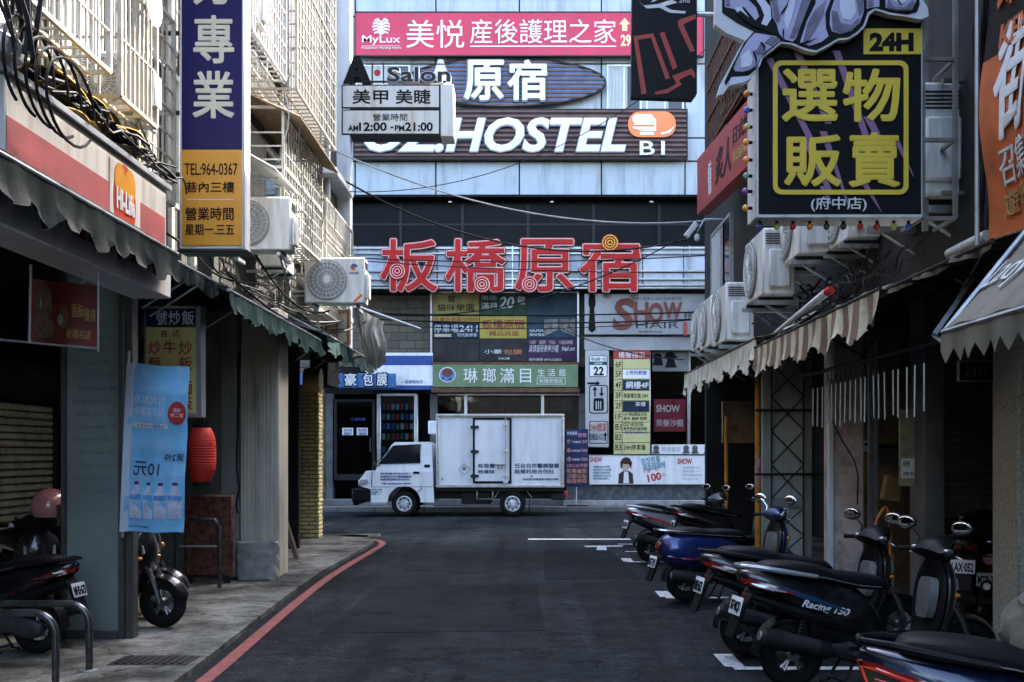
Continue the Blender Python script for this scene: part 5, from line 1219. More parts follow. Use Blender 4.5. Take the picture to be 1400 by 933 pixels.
b.add(vs, [(2 * n_ + i, 2 * n_ + (i + 1) % n_, 3 * n_ + (i + 1) % n_, 3 * n_ + i) for i in range(n_)] + [(i, (i + 1) % n_, 2 * n_ + (i + 1) % n_, 2 * n_ + i) for i in range(n_)] + [(n_ + i, n_ + (i + 1) % n_, 3 * n_ + (i + 1) % n_, 3 * n_ + i) for i in range(n_)])
b.build('yellow_frame', yel, o, smooth=False)
s.text(yel, [('選', 1068, 1145, 95, 168), ('物', 1151, 1230, 95, 168), ('販', 1071, 1150, 185, 256), ('賣', 1159, 1230, 182, 257)], .012, .02, bold=.045)
s.text(inkw, [('(府中店)', 1108, 1184, 270, 290)], .012, .018, bold=.025)
s.panel('hours_plate', (1180, 1259, 40, 75), yel, .006, .012); s.text(ink, [('24H', 1188, 1248, 46, 71)], .012, .018, bold=.05)
hz = lambda *p: [(960 + x / 4.375, y / 4.375) for x, y in p]
edge_ = hz((70, -300), (62, 180), (130, 230), (240, 275), (200, 330), (150, 430), (100, 520), (75, 600), (110, 590), (140, 548), (230, 535), (275, 500), (330, 420), (345, 375), (455, 290), (520, 300), (600, 335), (660, 345), (740, 305), (790, 272), (850, 268), (905, 235), (950, 190), (975, 120), (1010, 95), (1100, 122), (1200, 135), (1280, 150), (1325, 130), (1320, 80), (1260, -10), (1240, -300))
dark_ = hz((104, -300), (104, 110), (190, 170), (292, 222), (232, 290), (155, 440), (118, 520), (125, 540), (160, 490), (258, 482), (310, 440), (333, 376), (450, 279), (530, 290), (610, 323), (660, 331), (738, 291), (788, 260), (850, 255), (898, 225), (938, 183), (963, 108), (1005, 82), (1100, 108), (1200, 122), (1255, 105), (1270, 60), (1240, -300))
s.shape('hand_edge', [edge_], M('pale_cutout_edge', (.62, .64, .66), .5, var=.06), .03, .1)
s.shape('hand_outline', [dark_], ink, .1, .106)
lav = M('lavender_print', (.4, .38, .56), .5, var=.18, scale=5); midv = M('grey_violet_print', (.17, .155, .22), .6, var=.35, scale=9); palev = M('pale_lilac_print', (.6, .62, .72), .5, var=.1)
s.shape('hand', [hz(*q) for q in (
    ((385, -300), (640, -300), (640, 0), (598, 110), (538, 268), (520, 283), (468, 268), (440, 235), (425, 180), (402, 140), (397, 90), (380, 30)),
    ((118, -300), (240, -300), (240, 20), (303, 80), (322, 135), (300, 158), (232, 78), (180, 92), (120, 80)),
    ((297, 232), (420, 252), (447, 276), (358, 345), (330, 378), (306, 433), (258, 462), (182, 458), (164, 430), (222, 330), (262, 267)),
    ((672, -300), (760, -300), (756, 0), (712, 120), (716, 208), (732, 252), (690, 285), (620, 308), (562, 292), (604, 160), (655, 60)),
    ((782, -300), (945, -300), (940, 110), (912, 178), (868, 218), (800, 238), (752, 222), (738, 180), (742, 110), (775, 10)),
    ((962, -300), (1034, -300), (1030, 78), (978, 84), (956, 92)),
    ((1062, -300), (1215, -300), (1248, 50), (1222, 98), (1140, 102), (1068, 84)))], lav, .106, .109)
s.shape('hand_light', [hz(*q) for q in (((268, -20), (332, 10), (388, 80), (393, 150), (366, 192), (334, 180), (352, 130), (332, 80)), ((172, 86), (214, 78), (268, 150), (250, 164), (216, 140)), ((138, 528), (162, 494), (270, 490), (258, 510), (230, 524), (150, 544)), ((800, 20), (880, 10), (892, 110), (862, 160), (812, 150), (796, 90)), ((480, 60), (540, 20), (512, 150), (486, 220), (470, 160)), ((1100, -20), (1170, -20), (1190, 50), (1150, 70), (1110, 40)), ((215, 370), (262, 330), (284, 390), (270, 430), (214, 440)))], palev, .1125, .1135)
s.shape('hand_shade', [hz(*q) for q in (((748, 100), (782, 110), (802, 176), (862, 186), (915, 140), (905, 185), (862, 214), (800, 232), (754, 215)), ((392, 40), (424, 40), (446, 150), (432, 176), (408, 140)), ((572, 40), (632, 0), (568, 190), (530, 258), (500, 262), (530, 180)), ((606, 180), (648, 100), (716, 40), (700, 120), (652, 210), (610, 280), (580, 282)), ((332, 286), (352, 312), (344, 350), (318, 362), (282, 345), (310, 330)), ((392, 254), (442, 268), (392, 306), (352, 290)), ((1082, 30), (1112, 76), (1180, 84), (1226, 40), (1240, 60), (1212, 94), (1140, 98), (1074, 80)), ((964, 0), (990, 0), (994, 70), (962, 80)), ((124, 0), (150, 30), (146, 70), (124, 70)), ((880, 0), (936, 0), (934, 90), (912, 130), (900, 60)))], midv, .1155, .1165)
def stroke(pts, w0, w1=None):
    pts = resample([Vector((p[0], p[1], 0)) for p in pts], 5); L_, R_ = [], []
    for i, p in enumerate(pts):
        q = (pts[min(i + 1, len(pts) - 1)] - pts[max(i - 1, 0)]).normalized(); f_ = i / (len(pts) - 1); wd = (w0 * (1 - f_) + (w0 if w1 is None else w1) * f_) * (.4 + .6 * sin(pi * min(1, f_ * 1.1 + .05))) / 2
        L_.append((p.x - q.y * wd, p.y + q.x * wd)); R_.append((p.x + q.y * wd, p.y - q.x * wd))
    return L_ + R_[::-1]
s.shape('brush_line', [stroke(hz(*q), w_, v_) for q, w_, v_ in (([(200, 110), (270, 170), (340, 205), (440, 248)], 9, 2), ([(284, 345), (302, 385), (300, 432)], 3, 2), ([(226, 468), (270, 456), (304, 424)], 3, 2), ([(164, 442), (176, 408), (206, 362)], 3, 1.5), ([(462, 212), (464, 272)], 2.5, 1.5), ([(448, 124), (478, 84), (494, 40)], 3, 2), ([(548, 302), (604, 290), (664, 264)], 3, 1.5), ([(352, 10), (392, 36), (432, 10)], 4, 2), ([(1130, 10), (1142, 48), (1162, 70)], 2, 1.5), ([(940, 30), (944, 80), (936, 120)], 3, 2), ([(330, 290), (352, 320), (346, 346)], 3, 2))], ink, .119, .12)
bulbcol = {'orange': (.8, .28, .03), 'blue': (.05, .1, .5), 'yellow_green': (.5, .5, .12), 'green': (.08, .3, .2), 'purple': (.2, .05, .25), 'red': (.65, .04, .03), 'dark': (.05, .08, .06)}
bl_ = [(1021, 129, 'orange'), (1021, 151, 'blue'), (1021, 174, 'yellow_green'), (1020, 195, 'orange'), (1020, 219, 'orange'), (1020, 241, 'green'), (1019, 262, 'purple'), (1019, 285, 'orange')] + [(x, 310, c) for x, c in ((1039, 'blue'), (1062, 'yellow_green'), (1084, 'red'), (1107, 'orange'), (1130, 'dark'), (1153, 'dark'), (1176, 'red'), (1199, 'red'), (1222, 'yellow_green'), (1242, 'blue'))]
for px, py, c in bl_:
    side = px < 1030 and py < 300; p = P(px, py, d + .12); q = MB(); cl = M('bulb_' + c, bulbcol[c], .25, var=.05, coat=.5)
    q.ell(p, (.024, .024, .026), 12, 8); q_ = q.build('bulb', cl, o, label=c.replace('_', ' ') + ' coloured lamp bulb')
    e = P(1034 if side else px, py if side else 298, d + .12); MB().tube([p + (e - p) * .25, e], .013, 8).build('socket', blackplast, q_)
# steel frame beside it
o = thing('sign_frame', 'rusty steel ladder frame standing up beside the claw sign', 'frame', P(1290, 298, d + .1)); b = MB()
for px in (1266, 1311): b.box(X(px, d) - .014, X(px, d) + .014, d + .05, d + .09, Z(296, d), Z(-170, d)); b.box(X(px, d + .5) - .02, X(px, d + .5) + .02, d + .5, d + .54, Z(296, d), Z(-170, d + .5))
for py in (296, 188, 77, -40): b.box(X(1266, d), X(1311, d), d + .051, d + .089, Z(py, d) - .013, Z(py, d) + .013); b.box(X(1262, d), X(1266, d), d + .06, d + .08, Z(py, d) - .01, Z(py, d) + .01)
for py in (296, 188, 77): 
    for px in (1266, 1311): b.box(X(px, d) - .012, X(px, d) + .012, d + .09, d + .5, Z(py, d) - .012, Z(py, d) + .012)
for py in (250, 90): b.box(X(1311, d), 3.32, d + .3, d + .34, Z(py, d) - .015, Z(py, d) + .015)
b.build('bar', M('weathered_steel', (.22, .21, .19), .6, .4, var=.3, dirt=(.12, .06, .03), damt=.6, scale=6), o, smooth=False)

# black and red hanging sign
d = 13
s = Sign('black_banner_sign', 'black hanging sign with red angular strokes at the top right of the street', 'sign', d)
o = s.root((863, 952, -90, 135))
MB().poly(s.fn, [s.pt(q) for q in ((863, 133), (947, 136), (953, 128), (953, -90), (865, -90))], -.12, 0).build('case', ink, o, smooth=False)
s.shape('angular_stroke', [[(866, 50), (893, 46), (916, 107), (910, 109), (890, 52), (872, 55), (884, 128), (877, 130)], [(902, 46), (908, 44), (926, 92), (920, 96)], [(927, 28), (951, 20), (951, 26), (934, 34), (950, 70), (944, 72), (927, 36)], [(919, 104), (946, 94), (950, 101), (950, 108), (944, 102), (928, 110), (932, 116), (912, 128), (896, 130), (896, 126), (912, 122), (925, 115)]], M('dull_red_stroke', (.3, .035, .025), .5, var=.1), .0, .006)
s.shape('brush_stroke', [[(873, 2), (880, 8), (900, 6), (918, 0), (926, 4), (908, 9), (918, 14), (938, 16), (936, 19), (916, 18), (902, 11), (884, 12)], [(910, -30), (918, -30), (900, 0), (890, 4)]], M('grey_brush', (.5, .5, .52)), .0, .006)
s.text(M('grey_brush', (.5, .5, .52)), [('2nd', 928, 943, -2, 4)], .0, .004, bold=0)
MB().tube([P(953, 20, d + .06), (3.3, d + .06, Z(20, d))], .03).build('bracket', steel, o)
# red slanted sign
fnp = PL((X(953, 17.3), 17.3), (X(1036, 13.9), 13.9)); Lr = math.hypot(X(1036, 13.9) - X(953, 17.3), 3.4)
s = Sign('red_side_sign', 'red side sign with dark brush lettering running along the right wall', 'sign', fn=fnp, loc=fnp(Lr / 2, 5.3, 0))
s.root((0, Lr, 5.28, 6.16)); s.panel('face', (0, Lr, 5.28, 6.16), M('brick_red_sign_face', (.33, .035, .03), .5, var=.12, dirt=(.12, .03, .02), damt=.5, scale=2), -.2, 0, bev=.01)
s.text(ink, [('炙人', 1.2, 2.1, 5.45, 5.95, dict(bold=.05, shear=.15)), ('日式燒肉', 2.2, 3.3, 5.75, 6.0)], 0, .006, bold=.02)
s.text(M('dull_gold', (.45, .3, .1)), [('歡迎蒞臨', 2.2, 3.2, 5.5, 5.65)], 0, .006, bold=.02); s.text(inkw, [('餐廳', .75, .95, 5.4, 5.9)], 0, .006)
MB().tube([fnp(Lr / 2, 5.7, -.2), (3.31, 15.6, 5.7)], .03).build('bracket', steel, s.o)
# orange and black fabric banner at far right
s = Sign('fabric_banner', 'orange and black fabric banner with white characters at the right edge', 'banner', fn=RW(2.7), loc=(2.7, 5.4, 2.75))
o = s.root((-6.45, -4.4, 2.75, 6)); fnb = s.fn
def fb(u, v, w=0): return (2.7 - w + .03 * sin(v * 5 + u * 2) + .02 * sin(u * 9), -u, v + (.1 * (u + 6.45) ** 2 if v < 3 else 0))
orf = M('orange_banner_cloth', (.55, .13, .035), .7, var=.25, scale=2, dirt=(.2, .04, .02), damt=.6)
MB().grid(lambda a, c: fb(-6.45 + 2.05 * a, 2.72 + 1.08 * c), 20, 14, (.006, 0, 0)).build('orange_cloth', orf, o)
MB().grid(lambda a, c: fb(-6.45 + 2.05 * a, 3.8 + 2.6 * c), 20, 14, (.006, 0, 0)).build('black_cloth', M('black_banner_cloth', (.02, .018, .017), .7, var=.3), o)
b = MB(); b.text(fb, '街', -6.28, -5.88, 3.28, 3.95, .012, .018, .05).text(fb, '召集', -6.26, -5.86, 3.02, 3.24, .012, .018, .02).text(fb, '令', -5.8, -5.4, 3.02, 3.24, .012, .018, .02).text(fb, '頭', -5.8, -5.4, 3.28, 3.95, .012, .018, .05); b.build('white_lettering', inkw, o, smooth=False)
b = MB(); b.text(fb, '遊電', -6.26, -5.9, 2.84, 2.98, .012, .018, .02); b.build('yellow_lettering', M('dull_gold', (.45, .3, .1)), o, smooth=False)
b = MB(); b.text(fb, '即將', -6.33, -5.9, 4.05, 4.45, .012, .018, .03).text(fb, 'KENYA', -6.28, -5.75, 3.82, 3.96, .012, .018, .02); b.build('orange_lettering', orf, o, smooth=False)
MB().tube([(2.66, 6.5, 2.7), (2.66, 6.5, 6.3)], .014).build('pole', steel, o)

# security camera and lamps at the street end
o = thing('security_camera', 'white security camera and flood lamp at the right end of the light box', 'camera', P(942, 330, 18.6)); d = 18.6
MB().box(-.12, .12, -.06, .06, -.05, .05, .012, fn=lambda a, c, e: tuple(P(945, 315, d) + Matrix.Rotation(-.9, 3, 'Y') @ Vector((a * 1.2, c, e)))).build('housing', white, o)
MB().ell(P(953, 325, d), (.05, .05, .07)).build('dome', white, o); MB().tube([P(953, 318, d), P(963, 300, d), (3.3, d, Z(300, d))], .015).build('arm', steel, o)
# caged balcony at the top right
o = thing('balcony_cage', 'rusty balcony cage with stacked planks at the upper right wall', 'window cage', (3.1, 16, 6.4)); b = MB()
for k in range(14): b.box(2.82, 2.84, 14.6 + k * .2, 14.62 + k * .2, 6.3, 7.6)
for z in (6.3, 6.75, 7.2, 7.6): b.box(2.81, 2.85, 14.6, 17.3, z - .015, z + .015); b.box(2.82, 3.3, 14.6, 14.63, z - .015, z + .015)
b.build('bar', rust, o, smooth=False); b = MB()
for k in range(9): b.obox((3.05, 15.4 + .05 * (k % 3), 6.36 + k * .07), (.35, 1.3, .05), (0, random.uniform(-.1, .1), random.uniform(-.1, .1)))
b.build('plank', M('worn_dark_wood', (.1, .07, .05)), o, smooth=False)
for (y0, y1, z0, z1) in ((4, 5.5, 3.6, 5), (9.5, 10.8, 4.2, 5.6), (15, 16.8, 6.5, 7.8), (17.6, 19.5, 4.0, 5.4)): window(RBd, RW(3.31), -y1, -y0, z0, z1, 2, steel)
# ------------------------------------------------------------ box truck (side on, cab to the left)
d = 26.5
T = thing('box_truck', 'small white box truck parked across the end of the alley', 'truck', (X(630, d), 27.35, 0))
tw = M('truck_white_paint', (.78, .79, .8), .35, var=.05, dirt=(.25, .24, .22), damt=.35, streak=True, scale=2, coat=.3)
boxw = M('truck_box_panel', (.82, .83, .84), .4, var=.05, dirt=(.34, .34, .33), damt=.4, streak=True, scale=1.2, bump=.06, bscale=3)
tx = lambda zx: X(450 + zx / 3.889, d)
tz = lambda zy: Z(540 + zy / 3.889, d)
yn, yf = 26.5, 28.15
def side_y(z): return .0 if z < 1.08 else (z - 1.08) * .13
def cabprism(pts, inset=0):
    b = MB(); n = len(pts)
    vs = [(x, yn + inset + side_y(z), z) for x, z in pts] + [(x, yf - inset - side_y(z), z) for x, z in pts]
    return b.add(vs, [tuple(range(n)), tuple(range(n, 2 * n))[::-1]] + [(i, (i + 1) % n, n + (i + 1) % n, n + i) for i in range(n)])
wc = (tx(398), .3); arch = [(wc[0] + .40 * cos(a), wc[1] + .05 + .40 * sin(a)) for a in [pi - pi * k / 14 for k in range(15)]]
lower = [(tx(222), .36), (tx(214), tz(500)), (tx(160), tz(480)), (tx(166), tz(445)), (tx(196), tz(405)), (tx(232), tz(362)), (tx(556), tz(362)), (tx(556), tz(594))] 
lower = [(tx(222), .35), (tx(214), tz(500)), (tx(158), tz(484)), (tx(164), tz(448)), (tx(196), tz(405)), (tx(234), 1.08), (tx(552), 1.08), (tx(556), .35)] + [(x, max(z, .35)) for x, z in arch[::-1]]
b = cabprism(lower)
up = [(tx(234), 1.08), (tx(332), tz(264)), (tx(348), tz(252)), (tx(525), tz(250)), (tx(543), tz(262)), (tx(552), 1.08)]
q = cabprism(up); b.add(q.v, q.f); 
b.build('cab', tw, T, angle=30)
fnc = lambda u, v, w: (u, yn + side_y(v) - w, v)
# windows
wnd = [(tx(262), tz(366)), (tx(338), tz(278)), (tx(350), tz(270)), (tx(482), tz(268)), (tx(484), tz(362))]
MB().poly(fnc, wnd, .001, .006).build('side_window', glassdark, T, smooth=False)
wsh = MB(); wsh.add([(tx(238) - .012, yn + .08, 1.1), (tx(238) - .012, yf - .08, 1.1), (tx(330) - .014, yf - .17, tz(268)), (tx(330) - .014, yn + .17, tz(268))], [(0, 1, 2, 3)]); wsh.build('windscreen', glassdark, T, smooth=False)
b = MB(); b.tube([fnc(u, v, .008) for u, v in wnd], .012, 5, closed=True); b.build('window_seal', blackplast, T)
# door line, handle, trim
def line(pts, r=.006, m=None, w=.002, closed=False): return MB().tube([fnc(u, v, w) for u, v in pts], r, 4, closed)
door = [(tx(225), tz(488)), (tx(228), tz(400)), (tx(250), tz(362)), (tx(338), tz(272)), (tx(486), tz(262)), (tx(490), tz(500)), (tx(470), tz(515))]
line(door, .009).build('door_seam', darkmetal, T)
b = MB(); b.tube([fnc(tx(222), tz(488), .003), fnc(tx(556), tz(488), .003)], .007, 4); b.build('body_crease', M('crease_grey', (.3, .31, .32), .5), T)
b = MB(); b.box(tx(447), tx(480), tz(420), tz(408), 0, .014, .004, fn=fnc); b.build('door_handle', blackplast, T)
b = MB(); b.box(tx(505), tx(536), tz(387), tz(371), 0, .01, .004, fn=fnc); b.build('vent', blackplast, T)
b = MB(); b.box(tx(120), tx(226), yn - .01, yf + .01, .36, tz(498), .03); b.box(tx(124), tx(150), yn + .05, yf - .05, .28, .37, .02); b.build('bumper', blackplast, T)
b = MB(); b.poly(fnc, [(tx(157), tz(484)), (tx(166), tz(452)), (tx(204), tz(450)), (tx(208), tz(470))], .002, .02); b.box(tx(158) - .02, tx(166), yn + .05, yn + .32, tz(482), tz(452), .01).box(tx(158) - .02, tx(166), yf - .32, yf - .05, tz(482), tz(452), .01)
b.build('headlight', M('lamp_lens', (.6, .62, .64), .1, .4, coat=.8), T)
b = MB(); b.ell((tx(246), yn - .14, tz(378)), (.05, .1, .12)); b.tube([(tx(246), yn - .1, tz(385)), (tx(270), yn + .03, tz(372))], .015); b.build('mirror', blackplast, T)
b = MB()
for (t_, x0, x1, y0, y1) in (('有限責任台北市', 272, 424, 414, 424), ('有限責任台北市醫療廢棄物', 272, 436, 429, 441), ('物清除設備利用合作社', 272, 428, 444, 456), ('TEL:(02)2542-0266', 276, 438, 468, 478), ('自用小貨', 226, 280, 500, 508), ('車重1.5', 226, 280, 512, 520), ('載重 3人', 226, 270, 523, 530)):
    b.text(fnc, t_, tx(x0), tx(x1), tz(y1), tz(y0), .001, .004, .035)
b.build('door_lettering', inkblue, T, smooth=False)
b = MB(); b.box(tx(484), tx(556), tz(596), tz(588), 0, .012, fn=fnc).box(tx(222), tx(306), tz(584), tz(572), 0, .012, fn=fnc); b.build('sill', M('crease_grey', (.3, .31, .32)), T)
# chassis
b = MB(); b.box(tx(556), tx(1250), yn + .35, yn + .5, .42, .62).box(tx(556), tx(1250), yf - .5, yf - .35, .42, .62).box(tx(700), tx(860), yn + .2, yf - .3, .3, .6, .02).box(tx(1180), tx(1260), yn + .1, yf - .1, .4, .56, .02)
for zx in (640, 900, 1090, 1220): b.box(tx(zx), tx(zx) + .06, yn + .1, yf - .1, .6, tz(494))
b.box(tx(556), tx(1250), yn + .06, yf - .06, .62, tz(490))
b.build('chassis', darkmetal, T, smooth=False)
b = MB()
for pts in ([(785, 500), (785, 556), (868, 556), (868, 500)],): b.tube([(tx(x), yn + .12, tz(z)) for x, z in pts], .022, 4)
b.tube([(tx(880), yn + .12, tz(548)), (tx(915), yn + .12, tz(496))], .015, 4).tube([(tx(1078), yn + .12, tz(548)), (tx(1035), yn + .12, tz(496))], .015, 4)
b.build('underrun_guard', steel, T, smooth=False)
tyre_r, = (.315,)
def wheel(cx, y, sgn, parent, double=False):
    b = MB(); b.torus((cx, y, .315), .24, .078, 'y', 36, 12, flat=1.1); o = b.build('wheel', rubber, parent)
    b = MB(); b.lathe([(.185, 0), (.19, -.06 * sgn), (.165, -.066 * sgn), (.155, -.02 * sgn), (.115, .0 * sgn), (.1, -.04 * sgn), (.05, -.05 * sgn)], (cx, y - .02 * sgn, .315), 'y', 28)
    b.build('rim', M('white_steel_rim', (.72, .74, .76), .35, .3, var=.15, dirt=(.12, .1, .08), damt=.5, scale=8), o)
    b = MB()
    for k in range(8):
        a = 2 * pi * k / 8; b.lathe([(.022, 0), (.022, -.012 * sgn)], (cx + .14 * cos(a), y - .032 * sgn, .315 + .14 * sin(a)), 'y', 8)
    for k in range(5):
        a = 2 * pi * k / 5; b.lathe([(.012, 0), (.012, -.02 * sgn)], (cx + .07 * cos(a), y - .06 * sgn, .315 + .07 * sin(a)), 'y', 6)
    b.build('bolt', darkmetal, o); return o
for cx in (tx(398), tx(975)): wheel(cx, yn + .13, 1, T); wheel(cx, yf - .13, -1, T)
MB().tube([(tx(398), yn + .1, .315), (tx(398), yf - .1, .315)], .05).tube([(tx(975), yn + .1, .315), (tx(975), yf - .1, .315)], .06).build('axle', darkmetal, T)
# cargo box
x0, x1, z0, z1 = tx(568), tx(1250), tz(494), tz(102)
CB = MB().box(x0 + .02, x1 - .02, yn + .02, yf + .05, z0 + .02, z1 - .02).build('cargo_box', boxw, T, smooth=False)
b = MB(); yb = yn - .02
for (a, c, e, g) in ((x0, x1, z0, z0 + .07), (x0, x1, z1 - .07, z1)):
    b.box(a, c, yb, yb + .12, e, g, .012); b.box(a, c, yf, yf + .09, e, g, .012)
for (a, c) in ((x0, x0 + .075), (x1 - .09, x1)):
    b.box(a, c, yb + .004, yb + .11, z0 + .07, z1 - .07, .012); b.box(a, c, yf, yf + .085, z0 + .07, z1 - .07, .012)
for z in (z0, z1 - .07):
    b.box(x0 + .002, x0 + .1, yb + .12, yf, z, z + .07, .01); b.box(x1 - .1, x1 - .002, yb + .12, yf, z, z + .07, .01)
b.build('corner_rail', M('dull_aluminium_rail', (.5, .5, .47), .45, .5, var=.15, dirt=(.2, .16, .1), damt=.5, scale=6), CB)
fnb_ = FR(yn + .02)
dx0, dx1, dz0, dz1 = tx(764), tx(970), tz(470), tz(122)
b = MB(); t = .05
b.fbox(fnb_, dx0, dx1, dz1 - t, dz1, 0, .03).fbox(fnb_, dx0, dx1, dz0, dz0 + t, 0, .03).fbox(fnb_, dx0, dx0 + t, dz0 + t, dz1 - t, 0, .03).fbox(fnb_, dx1 - t, dx1, dz0 + t, dz1 - t, 0, .03)
dr = b.build('door', blackplast, CB, smooth=False)
b = MB(); b.box(dx0 + t, dx1 - t - .05, dz0 + t, dz1 - t, 0, .02, fn=fnb_); b.build('panel', boxw, dr, smooth=False)
b = MB()
for zy in (172, 302, 432): b.box(tx(752), tx(796), tz(zy + 7), tz(zy - 7), .03, .05, .006, fn=fnb_); b.box(tx(762), tx(778), tz(zy + 14), tz(zy - 12), .031, .056, .006, fn=fnb_)
b.build('hinge', darkmetal, dr)
b = MB(); b.tube([fnb_(tx(938), tz(474), .05), fnb_(tx(938), tz(124), .05)], .016, 8)
for zy in (160, 300, 430, 465): b.box(tx(926), tx(950), tz(zy + 6), tz(zy - 6), .03, .064, .005, fn=fnb_)
b.build('lock_bar', alu, dr)
b = MB(); b.tube([fnb_(tx(870), tz(373), .03), fnb_(tx(938), tz(373), .05)], .012, 6).tube([fnb_(tx(898), tz(373), .05), fnb_(tx(902), tz(394), .05), fnb_(tx(918), tz(394), .05), fnb_(tx(920), tz(376), .05)], .012, 6); b.build('handle', darkmetal, dr)
b = MB()
for (t_, xa, xb, ya, yb2, w_) in (('有限責', 790, 880, 366, 390, .0205), ('物清除', 790, 880, 398, 420, .0205), ('任台北市醫療廢棄', 986, 1224, 364, 390, .001), ('設備利用合作社', 986, 1196, 396, 420, .001), ('台北市大龍區洲子街200號', 1030, 1218, 443, 455, .001)):
    b.text(fnb_, t_, tx(xa), tx(xb), tz(yb2), tz(ya), w_, w_ + .004, .035)
b.build('lettering', M('navy_truck_ink', (.02, .04, .14), .5), CB, smooth=False)
b = MB(); c_ = (tx(718), tz(396)); r_ = .14
for k in range(4):
    a, e = pi / 2 * k, pi / 2 * (k + 1); b.tube([fnb_(c_[0] + r_ * cos(a), c_[1] + r_ * sin(a), .003), fnb_(c_[0] + r_ * cos(e), c_[1] + r_ * sin(e), .003)], .004, 4)
for k in range(3):
    a = pi / 2 + 2 * pi * k / 3; b.torus((c_[0] + .025 * cos(a), yn + .017, c_[1] + .015 + .025 * sin(a)), .022, .006, 'y', 14, 5)
b.build('hazard_emblem', ink, CB)
b = MB()
for zx, zy in ((602, 448), (922, 440), (1078, 434)): b.lathe([(.02, 0), (.02, -.01)], (tx(zx), yn + .02, tz(zy)), 'y', 10)
b.build('marker_lamp', darkmetal, CB)
MB().box(tx(516), tx(566), yn + .5, yf - .5, tz(205), tz(135), .02).build('cooling_unit', white, T)
b = MB(); b.box(x1, x1 + .08, yn + .1, yn + .3, .5, .62, .01).tube([(x1, yn + .2, .45), (x1 + .12, yn + .2, .5)], .02); b.build('tail_lamp', inkred, T)

EB = thing('light_block_building', 'plain unseen building added behind the camera to block low sky light', 'building', (0, -48, 0))  # unseen, added to cut low sky light and its reflection in the shop glass
MB().fbox(ID, -14, 14, -58, -48, .02, 9).build('wall', rightwall, EB, smooth=False)

b = MB()
for k in range(24):
    xx = x0 + .06 + (x1 - x0 - .12) * k / 23
    for z in (z0 + .035, z1 - .035): b.lathe([(.009, 0), (.009, -.006)], (xx, yn - .02, z), 'y', 6)
for k in range(12):
    zz = z0 + .12 + (z1 - z0 - .24) * k / 11
    for xx in (x0 + .037, x1 - .045): b.lathe([(.009, 0), (.009, -.006)], (xx, yn - .016, zz), 'y', 6)
b.build('rivet', steel, CB)
for zx in (500, 1062): MB().box(tx(zx) , tx(zx) + .02, yn + .06, yn + .3, .12, .5, .004).build('mud_flap', blackplast, T)
MB().tube([(tx(262), yn + .35, tz(362)), (tx(300), yn + .75, tz(318))], .008, 4).build('wiper', blackplast, T)
# ------------------------------------------------------------ scooters
def sring(x, zc, hh, hw, n=18, p=2.7, tilt=0., yc=0.):
    out = []
    for k in range(n):
        a = 2 * pi * k / n; c, s_ = cos(a), sin(a)
        y = hw * math.copysign(abs(c) ** (2 / p), c); z = hh * math.copysign(abs(s_) ** (2 / p), s_)
        out.append((x + tilt * z, yc + y, zc + z))
    return out
def interp(rows, n=5):
    v = [Vector(r) if len(r) <= 4 else r for r in rows]; return [tuple(q) for q in resample(v, n)]
def body(rows, m, name, parent, n=4, p=2.7, tilt=0., ns=18):
    rr = [tuple(q) for q in resample([Vector(r) for r in rows], n)]
    return MB().loft([sring(r[0], r[1], r[2], r[3], ns, p, tilt) for r in rr]).build(name, m, parent)
redlens = M('red_tail_lens', (.22, .012, .01), .12, var=.1, coat=.9)
clearlens = M('clear_lamp_lens', (.5, .52, .54), .08, .5, var=.05, coat=1)
amber = M('amber_indicator', (.7, .25, .02), .15, var=.05, coat=.8)
mirrorm = M('mirror_glass', (.9, .92, .95), .02, 1., var=.0)
seatm = M('black_seat_vinyl', (.009, .009, .01), .5, var=.25, scale=6, bump=.12, bscale=160)
greyp_ = M('grey_plastic', (.12, .12, .115), .5, var=.25, scale=6, dirt=(.2, .18, .15), damt=.4)
engine_m = M('dusty_engine_alloy', (.09, .09, .09), .45, .6, var=.35, scale=9)
platem = M('number_plate_white', (.72, .74, .74), .4, var=.06, dirt=(.3, .28, .24), damt=.4)
def paint(name, c, metal=.3, coat=1.): return M(name, c, .3, metal, var=.12, coat=coat * .8, scale=3, dirt=(.13, .125, .115), damt=.28)
pb = paint('gloss_black_paint', (.006, .0065, .008)); pblue = paint('deep_blue_paint', (.011, .028, .14), .5); psil = paint('silver_grey_paint', (.42, .44, .46), .6)
pnavy = paint('midnight_blue_paint', (.005, .01, .035), .5); pgrey = paint('dark_grey_paint', (.05, .052, .055), .5); pmid = paint('teal_blue_paint', (.02, .075, .17), .5)
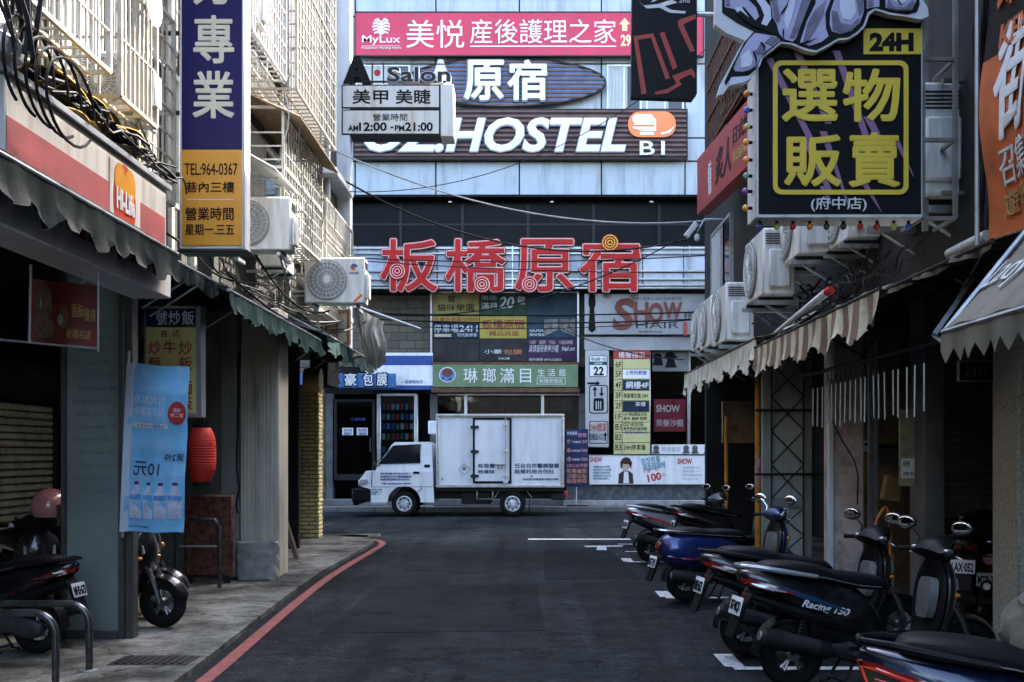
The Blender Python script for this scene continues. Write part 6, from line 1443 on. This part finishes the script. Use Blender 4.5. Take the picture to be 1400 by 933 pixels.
def make_scooter(label, group, bodym, accent, style='sport', shieldm=None, plate='MKR·725', text=None, textm=None, seat=None, rim=None, mirrors=True, lean=0., taillens='clear', big=False):
    o = thing('scooter', label, 'scooter', group=group); shieldm = shieldm or bodym; sport = style == 'sport'
    # wheels
    for nm, x in (('rear_wheel', -.62), ('front_wheel', .64)):
        b = MB(); b.torus((x, 0, .222), .168, .056, 'y', 40, 12, flat=.95)
        wl = b.build(nm, rubber, o)
        b = MB(); b.lathe([(.128, -.035), (.138, -.032), (.128, -.02), (.128, .02), (.138, .032), (.128, .035), (.118, .02), (.118, -.02)], (x, 0, .222), 'y', 32, caps=False)
        b.lathe([(.04, -.05), (.045, -.03), (.045, .03), (.04, .05)], (x, 0, .222), 'y', 16)
        for k in range(5):
            a = 2 * pi * k / 5 + .3
            for da in (-.16, .16): b.tube([(x + .035 * cos(a), -.012, .222 + .035 * sin(a)), (x + .125 * cos(a + da), -.012, .222 + .125 * sin(a + da))], .011, 6)
        b.build('rim', rim or M('dark_alloy_rim', (.16, .16, .165), .35, .8, var=.2), wl)
        if x > 0:
            b = MB(); b.lathe([(.09, .048), (.09, .052)], (x, 0, .222), 'y', 24); b.build('brake_disc', steel, wl)
    # rear body and seat
    if sport:
        body([(-1.0, 0.777, .02, .03), (-.95, 0.764, .045, .075), (-.8, 0.713, .085, .125), (-.6, 0.644, .125, .155), (-.4, 0.570, .16, .165), (-.2, 0.497, .185, .16), (-.07, 0.423, .16, .135), (0, 0.359, .08, .11)], bodym, 'tail_cover', o)
        body([(-.86, 0.805, .018, .07), (-.8, 0.823, .04, .12), (-.6, 0.805, .055, .14), (-.44, 0.782, .05, .138), (-.36, 0.754, .05, .135), (-.2, 0.727, .055, .135), (-.02, 0.704, .05, .105), (.06, 0.676, .022, .06)], seatm, 'seat', o)
        MB().loft([sring(x, z, hh, hw, 12) for x, z, hh, hw in ((-.93, .63, .03, .1), (-.7, .55, .05, .168), (-.4, .46, .06, .174), (-.1, .38, .05, .15))]).build('lower_side_cover', blackplast, o)
        b = MB()
        for sy in (-1, 1):
            b.loft([[(x, sy * (y + t), z + dz) for dz, t in ((-h, -.02), (-h, .012), (h, .012), (h, -.02))] for x, y, z, h in ((-.92, .095, .755, .006), (-.75, .142, .69, .016), (-.5, .166, .607, .018), (-.3, .172, .534, .004))])
        b.build('side_stripe', accent, o)
        b = MB()
        for sy in (-1, 1): b.tube([(-.5, sy * .155, .765), (-.72, sy * .15, .8), (-.9, sy * .125, .83), (-1.0, sy * .05, .835)], [.014, .018, .018, .014], 8)
        b.tube([(-1.0, -.05, .835), (-1.0, .05, .835)], .014, 8); b.build('grab_rail', psil if bodym is psil or text == 'Racing 150' else blackplast, o)
    else:
        body([(-.93, 0.558, .03, .05), (-.9, 0.567, .12, .12), (-.78, 0.558, .185, .175), (-.6, 0.549, .205, .2), (-.4, 0.535, .2, .195), (-.2, 0.521, .19, .17), (-.06, 0.456, .17, .14), (.02, 0.372, .08, .12)], bodym, 'tail_cover', o, p=2.3)
        body([(-.84, 0.736, .018, .08), (-.78, 0.750, .045, .13), (-.55, 0.745, .055, .15), (-.4, 0.727, .05, .145), (-.2, 0.722, .055, .14), (-.02, 0.708, .05, .11), (.05, 0.681, .022, .06)], seatm, 'seat', o)
        b = MB(); b.tube([(-.5, -.15, .74), (-.8, -.15, .765), (-.95, -.09, .775), (-.98, 0, .775), (-.95, .09, .775), (-.8, .15, .765), (-.5, .15, .74)], .012, 8); b.build('grab_rail', chrome, o)
        b = MB()
        for sy in (-1, 1): b.tube([(-.88, sy * .13, .5), (-.6, sy * .207, .46), (-.3, sy * .19, .44), (-.05, sy * .14, .38)], .008, 6)
        b.build('trim_strip', chrome, o)
    b = MB()
    for sy in (-1, 1):
        if sport: b.tube([(-.8, sy * .122, .8), (-.6, sy * .142, .778), (-.44, sy * .14, .755), (-.2, sy * .137, .70), (-.02, sy * .107, .68)], .004, 4)
        else: b.tube([(-.78, sy * .132, .735), (-.55, sy * .152, .73), (-.2, sy * .142, .705), (-.02, sy * .112, .69)], .004, 4)
    b.build('seat_piping', greyp_, o)
    b = MB()
    for sy in (-1, 1):
        b.tube([(.36, sy * .16, .9), (.46, sy * .19, .98), (.5, sy * .1, .93), (.5, sy * .05, .8), (.52, sy * .04, .6)], .006, 5)
        b.tube([(-.12, sy * .13, .3), (-.2, sy * .2, .29), (-.3, sy * .21, .29)], .011, 6)
    b.tube([(-.3, -.12, .32), (-.42, -.13, .4), (-.5, -.12, .45)], .008, 5).tube([(-.2, .11, .3), (-.4, .14, .42), (-.6, .12, .46)], .014, 6)
    b.build('cable', blackplast, o)
    b = MB()
    for sy in (-1, 1):
        b.lathe([(.012, 0), (.012, -.006)], (-.3, sy * (.172 if sport else .19), .5), 'y', 8); b.lathe([(.012, 0), (.012, -.006)], (-.5, sy * (.17 if sport else .2), .55), 'y', 8)
    b.lathe([(.035, 0), (.035, .012)], (-.96, 0, .6 if sport else .5), 'x', 14); b.build('reflector', redlens, o)
    # under-body, floor, leg shield
    MB().loft([sring(x, z, hh, hw, 12) for x, z, hh, hw in ((-.52, .42, .12, .1), (-.3, .36, .12, .11), (-.08, .3, .08, .12), (.2, .27, .05, .12), (.36, .3, .05, .1))]).build('chassis', blackplast, o)
    b = MB(); b.box(-.12, .36, -.16, .16, .31, .345, .012)
    for k in range(5): b.box(-.1, .32, -.11 + k * .05, -.095 + k * .05, .345, .352)
    b.build('floorboard', blackplast, o)
    b = MB(); sec = [(.26, .33, .03, .14), (.34, .385, .04, .165), (.48, .44, .05, .2), (.63, .47, .05, .21), (.75, .465, .05, .18), (.85, .44, .04, .11), (.89, .42, .02, .06)]
    sec = [tuple(q) for q in resample([Vector(q) for q in sec], 3)]
    def shring(z, xc, tx_, hy, fwd=0):
        out = []
        for k in range(20):
            a = 2 * pi * k / 20; c, s_ = cos(a), sin(a)
            y = hy * math.copysign(abs(s_) ** .75, s_); x = tx_ * c + fwd - .12 * (abs(y) / .2) ** 2 * .6
            out.append((xc + x, y, z))
        return out
    b.loft([shring(*q) for q in sec]); b.build('leg_shield', blackplast if sport else pb, o)
    b = MB(); b.loft([shring(z, xc + .03, tx_ * 1.05, hy * .97) for z, xc, tx_, hy in sec[2:-1]]); b.build('front_cover', shieldm, o)
    MB().loft([sring(.335 + .1 * (z - .55), z, .001, w_, 14) if False else [(.375 + .14 * (z - .5) + dx * .05 - (.0), w_ * c, z) for dx, c in ((-1, -.8), (-1.2, 0), (-1, .8), (0, 1), (0, -1))] for z, w_ in ((.46, .07), (.5, .1), (.62, .11), (.7, .1), (.73, .07))]).build('glove_box', greyp_, o)
    # steering
    b = MB()
    for sy in (-1, 1): b.tube([(.66, sy * .08, .222), (.59, sy * .08, .42), (.54, sy * .06, .52)], [.02, .024, .022], 8)
    b.tube([(.54, 0, .5), (.43, 0, .89)], .03, 8); b.tube([(.64, -.09, .222), (.64, .09, .222)], .014, 8); b.build('fork', engine_m, o)
    b = MB()
    fr_ = lambda u, v: (.64 + (.25 - .03 * (2 * v - 1) ** 2) * cos(radians(15) + u * radians(145)), (2 * v - 1) * .075, .222 + (.25 - .03 * (2 * v - 1) ** 2) * sin(radians(15) + u * radians(145)))
    b.grid(fr_, 18, 8, (0, 0, .006)); b.build('front_fender', shieldm, o)
    if sport:
        b = MB(); b.loft([[(xa + rx_ * cos(q) + .03 * (1 if sin(q) > 0 else 0) * abs(sin(q)), y, zc + rz_ * sin(q)) for q in [2 * pi * k / 14 for k in range(14)]] for y, xa, zc, rx_, rz_ in ((-.22, .385, .915, .024, .024), (-.17, .4, .915, .045, .04), (-.09, .43, 0.93, .095, .075), (0, .45, 0.935, .12, .088), (.09, .43, 0.93, .095, .075), (.17, .4, .915, .045, .04), (.22, .385, .915, .024, .024))]); b.build('handlebar_cover', blackplast if bodym is not psil else pgrey, o)
        b = MB(); b.loft([[(.5 + fx_, y, z) for fx_, z in ((-.03, .62), (.03, .66), (.02, .73), (-.03, .76))] for y in (-.13, -.04, .04, .13)]); b.build('headlight', clearlens, o)
    else:
        b = MB(); b.loft([[(xa + rr * cos(a) * 1.15, y, .92 + rr * sin(a)) for a in [2 * pi * k / 14 for k in range(14)]] for y, xa, rr in ((-.22, .38, .025), (-.16, .40, .045), (-.08, .43, .075), (0, .45, .085), (.08, .43, .075), (.16, .40, .045), (.22, .38, .025))]); b.build('handlebar_cover', bodym, o)
        b = MB(); b.lathe([(.075, 0), (.08, .02), (.065, .035), (.0, .045)], (.53, 0, .92), 'x', 20); b.build('headlight', clearlens, o)
    b = MB(); b.tube([(.36, -.34, .905), (.40, -.2, .915), (.42, 0, .915), (.40, .2, .915), (.36, .34, .905)], .011, 8); hb = b.build('handlebar', darkmetal, o)
    b = MB()
    for sy in (-1, 1): b.tube([(.385, sy * .24, .913), (.355, sy * .355, .905)], .018, 10); b.lathe([(.021, 0), (.021, .012)], (.355, sy * .355, .905), 'y', 10)
    b.build('grip', rubber, hb)
    b = MB()
    for sy in (-1, 1): b.tube([(.42, sy * .2, .905), (.445, sy * .26, .89), (.43, sy * .35, .88)], .007, 6); b.obox((.4, sy * .215, .915), (.05, .05, .05), bev=.008)
    b.build('brake_lever', alu, hb)
    if mirrors:
        for sy in (-1, 1):
            b = MB(); b.tube([(.4, sy * .19, .93), (.44, sy * .24, 1.0), (.42, sy * .3, 1.06), (.41, sy * .34, 1.08)], .007, 6)
            b.ell((.415, sy * .37, 1.09), (.02, .082, .052), 16, 10, rot=(0, 0, .55)); mo = b.build('mirror', blackplast if sport else chrome, o)
            MB().ell((.415 - .0165 * cos(.55), sy * .37 - .0165 * sin(.55), 1.09), (.006, .072, .044), 16, 8, rot=(0, 0, .55)).build('mirror_glass', mirrorm, mo)
    # indicators, tail lamp, plate
    b = MB()
    for sy in (-1, 1): b.ell((.5, sy * .15, .62 if sport else .67), (.03, .03, .018 if sport else .03), 10, 6); None
    b.build('indicator', amber, o)
    if sport:
        b = MB()
        for sy in (-1, 1): b.loft([[(x, sy * y0, z) for y0, z in ((ya, za), (ya + .02, za + .01), (ya + .015, za + hh_), (ya - .01, za + hh_))] for x, ya, za, hh_ in ((-.99, .02, .725, .03), (-.93, .08, .695, .055), (-.8, .13, .662, .05), (-.66, .15, .645, .015))])
        tl = b.build('tail_light', redlens, o)
        b = MB()
        for sy in (-1, 1): b.loft([[(x, sy * y0, z) for y0, z in ((ya, za), (ya + .026, za + .006), (ya + .02, za + hh_), (ya - .005, za + hh_))] for x, ya, za, hh_ in ((-.94, .078, .713, .012), (-.85, .122, .68, .03), (-.72, .142, .658, .012))])
        b.build('lens_insert', clearlens if taillens == 'clear' else M('smoked_lens', (.05, .045, .03), .08, var=.1, coat=1), tl)
        if big:
            b = MB()
            for sy in (-1, 1):
                q = [(-1.0, sy * .05, .735), (-.97, sy * .1, .64), (-.72, sy * .178, .57), (-.6, sy * .185, .6), (-.76, sy * .17, .675), (-.95, sy * .11, .735)]
                c_ = Vector((-.84, sy * .15, .71)); b.add(q + [(x, y + sy * .012, z) for x, y, z in q], [tuple(range(6)), tuple(range(6, 12))] + [(i, (i + 1) % 6, 6 + (i + 1) % 6, 6 + i) for i in range(6)], 1)
                b.tube([(x, y + sy * .014, z) for x, y, z in q], .009, 6, closed=True, m=0)
                b.tube([(-.5, sy * .17, .68), (-.28, sy * .182, .62), (-.08, sy * .165, .53)], [.004, .012, .006], 6, m=0)
                for k in range(4): b.tube([(-.955, sy * .118, .655 + k * .014), (-.9, sy * .14, .643 + k * .014)], .004, 4, m=0)
            b.build('rim_light', [M('bright_red_lens', (.75, .05, .02), .15, var=.1, coat=1), M('smoked_lens', (.05, .045, .03), .08, var=.1, coat=1)], tl)  # plain bright red and smoked plastic, no emission
    else:
        b = MB(); b.obox((-.935, 0, .6), (.03, .13, .09), (0, .15, 0), .012); b.build('tail_light', redlens, o)
    px_, pz_ = (-1.0, .56) if sport else (-.99, .43)
    MB().loft([[(x - .01, y, z), (x + .02, y, z + .01), (x + .02, -y, z + .01), (x - .01, -y, z)] for x, y, z in ((-.86, .09, .74 if sport else .58), (px_ + .02, .08, pz_), (px_ - .06, .075, pz_ - .2))]).build('rear_mudguard', blackplast, o)
    pf = lambda u, v, w: (px_ - .012 - w - v * -.27, -u, pz_ + v)
    b = MB(); b.box(-.105, .105, -.055, .065, 0, .006, .002, fn=pf); pl = b.build('number_plate', platem, o)
    b = MB(); b.text(pf, plate, -.092, .092, -.04, .04, .006, .009, .03); b.build('lettering', ink, pl, smooth=False)
    # engine, exhaust, stand, shock
    b = MB(); b.loft([sring(x, z, hh, hw, 14, yc=.09) for x, z, hh, hw in ((-.72, .222, .05, .03), (-.62, .222, .09, .045), (-.4, .26, .085, .05), (-.15, .29, .075, .05), (-.06, .3, .03, .03))])
    b.loft([sring(x, z, hh, hw, 14) for x, z, hh, hw in ((-.42, .3, .09, .09), (-.25, .3, .11, .11), (-.1, .28, .07, .1))]); b.tube([(-.2, -.1, .3), (-.2, .1, .3)], .08, 14)
    b.build('engine', engine_m, o)
    b = MB(); b.tube([(-.1, -.09, .26), (-.22, -.14, .2), (-.34, -.16, .23), (-.42, -.165, .27)], .02, 8)
    q_ = [(-.40, -.165, .262), (-.44, -.168, .275), (-.8, -.185, .36), (-.9, -.19, .385), (-.92, -.19, .39)] if sport else [(-.36, -.16, .25), (-.4, -.165, .255), (-.76, -.18, .29), (-.84, -.18, .3), (-.86, -.18, .3)]
    b.tube(q_, [.03, .058, .068, .06, .035], 16); ex = b.build('exhaust', M('matt_black_exhaust', (.02, .02, .02), .5, .3, var=.3, scale=8), o)
    b = MB(); b.tube([Vector(q_[2]) + Vector((.28, -.02, -.055)), Vector(q_[2]) + Vector((.02, -.02, .005))], [.05, .058], 14); b.build('heat_shield', M('heat_shield_grey', (.05, .05, .052), .35, .5, var=.2), ex)
    MB().tube([q_[3], Vector(q_[4]) + Vector((-.004, 0, 0))], [.05, .03], 14).build('end_cap', steel, ex)
    b = MB(); b.tube([(-.66, -.11, .24), (-.58, -.115, .5)], .012, 6); 
    for k in range(9): b.torus((-.64 + k * .007, -.113, .29 + k * .022), .026, .006, 'z', 12, 5)
    b.build('shock_absorber', darkmetal, o)
    b = MB()
    for sy in (-1, 1): b.tube([(-.2, sy * .09, .22), (-.3, sy * .13, .02), (-.36, sy * .13, .015)], .012, 6)
    b.tube([(-.3, -.13, .05), (-.3, .13, .05)], .01, 6); b.build('centre_stand', darkmetal, o)
    b = MB(); b.grid(lambda u, v: (-.62 + .262 * cos(radians(60) + u * radians(120)), (2 * v - 1) * .07, .222 + .262 * sin(radians(60) + u * radians(120))), 14, 4, (0, 0, .006)); b.build('rear_fender', blackplast, o)
    if text:
        b = MB(); b.text(lambda u, v, w: (u, -(.168 if sport else .197) - w, v), text, -.62 if sport else -.72, -.28 if sport else -.5, .52 if sport else .45, .585 if sport else .49, .004, .008, .02, .3, rot=-.22 if sport else 0); b.build('emblem_lettering', textm or inkw, o, smooth=False)
    return o
def park(o, rear, ang, s_=1., steer=0):
    f = Vector((cos(ang), sin(ang), 0)); s_ *= .95; p = rear + f * .62 * s_; place(o, (p.x, p.y, rear.z), ang, s_); return o
GR_R = 'scooters parked in the bays along the right side'; GR_L = 'scooters parked on the left pavement'; GR_A = 'scooters parked inside the right arcade'
A = radians
park(make_scooter('silver and black scooter with red flashes, farthest of the right row', GR_R, psil, inkred, plate='NQX·816', taillens='clear'), G(890, 769), A(13))
park(make_scooter('shiny blue round bodied scooter with chrome mirrors in the right row', GR_R, pblue, pblue, 'classic', shieldm=pblue, plate='MGT·291', text='Many 110', textm=inkred), G(938, 822), A(13))
park(make_scooter('black scooter with white plate between the blue one and the lettered one', GR_R, pb, pgrey, shieldm=pb, plate='MSB·5623', taillens='smoked'), G(1022, 897), A(8))
park(make_scooter('black scooter with blue side patch and white slanted lettering', GR_R, pb, pmid, shieldm=pgrey, plate='767·MQD', text='Racing 150', textm=inkw, rim=M('light_alloy_rim', (.35, .35, .35), .35, .8, var=.2)), G(1082, 940), A(9))
r5 = park(make_scooter('glossy blue black scooter with big red rimmed tail light nearest the camera', GR_R, pnavy, pmid, shieldm=pnavy, plate='MNK·308', taillens='smoked', big=True), Vector((1.63, 4.15, 0)), A(-11), 1.0)
# arcade scooters, tails to the camera
park(make_scooter('dark scooter with upright white plate beside the terrazzo pillar', GR_A, pb, pgrey, 'classic', shieldm=pb, plate='MTR·767', mirrors=False), Vector((4.13, 9.75, .012)), A(62))
park(make_scooter('dark grey scooter parked under the arcade in front of the louvre', GR_A, pgrey, pgrey, plate='LAX·052', taillens='smoked', mirrors=False), Vector((3.88, 9.65, .012)), A(60))
park(make_scooter('black scooter in the shadow beside the orange pole', GR_A, pb, pgrey, shieldm=pgrey, plate='MCT·480'), Vector((2.35, 15.3, 0)), A(14))
park(make_scooter('dark scooter half hidden under a beige canvas cover at right edge', GR_A, pb, pb, shieldm=pb, plate='NBB·154', mirrors=False), Vector((2.82, 5.4, .012)), A(8))
# left side
park(make_scooter('black scooter showing its tail and white plate beside the glass partition', GR_L, pb, pb, plate='MHS·673', taillens='smoked', mirrors=False), Vector((-3.6, 8.05, .045)), A(172), .88)
park(make_scooter('dark scooter facing the camera with a pink helmet on its handlebar', GR_L, pb, pb, plate='LGE·990', shieldm=pb, mirrors=False), Vector((-4.62, 10.1, .045)), A(-60))
park(make_scooter('black scooter with bright headlamps nosing out behind the blue banner', GR_L, pb, pb, shieldm=pb, plate='MUV·217', mirrors=False), Vector((-4.25, 9.5, .045)), A(-12))
park(make_scooter('second black scooter behind the one nosing out beside the blue banner', GR_L, pb, pb, 'classic', shieldm=pb, plate='QWE·735', mirrors=False), Vector((-4.4, 10.1, .045)), A(-14))
# helmet
hc = P(70, 693, 9.0)
o = thing('helmet', 'pink open face helmet with dark visor hung on a scooter handlebar', 'helmet', hc - Vector((0, 0, .12)))
b = MB(); rg = []
for i in range(13):
    t = -.55 + (pi / 2 + .5) * i / 12
    rg.append([hc + Vector((.155 * cos(t) * cos(a), .17 * cos(t) * sin(a), .155 * sin(t))) for a in [2 * pi * k / 24 for k in range(24)]])
b.loft(rg).build('shell', M('dusty_pink_helmet', (.42, .17, .16), .25, var=.1, coat=.8), o)
b = MB(); b.grid(lambda u, v: tuple(hc + Vector((.17 * cos(-.9 + 1.8 * u), -.0 + .185 * sin(-.9 + 1.8 * u), -.15 + .17 * v))), 14, 6, (.004, 0, 0)); b.build('visor', M('dark_visor', (.012, .012, .013), .08, coat=1), o)
MB().tube([hc + Vector((.06, -.09, -.06)), hc + Vector((.03, -.03, -.2)), hc + Vector((.06, .09, -.06))], .008).build('chin_strap', seatm, o)
# beige bag on the nearest seat at far right
bc_ = Vector((2.56, 5.36, .66))
o = thing('canvas_cover', 'crumpled beige canvas cover over a scooter tail at the right edge', 'cover', bc_)
rg = []
for i in range(12):
    t = -pi / 2 + .1 + (pi - .2) * i / 11
    rg.append([bc_ + Vector((.22 * cos(t) ** .6 * cos(a) * (1 + .12 * sin(3 * a + i) + .07 * sin(8 * a - 2 * i)), .2 * cos(t) ** .6 * sin(a) * (1 + .12 * sin(4 * a + 2 * i) + .07 * sin(9 * a + i)), (.17 if t > 0 else .22) * sin(t) + .02 * sin(5 * a + i * .7))) for a in [2 * pi * k / 30 for k in range(30)]])
MB().loft(rg).build('cloth', M('beige_canvas', (.22, .2, .15), .9, var=.3, bump=1., bscale=7, dirt=(.2, .17, .12), damt=.4), o)

# ------------------------------------------------------------ cables
def cable(label, pts, r=.012, m=None, group=None, name='overhead_cable'):
    b = MB(); b.tube(pts, r, 5); tag(b.build(name, m or cable_m), label, 'cable', group)
def px_cable(label, p, q, sag, r=.012, m=None): cable(label, catenary(P(*p), P(*q), sag, 20), r, m)
px_cable('pale cable sagging from the salon sign corner to the right building', (455, 205, 19.5), (985, 300, 20), .5, .016, cable_g)
px_cable('thick dark cable sagging below the white panel wall', (450, 235, 19.5), (960, 322, 20), .75, .018)
px_cable('thin cable rising across the slatted sign to the black hanging sign', (440, 260, 19.6), (985, 50, 20.5), .9, .008)
px_cable('dark cable crossing the first neon character', (430, 350, 19.5), (985, 348, 20.5), .12, .012)
px_cable('dark cable crossing the neon characters at mid height', (430, 352, 19.6), (1030, 372, 20.5), .1, .01)
px_cable('dark cable climbing across the last neon character to the camera mast', (500, 428, 19.6), (965, 305, 19), .55, .012)
px_cable('lower cable over the dark advert board', (500, 428, 19.6), (1000, 425, 19), .06, .014)
px_cable('second lower cable over the dark advert board', (500, 436, 19.6), (1000, 434, 19), .09, .014)
px_cable('third thin cable over the metal salon sign', (500, 442, 19.6), (1000, 432, 19), .16, .008)
px_cable('loose cable drooping past the floor directory', (770, 450, 22), (935, 492, 18), .12, .01)
px_cable('cable from the fan air conditioner down behind the teal awning', (340, 330, 13), (450, 425, 15.3), .3, .014)
px_cable('cable running along the top of the teal awning', (310, 372, 11), (500, 440, 17), .35, .014)
rnd = random.Random(3)
b = MB()
for k in range(12):
    p0 = Vector((-3.1 + rnd.uniform(-.1, .1), 5.9 + rnd.uniform(-.2, .3), 6.5)); p1 = Vector((-2.95 + rnd.uniform(-.1, .15), 6.1 + rnd.uniform(-.2, .3), 3.75))
    b.tube([p0.lerp(p1, t / 14) + Vector((.05 * sin(t * .9 + k), .06 * sin(t * .7 + 2 * k), 0)) for t in range(15)], rnd.uniform(.008, .02), 5)
for k in range(5):
    c = Vector((-2.86, 6.2 + .12 * k, 3.72 - .02 * k)); b.tube([c + Vector((.02 * k, .22 * cos(a) * (1 + .15 * k), .25 * sin(a))) for a in [2 * pi * j / 20 * (.7 + .05 * k) for j in range(21)]], .01, 5)
tag(b.build('cable_bundle', cable_m), 'tangled bundle of black cables hanging at the upper left edge', 'cable')
b = MB()
for k in range(16):
    p0 = Vector((-2.98 + rnd.uniform(-.1, .1), 6.6 + rnd.uniform(0, .8), 3.74)); p1 = Vector((-2.98 + rnd.uniform(-.1, .12), 8.8 + rnd.uniform(-.8, .9), 3.76))
    b.tube([p0.lerp(p1, t / 10) + Vector((.05 * sin(t * 1.3 + k), 0, .09 * abs(sin(t * .8 + k)))) for t in range(11)], rnd.uniform(.006, .014), 5)
tag(b.build('cable_bundle', cable_m), 'messy cables lying along the top of the red and white fascia', 'cable')
b = MB()
for k in range(22):
    ya = rnd.uniform(8.6, 12); p0 = Vector((3.05 + rnd.uniform(-.2, .2), ya, 3.02 + rnd.uniform(.05, .35))); p1 = Vector((3.0 + rnd.uniform(-.25, .2), ya + rnd.uniform(.5, 2.5), 3.05 + rnd.uniform(0, .3)))
    b.tube([p0.lerp(p1, t / 10) + Vector((.06 * sin(t * 1.1 + k), 0, -.12 * sin(pi * t / 10) + .04 * sin(t * 2 + k))) for t in range(11)], rnd.uniform(.006, .016), 5)
tag(b.build('cable_bundle', cable_m), 'tangled cables above the striped awning below the claw sign', 'cable')
b = MB()
for k in range(9):
    xx = 3.2 + rnd.uniform(-.06, .06); yy = 7.4 + rnd.uniform(-.5, .4)
    b.tube([(xx + .03 * sin(t + k), yy + .02 * cos(t * 1.3 + k), 2.9 + t * .3) for t in range(14)], rnd.uniform(.008, .018), 5)
tag(b.build('cable_bundle', cable_m), 'vertical dark cables on the wall between claw sign and fabric banner', 'cable')
b = MB()
for k in range(9):
    p0 = Vector((-3.3, 10 + k * .8, 3.42 + rnd.uniform(0, .2))); p1 = Vector((-3.1 + rnd.uniform(-.1, .3), 12.5 + k * .8, 3.4 + rnd.uniform(0, .3)))
    b.tube([p0.lerp(p1, t / 10) + Vector((.05 * sin(t + k), 0, -.15 * sin(pi * t / 10))) for t in range(11)], rnd.uniform(.006, .014), 5)
tag(b.build('cable_bundle', cable_m), 'loose cables lying above the faded teal awning', 'cable')
b = MB()
for k in range(7):
    p0 = P(232 + k * 2, 440, 10.7) + Vector((-.25, 0, 0)); b.tube([p0 + Vector((.05 * sin(t * 1.2 + k) - .01 * t * (k % 3), .02 * k, -.11 * t + .05 * sin(t * .7 + k))) for t in range(13)], .008, 5)
tag(b.build('cable_bundle', cable_m), 'dark cables dangling beside the fried rice box sign', 'cable')
cable('black cord hanging down the pink pillar', [P(*q, 11.4) for q in ((1138, 575), (1150, 600), (1168, 630), (1173, 650), (1172, 690))], .008)
cable('pale cord dropping to the small switch box', [P(*q, 11.9) for q in ((1184, 540), (1186, 570), (1182, 590), (1181, 603))], .006, cable_g)
cable('rope hanging on the grey panel beside the cream clad pillar', [P(*q, 12.8) for q in ((326, 480), (325, 560), (324, 640), (327, 668), (323, 690), (325, 702))], .012)
